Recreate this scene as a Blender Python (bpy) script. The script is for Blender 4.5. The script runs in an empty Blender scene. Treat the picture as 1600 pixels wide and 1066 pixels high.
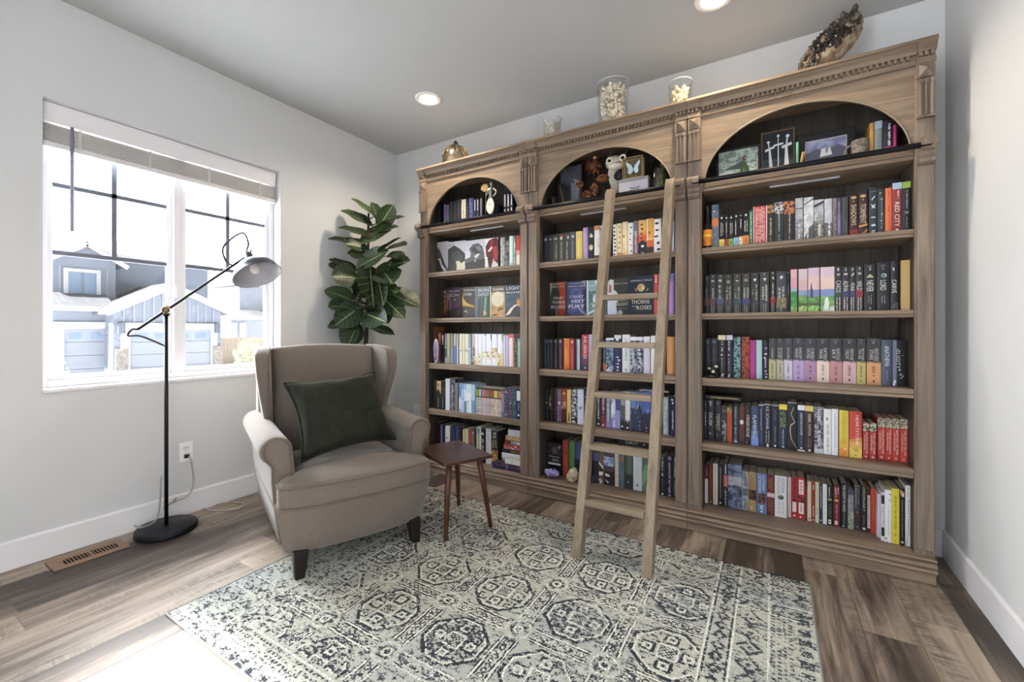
import bpy, bmesh, math, random
import numpy as np
from mathutils import Vector, Matrix, noise as mnoise
random.seed(7)
SC = bpy.context.scene
COL = SC.collection
PI = math.pi

# ------------------------------------------------------------------ camera
FPX, THETA, HZ = 673.8, math.atan(409 / 673.8), 515.0
CX, CY, CZ = 3.017, -2.889, 1.109
FW = (-math.sin(THETA), math.cos(THETA)); RT = (math.cos(THETA), math.sin(THETA))
def ray(px, py):
    a = (px - 800) / FPX
    return (FW[0] + a * RT[0], FW[1] + a * RT[1], (HZ - py) / FPX)
def on_y(px, py, y):
    d = ray(px, py); t = (y - CY) / d[1]
    return Vector((CX + t * d[0], y, CZ + t * d[2]))
def on_x(px, py, x):
    d = ray(px, py); t = (x - CX) / d[0]
    return Vector((x, CY + t * d[1], CZ + t * d[2]))
def on_z(px, py, z):
    d = ray(px, py); t = (z - CZ) / d[2]
    return Vector((CX + t * d[0], CY + t * d[1], z))
cam_d = bpy.data.cameras.new('camera'); cam = bpy.data.objects.new('camera', cam_d); COL.objects.link(cam)
cam_d.sensor_width = 36.0; cam_d.lens = 36.0 * FPX / 1600; cam_d.clip_start = .02; cam_d.clip_end = 400
cam.location = (CX, CY, CZ); cam.rotation_euler = (PI / 2, 0, THETA)
cam_d.shift_y = -(533 - HZ) / 1600
SC.camera = cam
SC.view_settings.view_transform = 'Standard'; SC.view_settings.look = 'None'
SC.view_settings.gamma = 1; SC.view_settings.use_curve_mapping = False
SC.view_settings.exposure = 0.68

# ------------------------------------------------------------------ materials
def lin(c):
    if isinstance(c, str):
        c = c.lstrip('#'); c = tuple(int(c[i:i + 2], 16) / 255 for i in (0, 2, 4))
    return tuple(x / 12.92 if x <= .04045 else ((x + .055) / 1.055) ** 2.4 for x in c[:3])
class Nodes:
    def __init__(self, mat):
        self.t = mat.node_tree; self.n = self.t.nodes; self.l = self.t.links
        self.n.clear()
        self.out = self.n.new('ShaderNodeOutputMaterial')
        self.bsdf = self.n.new('ShaderNodeBsdfPrincipled')
        self.l.new(self.bsdf.outputs[0], self.out.inputs[0])
    def set(self, sock, v):
        if isinstance(v, bpy.types.NodeSocket): self.l.new(v, sock)
        elif v is not None:
            try: sock.default_value = v
            except Exception: sock.default_value = (*v, 1) if len(v) == 3 else v
    def add(self, typ, ins=None, out=0, **props):
        nd = self.n.new(typ)
        for k, v in props.items(): setattr(nd, k, v)
        for k, v in (ins or {}).items(): self.set(nd.inputs[k], v)
        return nd.outputs[out]
    def math(self, op, a, b=None, c=None, clamp=False):
        nd = self.n.new('ShaderNodeMath'); nd.operation = op; nd.use_clamp = clamp
        for i, v in enumerate((a, b, c)):
            if v is not None: self.set(nd.inputs[i], v)
        return nd.outputs[0]
    def mix(self, f, a, b, mode='MIX'):
        nd = self.n.new('ShaderNodeMix'); nd.data_type = 'RGBA'; nd.blend_type = mode
        self.set(nd.inputs[0], f)
        for i, v in ((6, a), (7, b)):
            self.set(nd.inputs[i], (*v, 1) if isinstance(v, tuple) and len(v) == 3 else v)
        return nd.outputs[2]
    def ramp(self, f, stops, interp='LINEAR'):
        nd = self.n.new('ShaderNodeValToRGB'); cr = nd.color_ramp; cr.interpolation = interp
        while len(cr.elements) < len(stops): cr.elements.new(.5)
        for e, (p, c) in zip(cr.elements, stops):
            e.position = p; e.color = (*c, 1) if len(c) == 3 else c
        self.set(nd.inputs[0], f)
        return nd.outputs[0]
    def coord(self, which='Object', scale=None, rot=None):
        tc = self.n.new('ShaderNodeTexCoord').outputs[which]
        if scale is None and rot is None: return tc
        mp = self.n.new('ShaderNodeMapping'); self.l.new(tc, mp.inputs[0])
        if scale is not None: mp.inputs['Scale'].default_value = scale if hasattr(scale, '__len__') else (scale,) * 3
        if rot is not None: mp.inputs['Rotation'].default_value = rot
        return mp.outputs[0]
    def noise(self, vec, scale, detail=3, rough=.55, dist=0, out=0):
        return self.add('ShaderNodeTexNoise', {'Vector': vec, 'Scale': scale, 'Detail': detail, 'Roughness': rough, 'Distortion': dist}, out)
    def bump(self, h, strength=.2, dist=.01):
        b = self.add('ShaderNodeBump', {'Height': h, 'Strength': strength, 'Distance': dist})
        self.l.new(b, self.bsdf.inputs['Normal'])
    def base(self, v): self.set(self.bsdf.inputs['Base Color'], (*v, 1) if isinstance(v, tuple) and len(v) == 3 else v)
    def rough(self, v): self.set(self.bsdf.inputs['Roughness'], v)
MATS = {}
def newmat(name):
    m = bpy.data.materials.new(name); m.use_nodes = True; MATS[name] = m
    return m, Nodes(m)
def plain(col, rough=.5, metal=0.0, spec=.3, name=None):
    key = name or ('%s_%s_%s_%s' % (col, rough, metal, spec))
    if key in MATS: return MATS[key]
    m, N = newmat(key)
    N.base(lin(col)); N.rough(rough); N.bsdf.inputs['Metallic'].default_value = metal
    N.bsdf.inputs['Specular IOR Level'].default_value = spec
    return m
def speckled(c1, c2, scale=60, rough=.5, c3=None, contrast=.12, mid=.5):
    """two or three colours mixed by a noise: printed artwork, marbled paper, stone"""
    key = 'mix_%s_%s_%s_%s_%s_%s' % (c1, c2, c3, scale, rough, mid)
    if key in MATS: return MATS[key]
    m, N = newmat(key)
    v = N.coord('Object', scale); f = N.noise(v, 1.0, 4, .6, .6)
    st = [(mid - contrast, lin(c1)), (mid + contrast, lin(c2))]
    if c3: st = [(mid - contrast * 1.2, lin(c1)), (mid, lin(c3)), (mid + contrast * 1.2, lin(c2))]
    N.base(N.ramp(f, st)); N.rough(rough); N.bsdf.inputs['Specular IOR Level'].default_value = .3
    return m
def wood(name, c1, c2, axis=2, scale=1.0, rough=.5, streak=18, bump=.12, c3=None):
    if name in MATS: return MATS[name]
    m, N = newmat(name)
    s = [streak * scale] * 3; s[axis] = 1.3 * scale
    v = N.coord('Object', tuple(s))
    f1 = N.noise(v, 1.0, 5, .62, 1.2)
    s2 = [90 * scale] * 3; s2[axis] = 3 * scale
    f2 = N.noise(N.coord('Object', tuple(s2)), 1.0, 3, .6, .3)
    f = N.math('ADD', N.math('MULTIPLY', f1, .72), N.math('MULTIPLY', f2, .28))
    st = [(.34, lin(c1)), (.62, lin(c2))]
    if c3: st.append((.74, lin(c3)))
    N.base(N.ramp(f, st)); N.rough(rough); N.bump(f, bump, .004); N.bsdf.inputs['Specular IOR Level'].default_value = .35
    return m

# ------------------------------------------------------------------ mesh building
class MB:
    def __init__(self): self.v = []; self.f = []; self.m = []; self.s = []
    def add(self, vs, fs, m=0, smooth=False, mat=None):
        o = len(self.v)
        if mat is not None: vs = [mat @ Vector(p) for p in vs]
        self.v += [tuple(p) for p in vs]
        for f in fs: self.f.append(tuple(i + o for i in f)); self.m.append(m); self.s.append(smooth)
        return self
    def box(self, x0, x1, y0, y1, z0, z1, m=0, mat=None):
        vs = [(x, y, z) for z in (z0, z1) for y in (y0, y1) for x in (x0, x1)]
        return self.add(vs, [(0, 2, 3, 1), (4, 5, 7, 6), (0, 1, 5, 4), (2, 6, 7, 3), (0, 4, 6, 2), (1, 3, 7, 5)], m, False, mat)
    def quad(self, a, b, c, d, m=0): return self.add([a, b, c, d], [(0, 1, 2, 3)], m)
    def prism(self, pts, lo, hi, axis='y', m=0, smooth=False, mat=None):
        """polygon pts (u,w) swept along an axis; x: (y,z)  y: (x,z)  z: (x,y)"""
        def P(u, w, t): return {'x': (t, u, w), 'y': (u, t, w), 'z': (u, w, t)}[axis]
        n = len(pts)
        vs = [P(u, w, lo) for u, w in pts] + [P(u, w, hi) for u, w in pts]
        fs = [(i, (i + 1) % n, n + (i + 1) % n, n + i) for i in range(n)]
        self.add(vs, fs, m, smooth, mat)
        o = len(self.v) - 2 * n
        self.f += [tuple(o + i for i in reversed(range(n))), tuple(o + n + i for i in range(n))]
        self.m += [m, m]; self.s += [False, False]
        return self
    def lathe(self, prof, seg=24, c=(0, 0, 0), m=0, smooth=True, mat=None, sx=1, sy=1):
        vs = []; fs = []; n = len(prof)
        for k in range(seg):
            a = 2 * PI * k / seg
            for r, z in prof: vs.append((c[0] + r * sx * math.cos(a), c[1] + r * sy * math.sin(a), c[2] + z))
        for k in range(seg):
            k2 = (k + 1) % seg
            for i in range(n - 1): fs.append((k * n + i, k2 * n + i, k2 * n + i + 1, k * n + i + 1))
        self.add(vs, fs, m, smooth, mat)
        return self
    def tube(self, pts, r, seg=8, m=0, closed=False, cap=True, smooth=True, mat=None):
        pts = [Vector(p) for p in pts]; n = len(pts)
        rr = r if hasattr(r, '__len__') else [r] * n
        vs = []; fs = []; prev = None
        for i in range(n):
            if closed: t = pts[(i + 1) % n] - pts[i - 1]
            else: t = pts[min(i + 1, n - 1)] - pts[max(i - 1, 0)]
            if t.length < 1e-9: t = Vector((0, 0, 1))
            t.normalize()
            if prev is None:
                ref = Vector((0, 0, 1)) if abs(t.z) < .9 else Vector((1, 0, 0))
                nx = t.cross(ref).normalized()
            else:
                nx = (prev - t * prev.dot(t))
                nx = nx.normalized() if nx.length > 1e-6 else t.cross(Vector((0, 0, 1))).normalized()
            prev = nx; ny = t.cross(nx)
            for k in range(seg):
                a = 2 * PI * k / seg
                vs.append(pts[i] + (nx * math.cos(a) + ny * math.sin(a)) * rr[i])
        for i in range(n if closed else n - 1):
            j = (i + 1) % n
            for k in range(seg):
                k2 = (k + 1) % seg
                fs.append((i * seg + k, i * seg + k2, j * seg + k2, j * seg + k))
        if cap and not closed:
            fs.append(tuple(reversed(range(seg)))); fs.append(tuple((n - 1) * seg + k for k in range(seg)))
        return self.add(vs, fs, m, smooth, mat)
    def ball(self, c, r, seg=16, rings=10, m=0, mat=None):
        r = r if hasattr(r, '__len__') else (r, r, r)
        vs = []; fs = []
        for i in range(rings + 1):
            ph = PI * i / rings
            for k in range(seg):
                a = 2 * PI * k / seg
                vs.append((c[0] + r[0] * math.sin(ph) * math.cos(a), c[1] + r[1] * math.sin(ph) * math.sin(a), c[2] + r[2] * math.cos(ph)))
        for i in range(rings):
            for k in range(seg):
                k2 = (k + 1) % seg
                fs.append((i * seg + k, (i + 1) * seg + k, (i + 1) * seg + k2, i * seg + k2))
        return self.add(vs, fs, m, True, mat)
    def grid(self, fn, nu, nv, m=0, smooth=True, closed_u=False):
        vs = [fn(i / (nu if closed_u else nu - 1), j / (nv - 1)) for i in range(nu) for j in range(nv)]
        fs = []
        for i in range(nu if closed_u else nu - 1):
            i2 = (i + 1) % nu
            for j in range(nv - 1): fs.append((i * nv + j, i2 * nv + j, i2 * nv + j + 1, i * nv + j + 1))
        return self.add(vs, fs, m, smooth)
    def build(self, name, mats, parent=None, bevel=0, seg=2, subsurf=0, weld=False, solid=0, fixn=True, smooth_all=False):
        off = Vector((0, 0, 0)); p = parent
        while p is not None: off = off + p.location; p = p.parent
        me = bpy.data.meshes.new(name)
        me.from_pydata([tuple(Vector(v) - off) for v in self.v] if parent is not None else self.v, [], self.f)
        for mt in (mats if isinstance(mats, (list, tuple)) else [mats]): me.materials.append(mt)
        me.polygons.foreach_set('material_index', self.m)
        me.polygons.foreach_set('use_smooth', [bool(s or smooth_all) for s in self.s])
        if weld or fixn:
            bm = bmesh.new(); bm.from_mesh(me)
            if weld: bmesh.ops.remove_doubles(bm, verts=bm.verts, dist=1e-5)
            if fixn: bmesh.ops.recalc_face_normals(bm, faces=bm.faces)
            bm.to_mesh(me); bm.free()
        o = bpy.data.objects.new(name, me); COL.objects.link(o)
        if parent is not None: o.parent = parent
        if bevel:
            b = o.modifiers.new('bevel', 'BEVEL'); b.width = bevel; b.segments = seg; b.limit_method = 'ANGLE'; b.angle_limit = math.radians(40)
            b.harden_normals = False
        if subsurf:
            b = o.modifiers.new('subsurf', 'SUBSURF'); b.levels = subsurf; b.render_levels = subsurf
        if solid:
            b = o.modifiers.new('solid', 'SOLIDIFY'); b.thickness = solid
        return o
def tag(o, label=None, cat=None, group=None, kind=None):
    for k, v in (('label', label), ('category', cat), ('group', group), ('kind', kind)):
        if v: o[k] = v
    return o
def thing(name, loc, label, cat, group=None, rz=0.0):
    o = bpy.data.objects.new(name, None); COL.objects.link(o)
    o.empty_display_size = .05; o.location = loc; o.rotation_euler = (0, 0, rz)
    return tag(o, label, cat, group)
def struct(name, mb, mats, **k):
    o = mb.build(name, mats, **k); o['kind'] = 'structure'; return o
def rrect(w, h, r, n=4, cx=0, cy=0):
    pts = []
    for sx, sy, a0 in ((1, 1, 0), (-1, 1, 90), (-1, -1, 180), (1, -1, 270)):
        for i in range(n + 1):
            a = math.radians(a0 + 90 * i / n)
            pts.append((cx + sx * (w / 2 - r) + r * math.cos(a), cy + sy * (h / 2 - r) + r * math.sin(a)))
    return pts
# ------------------------------------------------------------------ room shell
W, H, YF = 3.73, 2.74, -4.6
def plaster(name, col, scale=90, b=.10):
    m, N = newmat(name)
    f = N.noise(N.coord('Object', scale), 1.0, 3, .6)
    N.base(lin(col)); N.rough(.88); N.bsdf.inputs['Specular IOR Level'].default_value = .25; N.bump(f, b, .003)
    return m
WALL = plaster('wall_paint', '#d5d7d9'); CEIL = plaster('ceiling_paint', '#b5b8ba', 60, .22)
TRIM = plain('#e9e9ed', .38, name='white_trim_paint')
# floor: rustic planks running towards the bookcase wall
m, N = newmat('rustic_plank_floor')
xyz = N.n.new('ShaderNodeSeparateXYZ'); N.l.new(N.coord('Object'), xyz.inputs[0])
PWID, PLEN = .165, 1.22
ix = N.math('FLOOR', N.math('DIVIDE', xyz.outputs[0], PWID))
off = N.add('ShaderNodeTexWhiteNoise', {'W': N.math('ADD', ix, 3.3)}, 0, noise_dimensions='1D')
yy = N.math('ADD', N.math('DIVIDE', xyz.outputs[1], PLEN), N.math('MULTIPLY', off, 7.0))
iy = N.math('FLOOR', yy)
cmb = N.add('ShaderNodeCombineXYZ', {0: ix, 1: iy, 2: 0.0})
wn = N.add('ShaderNodeTexWhiteNoise', {'Vector': cmb}, 1, noise_dimensions='3D')
wsep = N.n.new('ShaderNodeSeparateColor'); N.l.new(wn, wsep.inputs[0])
r1, r2, r3 = wsep.outputs
shift = N.add('ShaderNodeVectorMath', {0: N.coord('Object'), 1: N.add('ShaderNodeVectorMath', {0: wn, 1: (40, 40, 40)}, operation='MULTIPLY')}, operation='ADD')
def mp(v, s):
    nd = N.n.new('ShaderNodeMapping'); N.l.new(v, nd.inputs[0]); nd.inputs['Scale'].default_value = s; return nd.outputs[0]
grain = N.noise(mp(shift, (38, 2.2, 1)), 1.0, 5, .65, .8)
cloud = N.noise(mp(shift, (9, 1.1, 1)), 1.0, 4, .6, .5)
tone = N.math('ADD', N.math('MULTIPLY', r1, .26), N.math('ADD', N.math('MULTIPLY', cloud, .46), N.math('MULTIPLY', grain, .34)))
base = N.ramp(tone, [(.40, lin('#3f3731')), (.48, lin('#6a5e54')), (.55, lin('#8f8173')), (.68, lin('#b3a392'))])
# dark weathered patches with cross-cut saw marks
patch = N.noise(mp(shift, (7.5, 1.5, 1)), 1.0, 3, .55, .8)
saw = N.noise(mp(shift, (9, 55, 1)), 1.0, 3, .65, .9)
pm = N.math('MULTIPLY', N.ramp(patch, [(.50, (0, 0, 0)), (.62, (1, 1, 1))]), N.ramp(saw, [(.36, (0, 0, 0)), (.58, (1, 1, 1))]))
pm2 = N.math('MULTIPLY', pm, N.math('ADD', .35, N.math('MULTIPLY', r2, .55)))
col = N.mix(pm2, base, lin('#423a34'))
fx = N.math('FRACT', N.math('DIVIDE', xyz.outputs[0], PWID)); fy = N.math('FRACT', yy)
def edge(f, w): return N.math('LESS_THAN', N.math('MINIMUM', f, N.math('SUBTRACT', 1.0, f)), w)
gap = N.math('MAXIMUM', edge(fx, .010), edge(fy, .0016))
col = N.mix(N.math('MULTIPLY', gap, .35), col, lin('#3a322c'))
N.base(col); N.rough(N.ramp(grain, [(.3, (.36,) * 3), (.7, (.50,) * 3)]))
N.bump(N.math('SUBTRACT', N.math('ADD', N.math('MULTIPLY', grain, .3), N.math('MULTIPLY', pm, -.4)), gap), .22, .003)
FLOORM = m
struct('floor', MB().box(-.12, W + .12, YF, .12, -.08, 0), FLOORM)
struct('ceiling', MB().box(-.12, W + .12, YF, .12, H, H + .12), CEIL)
struct('wall_back', MB().box(-.12, W + .12, 0, .12, 0, H), WALL)
# right wall
struct('wall_right', MB().box(W, W + .12, YF, 0, 0, H), WALL)
# left wall around the window opening, with its drywall returns
WY0, WY1, WZ0, WZ1, WD = -2.285, -1.112, .80, 2.238, .16
lw = MB()
lw.box(-WD, 0, YF, WY0, 0, H).box(-WD, 0, WY1, .0, 0, H).box(-WD, 0, WY0, WY1, 0, WZ0).box(-WD, 0, WY0, WY1, WZ1, H)
struct('wall_left', lw, WALL)
# unseen wall behind the viewer, its opening shaped to admit sun and fill light
fwall = MB(); OX0, OX1, OZ = 1.15, 3.55, 2.55
fwall.box(-.12, OX0, YF - .12, YF, 0, H).box(OX1, W + .12, YF - .12, YF, 0, H).box(OX0, OX1, YF - .12, YF, OZ, H)
struct('wall_front', fwall, WALL)
# baseboards
def bprof(t): return [(0, 0), (t, 0), (t, .125), (t - .006, .135), (0, .135)]
T = .014
struct('baseboard_left', MB().prism([(u, w) for u, w in bprof(T)], YF, 0, 'y'), TRIM, bevel=.002)
struct('baseboard_right', MB().prism([(W - u, w) for u, w in bprof(T)], YF, 0, 'y'), TRIM, bevel=.002)
struct('baseboard_back', MB().prism([(-u, w) for u, w in bprof(T)], T, W - T, 'x'), TRIM, bevel=.002)
# window sill board
struct('trim_1', MB().box(-WD + .03, .012, WY0 + .001, WY1 - .001, WZ0, WZ0 + .018), TRIM, bevel=.004)
# ------------------------------------------------------------------ window
VINYL = plain('#eeeef2', .35, name='white_vinyl')
GRID = plain('#6f7482', .5, name='grey_muntin')
gm, N = newmat('window_glass'); N.base((1, 1, 1)); N.rough(0.0)
tr = N.n.new('ShaderNodeBsdfTransparent'); gl = N.n.new('ShaderNodeBsdfGlossy'); gl.inputs['Roughness'].default_value = .02
mx = N.n.new('ShaderNodeMixShader'); mx.inputs[0].default_value = .05
N.l.new(tr.outputs[0], mx.inputs[1]); N.l.new(gl.outputs[0], mx.inputs[2]); N.l.new(mx.outputs[0], N.out.inputs[0])
GLASS = gm
z0, z1 = WZ0 + .018, WZ1
fx0, fx1 = -.15, -.085
wr = thing('window_1', (0, WY0, WZ0), None, None); wr['kind'] = 'structure'
ymid = on_x(276, 400, -.1).y
fr = MB(); fw_ = .032
fr.box(fx0, fx1, WY0, WY0 + fw_, z0, z1).box(fx0, fx1, WY1 - fw_, WY1, z0, z1)
fr.box(fx0, fx1, WY0 + fw_, WY1 - fw_, z0, z0 + fw_).box(fx0, fx1, WY0 + fw_, WY1 - fw_, z1 - fw_, z1)
fr.box(fx0, fx1, ymid - .02, ymid + .02, z0 + fw_, z1 - fw_)
fr.build('window_frame', VINYL, wr, bevel=.003)
def sash(y0, y1, xa, xb, name):
    s = MB(); w = .026; a, b = z0 + fw_, z1 - fw_
    s.box(xa, xb, y0, y0 + w, a, b).box(xa, xb, y1 - w, y1, a, b).box(xa, xb, y0 + w, y1 - w, a, a + w).box(xa, xb, y0 + w, y1 - w, b - w, b)
    so = s.build(name, VINYL, wr, bevel=.003)
    g = MB(); xm = (xa + xb) / 2
    g.box(xm - .002, xm + .002, y0 + w, y1 - w, a + w, b - w)
    g.build('pane', GLASS, so)
    gr = MB(); t = .011
    for zz in (on_x(276, 365, -.1), ):
        pass
    za, zb = on_x(190, 405, -.1).z, on_x(190, 308, -.1).z
    for z in (za, zb): gr.box(xm - .008, xm + .008, y0 + w, y1 - w, z - t, z + t)
    yc = (y0 + y1) / 2
    gr.box(xm - .008, xm + .008, yc - t, yc + t, za + t, b - w)
    gr.build('muntin', GRID, so)
sash(WY0 + fw_, ymid - .02, -.135, -.115, 'sash')
sash(ymid + .02, WY1 - fw_, -.120, -.095, 'sash')
MB().box(-.095, -.078, ymid - .012, ymid + .006, 1.30, 1.37).build('latch', VINYL, wr, bevel=.003)
# ------------------------------------------------------------------ blind, drawn up under the head of the window
BL = plain('#dcdbdc', .45, name='blind_slat_white'); BL2 = plain('#c9c7c4', .5, name='blind_stack_grey')
bz = WZ1
BX = -.026
b = thing('window_blind', (-.07, WY0 + .02, bz - .26), 'white slatted blind drawn up under the head of the window', 'blind')
MB().box(-.052 + BX, -.014 + BX, WY0 + .006, WY1 - .006, bz - .100, bz - .002).build('valance', plain('#ecebee', .4, name='valance_white'), b, bevel=.006)
st = MB()
zt = bz - .110; k = 0
while zt > bz - .19:
    st.box(-.050 + BX, -.016 + BX, WY0 + .010, WY1 - .010, zt - .0042, zt); zt -= .0078; k += 1
st.build('slats', BL2, b)
MB().box(-.051 + BX, -.015 + BX, WY0 + .010, WY1 - .010, zt - .028, zt).build('bottom_rail', BL, b, bevel=.003)
wp = on_x(113, 400, -.03)
MB().tube([(-.034, wp.y, bz - .102), (-.034, wp.y, on_x(115, 362, -.034).z)], .0075, 8).build('wand', plain('#8d909c', .4, name='wand_grey'), b)
for f in (.12, .37, .63, .90):
    y = WY0 + f * (WY1 - WY0)
    MB().box(-.0148 + BX, -.0138 + BX, y - .006, y + .006, bz - .205, bz - .105).build('ladder_tape', BL2, b)

# ------------------------------------------------------------------ wall outlet and plug, floor vent, ceiling lights
oc = on_x(290.5, 706, 0)
ow = thing('wall_outlet', oc, 'white wall outlet under the window with a dark plug in it', 'outlet')
MB().prism([(oc.y + u, oc.z + w) for u, w in rrect(.072, .116, .006)], .0005, .006, 'x').build('cover_plate', plain('#f2f2f4', .35, name='outlet_white'), ow, bevel=.002)
for dz in (.022, -.022):
    r = MB().prism([(oc.y + u, oc.z + dz + w) for u, w in rrect(.034, .030, .012)], .006, .0085, 'x').build('receptacle', plain('#e6e6e8', .35, name='outlet_white2'), ow)
    s = MB()
    for dy in (-.007, .007): s.box(.0085, .0089, oc.y + dy - .001, oc.y + dy + .001, oc.z + dz - .001, oc.z + dz + .008)
    s.build('slot', plain('#3a3a3c', .5), r)
# floor register
va, vb, vc = on_z(72, 881, 0), on_z(190, 844, 0), on_z(204, 854.5, 0)
vx0, vx1, vy0, vy1 = .066, .212, -2.292, -2.018
fv = thing('floor_vent', ((vx0 + vx1) / 2, (vy0 + vy1) / 2, 0), 'brown metal floor vent set in the planks under the window', 'vent')
VB = plain('#9c7f6a', .42, .35, name='vent_bronze'); VD = plain('#17120f', .7, name='vent_dark')
g = MB(); n = 11
iy0, iy1, ix0, ix1 = vy0 + .045, vy1 - .03, vx0 + .040, vx1 - .038
g.box(vx0, vx1, vy0, iy0, .0005, .006).box(vx0, vx1, iy1, vy1, .0005, .006).box(vx0, ix0, iy0, iy1, .0005, .006).box(ix1, vx1, iy0, iy1, .0005, .006)
step = (iy1 - iy0) / 16
for i in range(17):
    w = .004 if i != 8 else .010
    y = iy0 + i * step
    g.box(ix0, ix1, max(iy0, y - w / 2), min(iy1, y + w / 2), .0005, .0058)
g.build('grille', VB, fv, bevel=.0012)
MB().box(ix0, ix1, iy0, iy1, .0003, .0014).build('duct', VD, fv)
MB().box(vx0 + .052, vx0 + .062, iy0 - .012, iy0 + .004, .006, .011).build('damper_lever', VB, fv)
# recessed ceiling lights
em, N = newmat('warm_lamp_glow'); N.base((1, 1, 1))
N.bsdf.inputs['Emission Color'].default_value = (1, .86, .66, 1); N.bsdf.inputs['Emission Strength'].default_value = 14
for (px, py), lab in (((669, 154), 'round recessed ceiling light over the plant corner'), ((1116, -4), 'round recessed ceiling light above the ladder, cut by the top edge')):
    p = on_z(px, py, H)
    cl = thing('ceiling_light', p, lab, 'ceiling light', 'recessed ceiling lights')
    MB().lathe([(.090, 0), (.090, -.006), (.084, -.010), (.066, -.010), (.058, -.002), (.056, -.0005)], 32, p).build('trim_ring', plain('#f4f2ee', .4, name='light_trim'), cl)
    MB().lathe([(.0001, -.0012), (.056, -.0012), (.056, -.0006), (.0001, -.0006)], 32, p).build('lens', em, cl)
    ld = bpy.data.lights.new('ceiling_spot', 'SPOT'); ld.energy = 30; ld.spot_size = math.radians(150); ld.spot_blend = .6; ld.color = (1, .84, .64); ld.shadow_soft_size = .05
    lo = bpy.data.objects.new('ceiling_spot', ld); COL.objects.link(lo); lo.location = (p.x, p.y, H - .03)
SKY_FILL, SKY_LOW, SKY_HIGH = .55, 17.0, 30.0
# ------------------------------------------------------------------ the street seen through the window
SIDING = plain('#6f7683', .8, name='blue_grey_siding'); SIDING2 = plain('#7f858f', .8, name='pale_lap_siding')
WHT = plain('#a5a7ac', .7, name='exterior_white_trim')
SHING, N = newmat('asphalt_shingles')
bt = N.add('ShaderNodeTexBrick', {'Vector': N.coord('Object', (1, 1.0, 1)), 'Scale': 1.4, 'Color1': (*lin('#55565a'), 1), 'Color2': (*lin('#606165'), 1), 'Mortar': (*lin('#494a4e'), 1), 'Mortar Size': .012})
N.base(bt); N.rough(.9)
GDOOR = plain('#7f858f', .6, name='garage_door_grey'); PANE = plain('#6f7f95', .15, name='far_window_glass')
STONE = speckled('#6a6562', '#85807b', 6, .9)
CONC = speckled('#d6d6d7', '#e2e2e3', 2, .9)
GZ = -1.05
mbg = MB(); mbg.box(-60, -.6, -45, 60, GZ - .2, GZ)
struct('ground_outside', mbg, CONC)
def poly(mb, pts, x, depth, m=0):
    """outline given in photo pixels on the vertical plane at x, extruded away from the viewer"""
    w = [on_x(px, py, x) for px, py in pts]
    mb.prism([(p.y, p.z) for p in w], x - depth, x, 'x', m)
    return mb
hx = -20.0
# --- house across the street
o0 = on_x(130, 560, hx)
hs = thing('house', (hx - 2, o0.y, GZ), 'blue grey two storey house with two garage doors seen through the window', 'house')
low = lambda x, px: on_x(px, 515, x).y
def gy(px, x): return on_x(px, 515, x).y
mb = MB()
# garage wing wall with gable
yA, yB = gy(177, hx), gy(345, hx); apex = on_x(262, 449, hx)
eL, eR = on_x(177, 484, hx).z, on_x(345, 487, hx).z
mb.prism([(yA, GZ), (yB, GZ), (yB, eR), (apex.y, apex.z), (yA, eL)], hx - 7, hx, 'x')
# upper storey and left gable bump
yC = gy(20, hx - 3); yD = gy(325, hx - 3); zu = on_x(325, 419, hx - 3).z
mb.prism([(yC, GZ), (yD, GZ), (yD, zu), (yC, zu)], hx - 9, hx - 3, 'x')
gL, gR, ga = on_x(60, 412, hx - 2), on_x(181, 412, hx - 2), on_x(131, 385, hx - 2)
mb.prism([(gL.y, on_x(60, 470, hx - 2).z), (gR.y, on_x(60, 470, hx - 2).z), (gR.y, gR.z), (ga.y, ga.z), (gL.y, gL.z)], hx - 4, hx - 2, 'x')
# left lower wing
mb.box(hx - 6, hx - 1, gy(20, hx - 1), gy(178, hx - 1), GZ, on_x(100, 482, hx - 1).z)
mb.build('wall', SIDING, hs)
# battens on the boarded gables
mb = MB()
n = 12
for i in range(1, n):
    y = yA + (yB - yA) * i / n
    zt = min(eL + (apex.z - eL) * (y - yA) / (apex.y - yA), eR + (apex.z - eR) * (yB - y) / (yB - apex.y)) - .05
    mb.box(hx, hx + .03, y - .03, y + .03, on_x(262, 507, hx).z, zt)
for i in range(1, 8):
    y = gL.y + (gR.y - gL.y) * i / 8
    mb.box(hx - 2, hx - 1.97, y - .03, y + .03, on_x(60, 465, hx - 2).z, gL.z)
mb.build('battens', SIDING2, hs)
# roofs
rf = MB()
def slab(pa, pb, x0, x1, t=.18):
    rf.prism([(pa[0], pa[1]), (pb[0], pb[1]), (pb[0], pb[1] + t), (pa[0], pa[1] + t)], x0, x1, 'x')
ov = .35
sL = (apex.z - eL) / (apex.y - yA); sR = (apex.z - eR) / (yB - apex.y)
slab((yA - ov, eL - sL * ov), (apex.y, apex.z), hx - 7, hx + .4); slab((apex.y, apex.z), (yB + ov, eR - sR * ov), hx - 7, hx + .4)
s1 = (ga.z - gL.z) / (ga.y - gL.y)
slab((gL.y - .3, gL.z - .3 * s1), (ga.y, ga.z), hx - 6, hx - 1.6); slab((ga.y, ga.z), (gR.y + .3, gR.z - .3 * (ga.z - gR.z) / (gR.y - ga.y)), hx - 6, hx - 1.6)
rz = on_x(190, 378, hx - 6).z
ya, yb, yr = gy(0, hx - 2.6), gy(332, hx - 2.6), gy(262, hx - 6)
rf.add([(hx - 2.5, ya, zu - .05), (hx - 2.5, yb, zu - .05), (hx - 6, yr, rz), (hx - 6, ya, rz), (hx - 9.5, yb, zu - .05), (hx - 9.5, ya, zu - .05)],
       [(0, 1, 2, 3), (1, 4, 2), (4, 5, 3, 2), (0, 5, 4, 1), (0, 3, 5)])
pz_ = on_x(100, 482, hx - 1).z
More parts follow.
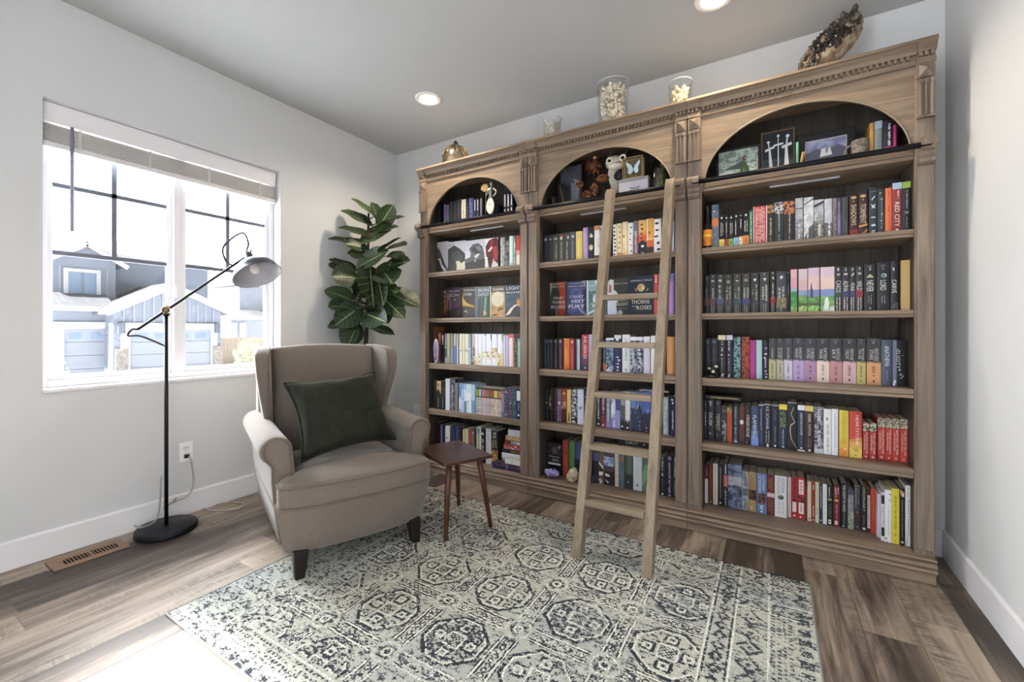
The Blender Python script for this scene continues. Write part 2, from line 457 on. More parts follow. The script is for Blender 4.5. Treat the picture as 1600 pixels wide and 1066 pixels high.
rf.prism([(hx - .6, pz_ - .1), (hx - .6, pz_ + .05), (hx - 3, pz_ + .75), (hx - 3, pz_ + .55)], gy(20, hx - 1), gy(180, hx - 1), 'y') if False else None
rf.add([(hx - .5, gy(20, hx - 1), pz_), (hx - .5, gy(178, hx - 1), pz_), (hx - 2.1, gy(178, hx - 1), pz_ + .75), (hx - 2.1, gy(20, hx - 1), pz_ + .75)], [(0, 1, 2, 3)])
rf.build('roof', SHING, hs)
# white fascia boards and trims
tr_ = MB()
def strip(a, b, x, w=.18, t=.06):
    d = Vector((b[0] - a[0], b[1] - a[1])).normalized(); nx = Vector((-d.y, d.x)) * w / 2
    tr_.prism([(a[0] + nx.x, a[1] + nx.y), (b[0] + nx.x, b[1] + nx.y), (b[0] - nx.x, b[1] - nx.y), (a[0] - nx.x, a[1] - nx.y)], x, x + t, 'x')
strip((yA - ov, eL - sL * ov + .05), (apex.y, apex.z + .05), hx + .4, .26); strip((apex.y, apex.z + .05), (yB + ov, eR - sR * ov + .05), hx + .4, .26)
strip((gL.y - .3, gL.z - .3 * s1 + .05), (ga.y, ga.z + .05), hx - 1.6); strip((ga.y, ga.z + .05), (gR.y + .3, gR.z - .2), hx - 1.6)
strip((gR.y, zu), (yb, zu), hx - 2.5, .22)
strip((gy(20, hx - .5), pz_), (gy(178, hx - .5), pz_), hx - .5, .2)
def frame(px0, px1, py0, py1, x, w=.2):
    a, b = on_x(px0, py0, x), on_x(px1, py1, x)
    tr_.box(x, x + .08, a.y - w, a.y, b.z, a.z + w).box(x, x + .08, b.y, b.y + w, b.z, a.z + w).box(x, x + .08, a.y, b.y, a.z, a.z + w)
    return a, b
def garage(px0, px1, py0, x):
    a = on_x(px0, py0, x); b = on_x(px1, py0, x)
    y0, y1, zt = a.y, b.y, a.z
    w = .28
    tr_.box(x, x + .1, y0 - w, y0, GZ, zt + w).box(x, x + .1, y1, y1 + w, GZ, zt + w).box(x, x + .1, y0, y1, zt, zt + w)
    g = MB(); h = (zt - GZ) / 4
    for i in range(4): g.box(x - .05, x + .03, y0, y1, GZ + i * h + .02, GZ + (i + 1) * h - .005)
    go = g.build('garage_door', GDOOR, hs)
    p = MB(); nn = 2 if y1 - y0 < 3 else 4
    for i in range(nn):
        ww = (y1 - y0) / nn
        p.box(x + .03, x + .045, y0 + i * ww + .15, y0 + (i + 1) * ww - .15, zt - h * .75, zt - h * .3)
    p.build('pane', PANE, go)
garage(202, 328, 515, hx); garage(99, 167, 514, hx - 1)
a, b2 = frame(106, 150, 424, 465, hx - 2, .14)
tr_.box(hx - 2, hx - 1.9, a.y - .14, b2.y + .14, b2.z - .16, b2.z)
tr_.build('trim', WHT, hs)
w = MB(); yc = (a.y + b2.y) / 2
w.box(hx - 2, hx - 1.96, a.y, yc - .05, b2.z, a.z).box(hx - 2, hx - 1.96, yc + .05, b2.y, b2.z, a.z)
w.build('window', PANE, hs)
lp = MB()
for px in (188, 337):
    p = on_x(px, 512, hx); lp.box(hx, hx + .2, p.y - .1, p.y + .1, p.z - .25, p.z + .2)
lp.build('wall_lantern', plain('#555a66', .6), hs)
sv = MB()
for p0, p1 in ((179, 199), (331, 345)):
    sv.box(hx, hx + .14, gy(p0, hx), gy(p1, hx), GZ, on_x(190, 545, hx).z)
sv.build('stone_veneer', STONE, hs)
# --- farther house on the right
h2x = -34.0
A = on_x(360, 560, h2x)
h2 = thing('house', (h2x - 2, A.y, GZ), 'distant pale grey house beyond the fence, seen behind the lamp shade', 'house')
mb = MB()
mb.box(h2x - 7, h2x - 2, gy(374, h2x - 2), gy(470, h2x - 2), GZ, on_x(380, 447, h2x - 2).z)
mb.box(h2x - 7, h2x, gy(361, h2x), gy(470, h2x), GZ, on_x(380, 500, h2x).z)
mb.build('wall', SIDING2, h2)
rf = MB()
z_a, z_b = on_x(380, 500, h2x).z, on_x(374, 484, h2x - 2).z
rf.add([(h2x + .4, gy(356, h2x), z_a), (h2x + .4, gy(470, h2x), z_a), (h2x - 2, gy(470, h2x), z_b), (h2x - 2, gy(372, h2x - 2), z_b), (h2x - 7, gy(356, h2x), z_a)], [(0, 1, 2, 3), (0, 3, 4)])
zc = on_x(380, 447, h2x - 2).z
rf.add([(h2x - 1.6, gy(366, h2x - 2), zc), (h2x - 1.6, gy(480, h2x - 2), zc), (h2x - 4.5, gy(480, h2x - 2), zc + 1.4), (h2x - 4.5, gy(385, h2x - 2), zc + 1.4), (h2x - 7.5, gy(366, h2x - 2), zc), (h2x - 7.5, gy(480, h2x - 2), zc)], [(0, 1, 2, 3), (0, 3, 4), (3, 2, 5, 4)])
rf.build('roof', SHING, h2)
for px0, px1 in ((363.5, 366.5), (377, 380.5)):
    a, b2 = on_x(px0, 507, h2x), on_x(px1, 524, h2x)
    MB().box(h2x, h2x + .1, a.y - .15, b2.y + .15, b2.z - .15, a.z + .15).build('window', WHT, h2)
# fence and shrubs
fx_ = -24.0
f0, f1 = on_x(345, 528, fx_), on_x(480, 528, fx_)
fe = MB(); y = f0.y
while y < f1.y: fe.box(fx_ - .03, fx_, y, y + .17, GZ, f0.z); y += .18
tag(fe.build('fence', plain('#a39686', .9)), 'low brown wooden fence beside the far house', 'fence')
def shrub(px0, px1, pyt, pyb, x, lab, cols, seed):
    rnd = random.Random(seed)
    a, b = on_x(px0, pyb, x), on_x(px1, pyt, x)
    c = Vector((x, (a.y + b.y) / 2, GZ)); ry = (b.y - a.y) / 2; hgt = b.z - GZ
    t = thing('shrub', c, lab, 'shrub')
    mb = MB()
    for i in range(900):
        u, v, w = rnd.gauss(0, 1), rnd.gauss(0, 1), rnd.gauss(0, 1)
        l = math.sqrt(u * u + v * v + w * w) or 1; r = rnd.uniform(.6, 1)
        p = Vector((c.x + u / l * r * ry, c.y + v / l * r * ry, GZ + hgt * .55 + w / l * r * hgt * .45))
        s = ry * rnd.uniform(.06, .13)
        q = Matrix.Rotation(rnd.uniform(0, 6), 3, Vector((rnd.random(), rnd.random(), rnd.random() + .01)).normalized())
        mb.add([p + q @ Vector(e) * s for e in ((-1, 0, 0), (0, -.5, 0), (1, 0, 0), (0, .5, .1))], [(0, 1, 2, 3)])
    mb.build('foliage', cols, t, fixn=False)
    st = MB()
    for i in range(5):
        st.tube([c, (c.x + rnd.uniform(-.3, .3) * ry, c.y + rnd.uniform(-.5, .5) * ry, GZ + hgt * .6)], [.05 * ry, .02 * ry], 6)
    st.build('stems', plain('#6f6150', .9), t)
shrub(366, 409, 529, 560, -17, 'green leafy shrub by the driveway, low in the right pane', plain('#8f9c74', .8), 3)
shrub(60, 116, 557, 592, -8, 'pale twiggy shrub low in the left pane', plain('#a3a78f', .8), 4)

# ------------------------------------------------------------------ daylight
wd = bpy.data.worlds.new('sky'); SC.world = wd; wd.use_nodes = True
nt = wd.node_tree; nt.nodes.clear()
wo = nt.nodes.new('ShaderNodeOutputWorld'); bg = nt.nodes.new('ShaderNodeBackground')
tc = nt.nodes.new('ShaderNodeTexCoord'); sp = nt.nodes.new('ShaderNodeSeparateXYZ'); nt.links.new(tc.outputs['Generated'], sp.inputs[0])
mr = nt.nodes.new('ShaderNodeMapRange'); mr.inputs[1].default_value = -.1; mr.inputs[2].default_value = -.85
mr.inputs[3].default_value = SKY_FILL; mr.interpolation_type = 'SMOOTHSTEP'
# the sky on the street side is brighter the higher one looks
me_ = nt.nodes.new('ShaderNodeMapRange'); me_.inputs[1].default_value = .34; me_.inputs[2].default_value = .62; me_.inputs[3].default_value = SKY_LOW; me_.inputs[4].default_value = SKY_HIGH
nt.links.new(sp.outputs[2], me_.inputs[0]); nt.links.new(me_.outputs[0], mr.inputs[4])
nt.links.new(sp.outputs[0], mr.inputs[0]); nt.links.new(mr.outputs[0], bg.inputs[1])
bg.inputs[0].default_value = (.94, .97, 1.0, 1)
nt.links.new(bg.outputs[0], wo.inputs[0])

sun = bpy.data.lights.new('sun', 'SUN'); sun.energy = 17.0; sun.angle = math.radians(3.5); sun.color = (1, .99, .98)
so_ = bpy.data.objects.new('sun', sun); COL.objects.link(so_)
so_.rotation_euler = Vector((-.05, 1.0, -1.0)).to_track_quat('-Z', 'Y').to_euler(); so_.location = (2, -8, 6)
# ------------------------------------------------------------------ bookcases
OAK = wood('oak_vertical', '#5c5047', '#8a7c6e', 2, .9, .45, 20, .10)
OAKH = wood('oak_horizontal', '#62554a', '#917f6b', 0, .9, .45, 20, .10)
OAKB = wood('oak_shaded_recess', '#2e2925', '#4d463f', 2, .8, .6, 13, .10)  # darker copy of the oak: shade inside the shelves put into the colour
BLACK = plain('#1c1d22', .35, .6, name='black_rail')
UX = [.602, 1.593, 2.606, 3.62]
ST = .072
SHELF = [1.915, 1.56, 1.198, .842, .483, .112]
TH = [.045, .036, .034, .042, .042, .03]
YB, YS, YFACE = -.022, -.302, -.322
BAYLAB = ['tall oak bookcase next to the plant, nearest the window', 'tall oak bookcase in the middle, behind the ladder', 'tall oak bookcase at the far right, beside the bare wall']
def bay(i): return UX[i] + ST, UX[i + 1] - ST * .93
def corbel_prof():
    # side profile (y, z): scroll bracket
    p = [(YFACE, 1.945), (-.352, 1.945), (-.385, 1.938), (-.398, 1.922), (-.398, 1.905), (-.386, 1.890), (-.368, 1.880), (-.360, 1.866), (-.366, 1.852), (-.364, 1.838), (-.350, 1.830), (YFACE, 1.830)]
    return p
def build_bookcase(i):
    x0, x1 = UX[i] + .0008, UX[i + 1] - .0008
    a, b = bay(i); cxm = (a + b) / 2
    t = thing('bookcase', ((x0 + x1) / 2, -.17, 0), BAYLAB[i], 'bookcase', 'oak bookcases along the back wall')
    for xa, xb in ((x0, x0 + .02), (x1 - .02, x1)):
        MB().box(xa, xb, YB, YS, .0, 2.30).build('side_panel', OAK, t)
    # inner cheeks so that the openings read as one lined box
    for xa, xb in ((a - .02, a), (b, b + .02)):
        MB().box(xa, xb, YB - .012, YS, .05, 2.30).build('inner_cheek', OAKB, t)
    bp = MB(); n = 8; w = (b - a) / n
    for k in range(n): bp.box(a + k * w + .0018, a + (k + 1) * w - .0018, YB, YB - .012, .05, 2.30)
    bp.box(a, b, YB, YB - .006, .05, 2.30)
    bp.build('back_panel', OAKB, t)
    for k, (z, th) in enumerate(zip(SHELF, TH)):
        s = MB()
        s.box(a, b, YB - .012, YS - .002, z - th, z)
        s.box(a, b, YS - .002, YS - .010, z - th * .56, z - .001).box(a, b, YS - .002, YS - .007, z - th, z - th * .62)
        s.build('shelf', OAKH, t, bevel=.0022)
    MB().box(x0, x1, YB, YS, 2.30, 2.34).build('top_panel', OAKH, t)
    # stiles with raised pilaster, scroll bracket, fluted block and diamond block
    for xa, xb in ((x0, a), (b, x1)):
        s = MB().box(xa, xb, YS, YFACE, .10, 2.29); m0, m1 = xa + .005, xb - .005
        so = s.build('stile', OAK, t, bevel=.0015)
        MB().box(m0, m1, YFACE, YFACE - .014, .14, 1.83).build('pilaster', OAK, so, bevel=.003)
        MB().prism(corbel_prof(), m0, m1, 'x').build('scroll_bracket', OAK, so, bevel=.0025)
        fl = MB().box(m0 - .002, m1 + .002, YFACE, YFACE - .020, 2.045, 2.208)
        fl.box(m0 - .003, m1 + .003, YFACE, YFACE - .026, 2.038, 2.046)
        nf = 3; fw2 = (m1 - m0) / nf
        for k in range(nf):
            fl.prism([(m0 + (k + .5) * fw2 + fw2 * .36 * math.cos(q), YFACE - .020 - fw2 * .42 * math.sin(q)) for q in [PI * j / 6 for j in range(7)]], 2.047, 2.186, 'z')
            fl.prism([(m0 + (k + .5) * fw2 - fw2 * .36, 2.186), (m0 + (k + .5) * fw2 + fw2 * .36, 2.186), (m0 + (k + .5) * fw2 + fw2 * .4, 2.204), (m0 + (k + .5) * fw2 - fw2 * .4, 2.204)], YFACE - .020, YFACE - .030, 'y')
        fl.build('fluted_block', OAK, so)
        d = MB().box(m0 - .002, m1 + .002, YFACE, YFACE - .016, 2.214, 2.279)
        mx_, mz, hw, hz = (m0 + m1) / 2, 2.2465, (m1 - m0) / 2 - .005, .027
        d.add([(mx_ - hw, YFACE - .016, mz - hz), (mx_ + hw, YFACE - .016, mz - hz), (mx_ + hw, YFACE - .016, mz + hz), (mx_ - hw, YFACE - .016, mz + hz), (mx_, YFACE - .038, mz)],
              [(0, 1, 4), (1, 2, 4), (2, 3, 4), (3, 0, 4)])
        d.build('diamond_block', OAK, so)
    # arch panel
    ap = MB(); A_, B_, zc, zt = (b - a) / 2 - .012, .325, SHELF[0] - .01, 2.29; n = 40
    arc = [(cxm - A_ * math.cos(PI * k / n), zc + B_ * math.sin(PI * k / n)) for k in range(n + 1)]
    for yy, flip in ((YFACE + .004, False), (YS, True)):
        for k in range(n):
            (xa, za), (xb, zb) = arc[k], arc[k + 1]
            q = [(xa, yy, za), (xb, yy, zb), (xb, yy, zt), (xa, yy, zt)]
            ap.quad(*q)
        ap.quad((a, yy, zc), (arc[0][0], yy, zc), (arc[0][0], yy, zt), (a, yy, zt)); ap.quad((arc[-1][0], yy, zc), (b, yy, zc), (b, yy, zt), (arc[-1][0], yy, zt))
    for k in range(n):
        (xa, za), (xb, zb) = arc[k], arc[k + 1]
        ap.quad((xa, YFACE + .004, za), (xb, YFACE + .004, zb), (xb, YS, zb), (xa, YS, za))
    apo = ap.build('arch_panel', OAKH, t, fixn=True)
    lip = [(x + (x - cxm) * -.004, YFACE + .002, z) for x, z in arc]
    MB().tube(lip, .0042, 6).build('arch_bead', plain('#8a7d6b', .4, name='oak_bead'), apo)
    # cornice: band, dentils, cove and cap; it steps forward over the stiles
    co = MB()
    def run(xa, xb, dy):
        co.box(xa, xb, YS, YFACE - .008 - dy, 2.279, 2.292)
        co.box(xa, xb, YS, YFACE - .004 - dy, 2.292, 2.304)
        co.box(xa, xb, YS, YFACE + .002 - dy, 2.304, 2.324)
        co.prism([(YS, 2.324), (YFACE - .016 - dy, 2.324), (YFACE - .020 - dy, 2.330), (YFACE - .026 - dy, 2.345), (YFACE - .040 - dy, 2.356), (YFACE - .044 - dy, 2.358), (YS, 2.358)], xa, xb, 'x')
    run(a - .004, b + .004, 0); run(x0, a - .004, .012); run(b + .004, x1, .012)
    co.build('cornice', OAKH, t)
    DM = plain('#7f7262', .5, name='oak_dentil'); de = MB(); x = a + .006
    while x < b - .01: de.box(x, x + .0105, YFACE + .002, YFACE - .015, 2.306, 2.3232); x += .0215
    de.build('dentil_molding', DM, t)
    for xa, xb in ((x0, a - .004), (b + .004, x1)):
        x = xa + .004; de = MB()
        while x < xb - .010: de.box(x, x + .0110, YFACE - .010, YFACE - .027, 2.306, 2.3232); x += .0195
        de.build('dentil_molding', DM, t)
    MB().box(x0, x1, YB, YFACE - .052, 2.3582, 2.372).build('cap_board', OAKH, t, bevel=.002)
    # plinth and base moulding
    MB().box(x0, x1, YB, -.340, 0.0, .054).build('plinth', OAKH, t, bevel=.0015)
    MB().prism([(YS + .01, .054), (-.362, .054), (-.366, .060), (-.364, .067), (-.356, .070), (-.356, .073), (-.362, .080), (-.360, .086), (-.352, .092), (-.344, .096), (-.342, .099), (-.352, .101), (-.354, .106), (-.350, .1115), (YS + .01, .1115)], x0, x1, 'x').build('base_moulding', OAKH, t)
    # ladder rail between the brackets
    MB().tube([(a - .040, -.383, 1.905), (b + .040, -.383, 1.905)], .0125, 14).build('ladder_rail', BLACK, t)
    return t
CASES = [build_bookcase(i) for i in range(3)]
LED = plain('#9a9aa0', .4, .2, name='led_strip_white')
for i, lab in enumerate(('slim light bar under the arch niche of the left bookcase', 'slim light bar under the arch niche of the middle bookcase', 'slim light bar under the arch niche of the right bookcase')):
    px = ((740, 349), (928, 320), (1257, 275))[i]
    p = on_z(*px, SHELF[0] - TH[0]); w = .15
    l = thing('light_bar', (p.x, -.22, SHELF[0] - TH[0]), lab, 'light bar', 'light bars under the arch niches')
    MB().box(p.x - w, p.x + w, -.232, -.208, SHELF[0] - TH[0] - .011, SHELF[0] - TH[0] - .0003).build('housing', LED, l, bevel=.003)
    MB().box(p.x + w - .03, p.x + w - .012, -.229, -.211, SHELF[0] - TH[0] - .0125, SHELF[0] - TH[0] - .011).build('sensor', plain('#55565c', .4), l)
# ------------------------------------------------------------------ ladder
LAD = wood('ladder_oak', '#6e6253', '#958672', 2, .9, .5, 22, .08)
LADX = wood('ladder_oak_rung', '#6e6253', '#958672', 0, .9, .5, 22, .08)
lb0 = Vector((2.2, -.925, .008))
yt = -.435; zt_ = 1.90
ld = thing('library_ladder', (2.37, -.945, 0), 'pale wooden ladder leaning on the black rail of the middle bookcase', 'ladder')
def lpt(s): return Vector((0, lb0.y + (yt - lb0.y) * s, lb0.z + (zt_ - lb0.z) * s))
dv = (lpt(1) - lpt(0)).normalized(); nv = Vector((0, dv.z, -dv.y))   # nv: towards the bookcase and down
for x in (2.2, 2.535):
    p0, p1 = lpt(0), lpt(1); d = .032; hw = .0225
    q0 = (p0.y, .008); q1 = (p0.y + 2 * d / nv.y * .5, .008)
    prof = [(p0.y - nv.y * d, .008), (p0.y + nv.y * d, .008), (p1.y + nv.y * d, p1.z + nv.z * d + .02), (p1.y - nv.y * d * .2, p1.z + .03), (p1.y - nv.y * d, p1.z - nv.z * d - .012)]
    MB().prism(prof, x - hw, x + hw, 'x').build('side_rail', LAD, ld, bevel=.003)
for py, px in ((463, 990), (539, 985), (620, 977), (704, 965), (795, 962)):
    # the front edge of the rung as seen between the rails
    best = min((abs(on_y(px, py, lpt(s / 400).y - .03).z - lpt(s / 400).z), s / 400) for s in range(20, 390))[1]
    c = lpt(best)
    MB().box(2.2225, 2.5125, c.y - .038, c.y + .030, c.z - .016, c.z + .012).build('rung', LADX, ld, bevel=.003)
for x in (2.2, 2.535):
    hk = [(-.383 + .017 * math.cos(q), 1.905 + .017 * math.sin(q)) for q in [math.radians(g) for g in range(-40, 190, 20)]]
    MB().tube([(x, y, z) for y, z in hk] + [(x, -.400, 1.86)], .0032, 6).build('rail_hook', BLACK, ld)
# ------------------------------------------------------------------ armchair
def fabric(name, col, col2, scale=260, rough=.92, sheen=.3, bump=.25):
    if name in MATS: return MATS[name]
    m, N = newmat(name)
    v = N.coord('Object', scale)
    f = N.noise(v, 1.0, 2, .6)
    wv = N.noise(N.coord('Object', (scale * .3, scale * .3, scale * 2.2)), 1.0, 2, .6)
    ff = N.math('ADD', N.math('MULTIPLY', f, .5), N.math('MULTIPLY', wv, .5))
    N.base(N.ramp(ff, [(.35, lin(col)), (.65, lin(col2))])); N.rough(rough)
    N.bsdf.inputs['Sheen Weight'].default_value = sheen; N.bsdf.inputs['Specular IOR Level'].default_value = .2
    N.bump(ff, bump, .002)
    return m
FAB = fabric('taupe_linen', '#655d57', '#786f67'); PIPE = fabric('taupe_piping', '#5a524d', '#696059', 200)
ESP = plain('#1d1816', .38, name='espresso_leg')
RZ = math.radians(-21.9)
ch = thing('armchair', (.952, -1.341, 0), 'taupe linen wingback armchair with rolled arms, standing on the rug under the window', 'armchair', rz=RZ)
def lbuild(mb, name, mats, parent, **k):
    """parts of a rotated thing are given in its local frame"""
    o = mb.build(name, mats, None, **k); o.parent = parent; return o
# seat body: apron, slightly bowed front, tapering downwards
def outline(fx, hw, bx, bow, n=10):
    pts = []
    for k in range(n + 1):
        t = -1 + 2 * k / n
        pts.append((fx + bow * (1 - t * t) - .035 * abs(t) ** 6, hw * t))
    pts += [(bx + .03, hw), (bx, hw - .03), (bx, -hw + .03), (bx + .03, -hw)]
    return pts
def stack(mb, layers, m=0):
    n = len(layers[0][0]); vs = []; fs = []
    for pts, z in layers: vs += [(x, y, z(x, y) if callable(z) else z) for x, y in pts]
    for i in range(len(layers) - 1):
        for k in range(n):
            k2 = (k + 1) % n
            fs.append((i * n + k, i * n + k2, (i + 1) * n + k2, (i + 1) * n + k))
    fs.append(tuple(reversed(range(n)))); fs.append(tuple((len(layers) - 1) * n + k for k in range(n)))
    mb.add(vs, fs, m, True); return mb
def scaled(pts, s, c=(0.12, 0)): return [(c[0] + (x - c[0]) * s, c[1] + (y - c[1]) * s) for x, y in pts]
lo, hi = outline(.405, .325, -.44, .02), outline(.425, .362, -.44, .025)
body = MB(); stack(body, [(scaled(lo, .97), .118), (lo, .126), (outline(.412, .34, -.44, .022), .21), (hi, .31), (hi, .325)])
lbuild(body, 'seat_base', FAB, ch, smooth_all=True)
# T-shaped cushion
def tshape(fx, fw, iw, n=10):
    pts = []
    for k in range(n + 1):
        t = -1 + 2 * k / n
        pts.append((fx + .028 * (1 - t * t) - .03 * abs(t) ** 8, fw * t))
    pts += [(fx - .06, fw + .004), (fx - .115, fw), (fx - .130, fw - .02), (fx - .135, iw + .03), (fx - .15, iw), (.10, iw), (-.1, iw), (-.17, iw - .02), (-.18, 0), (-.17, -iw + .02), (-.1, -iw), (.10, -iw), (fx - .15, -iw), (fx - .135, -iw - .03), (fx - .130, -fw + .02), (fx - .115, -fw), (fx - .06, -fw - .004)]
    return pts
tb = tshape(.435, .352, .268)
C0 = (.15, 0)
cush = MB()
crown = lambda h: (lambda x, y: h + .010 * max(0, 1 - (y / .36) ** 2) * max(0, 1 - ((x - .12) / .36) ** 2))
stack(cush, [(scaled(tb, .955, C0), .322), (scaled(tb, .99, C0), .324), (scaled(tb, 1.0, C0), .336), (scaled(tb, 1.006, C0), .37), (scaled(tb, 1.0, C0), .408), (scaled(tb, .985, C0), .422),
             (scaled(tb, .93, C0), crown(.432)), (scaled(tb, .75, C0), crown(.440)), (scaled(tb, .5, C0), crown(.444)), (scaled(tb, .2, C0), crown(.446))])
co = lbuild(cush, 'seat_cushion', FAB, ch)
pp = MB()
for z, s in ((.329, 1.0), (.416, 1.0)): pp.tube([(x, y, z) for x, y in scaled(tb, s, C0)], .0052, 6, closed=True)
po = lbuild(pp, 'piping', PIPE, ch); po.parent = co
# backrest: cushioned slab leaning back
def backpt(u, v):
    z = .36 + v * .645
    y = (u - .5) * 2 * (.272 + .020 * v)
    lean = -.155 - .125 * v
    x = lean + .030 * (1 - (2 * u - 1) ** 2) * math.sin(PI * min(1, .15 + v * .8))
    z += .018 * (1 - (2 * u - 1) ** 2) * v ** 6
    return x, y, z
bk = MB(); nu, nv = 15, 15
vs = []; fs = []
for side in (0, 1):
    for i in range(nu):
        for j in range(nv):
            u, v = i / (nu - 1), j / (nv - 1)
            x, y, z = backpt(u, v)
            ed = 1 - max(abs(2 * u - 1), abs(2 * v - 1)) ** 10
            if side == 0: vs.append((x - .020 * (1 - ed), y, z))
            else: vs.append((-.30 - .17 * v ** .8, y * 1.02, z - (.012 if v == 1 else 0)))
for i in range(nu - 1):
    for j in range(nv - 1):
        a = i * nv + j; fs.append((a, a + nv, a + nv + 1, a + 1)); b_ = nu * nv + a; fs.append((b_, b_ + 1, b_ + nv + 1, b_ + nv))
for j in range(nv - 1):
    for i in (0, nu - 1): a = i * nv + j; fs.append((a, a + 1, nu * nv + a + 1, nu * nv + a))
for i in range(nu - 1):
    for j in (0, nv - 1): a = i * nv + j; fs.append((a, a + nv, nu * nv + a + nv, nu * nv + a))
bk.add(vs, fs, 0, True)
lbuild(bk, 'backrest', FAB, ch, weld=True, bevel=.02, seg=3)
# wings
def wing(sgn):
    prof = [(-.43, .40), (-.50, .985), (-.44, 1.008), (-.30, 1.008), (-.18, 1.000), (-.135, .975), (-.120, .93), (-.114, .86), (-.124, .79), (-.146, .73), (-.165, .67), (-.178, .61), (-.18, .54), (-.18, .40)]
    mb = MB(); n = len(prof)
    def yin(x, z): return .272 + .020 * (z - .36) / .645 + max(0, x + .27) * .22
    def th(x, z):
        return .036 + .036 * min(1, max(0, (z - .55) / .40))
    vs = []
    for x, z in prof: vs.append((x, sgn * yin(x, z), z))
    for x, z in prof: vs.append((x, sgn * (yin(x, z) + th(x, z)), z))
    fs = [(k, (k + 1) % n, n + (k + 1) % n, n + k) for k in range(n)] + [tuple(range(n)), tuple(n + k for k in reversed(range(n)))]
    mb.add(vs, fs, 0, True)
    w = lbuild(mb, 'wing', FAB, ch, bevel=.026, seg=4)
    pm = MB().tube([(x, sgn * (yin(x, z) + .004), z) for x, z in prof[2:13]], .0045, 6)
    p_ = lbuild(pm, 'piping', PIPE, ch); p_.parent = w
for s in (-1, 1): wing(s)
# arms with rolled tops, swept front to back
def scroll(top, n=16):
    """outer contour (d outward from the inner face, z) of the arm's front, clockwise"""
    r = .062; cy_, cz_ = .083, top - r
    pts = [(-.004, .30), (0.0, .40), (.004, .48), (.012, cz_)]
    for k in range(n + 1):
        a = math.radians(180 - k * 235 / n)
        pts.append((cy_ + (r + (.010 if k < 5 else 0)) * math.cos(a) , cz_ + r * math.sin(a)))
    pts += [(.098, cz_ - .075), (.098, .42), (.088, .30), (.062, .126), (.012, .126)]
    return pts
def arm(sgn):
    mb = MB(); yi = .272
    secs = []
    xs = [-.44, -.30, -.15, .0, .12, .22, .288, .300]
    for x in xs:
        top = .622 + .012 * max(0, -(x) / .4)
        sc = scroll(top)
        if x == .300: c = (sum(p[0] for p in sc) / len(sc), sum(p[1] for p in sc) / len(sc)); sc = [(c[0] + (p[0] - c[0]) * .90, c[1] + (p[1] - c[1]) * .97) for p in sc]
        secs.append([(x, sgn * (yi + d), z) for d, z in sc])
    n = len(secs[0]); vs = [p for s_ in secs for p in s_]; fs = []
    for i in range(len(secs) - 1):
        for k in range(n):
            k2 = (k + 1) % n; fs.append((i * n + k, i * n + k2, (i + 1) * n + k2, (i + 1) * n + k))
    fs.append(tuple(range(n))); fs.append(tuple((len(secs) - 1) * n + k for k in reversed(range(n))))
    mb.add(vs, fs, 0, True)
    mb.s[-1] = mb.s[-2] = False
    a = lbuild(mb, 'armrest', FAB, ch)
    sc = scroll(.622); c = (.07, .5)
    pts = [(.303, sgn * (yi + c[0] + (d - c[0]) * .80), c[1] + (z - c[1]) * .93) for d, z in sc[1:-3] if z > .33]
    pm = MB().tube(pts, .0048, 6); p_ = lbuild(pm, 'piping', PIPE, ch); p_.parent = a
for s in (-1, 1): arm(s)
# outside back panel
ob = MB(); ob.prism([(-.44, .126), (-.505, .60), (-.515, .96), (-.46, .97), (-.30, .40), (-.36, .126)], -.345, .345, 'y')
lbuild(ob, 'outside_back', FAB, ch, bevel=.025, seg=3, smooth_all=True)
def cleg(x, y, back=False):
    mb = MB(); s0, s1 = .031, .020
    dx = -.05 if back else .012
    vs = [(x + sx * s0, y + sy * s0, .130) for sx, sy in ((-1, -1), (1, -1), (1, 1), (-1, 1))] + [(x + dx + sx * s1, y + sy * s1 + (.006 if y > 0 else -.006), .0085) for sx, sy in ((-1, -1), (1, -1), (1, 1), (-1, 1))]
    mb.add(vs, [(0, 3, 2, 1), (4, 5, 6, 7), (0, 1, 5, 4), (1, 2, 6, 5), (2, 3, 7, 6), (3, 0, 4, 7)])
    lbuild(mb, 'leg', ESP, ch, bevel=.004)
for y in (-.268, .268): cleg(.385, y); cleg(-.39, y * .95, True)
# ------------------------------------------------------------------ velvet pillow leaning on the backrest
vm, N = newmat('dark_green_velvet')
f = N.noise(N.coord('Object', 9), 1.0, 3, .6, 1.2); ff = N.noise(N.coord('Object', 400), 1.0, 1)
N.base(N.ramp(f, [(.3, lin('#1f221d')), (.7, lin('#2b2f27'))])); N.rough(.85); N.bsdf.inputs['Sheen Weight'].default_value = .55; N.bsdf.inputs['Sheen Roughness'].default_value = .35
N.bsdf.inputs['Sheen Tint'].default_value = (*lin('#83887c'), 1); N.bsdf.inputs['Specular IOR Level'].default_value = .15; N.bump(ff, .1, .001)
pl = thing('throw_pillow', (.952, -1.341, 0), 'dark green velvet pillow leaning in the seat of the armchair', 'pillow')
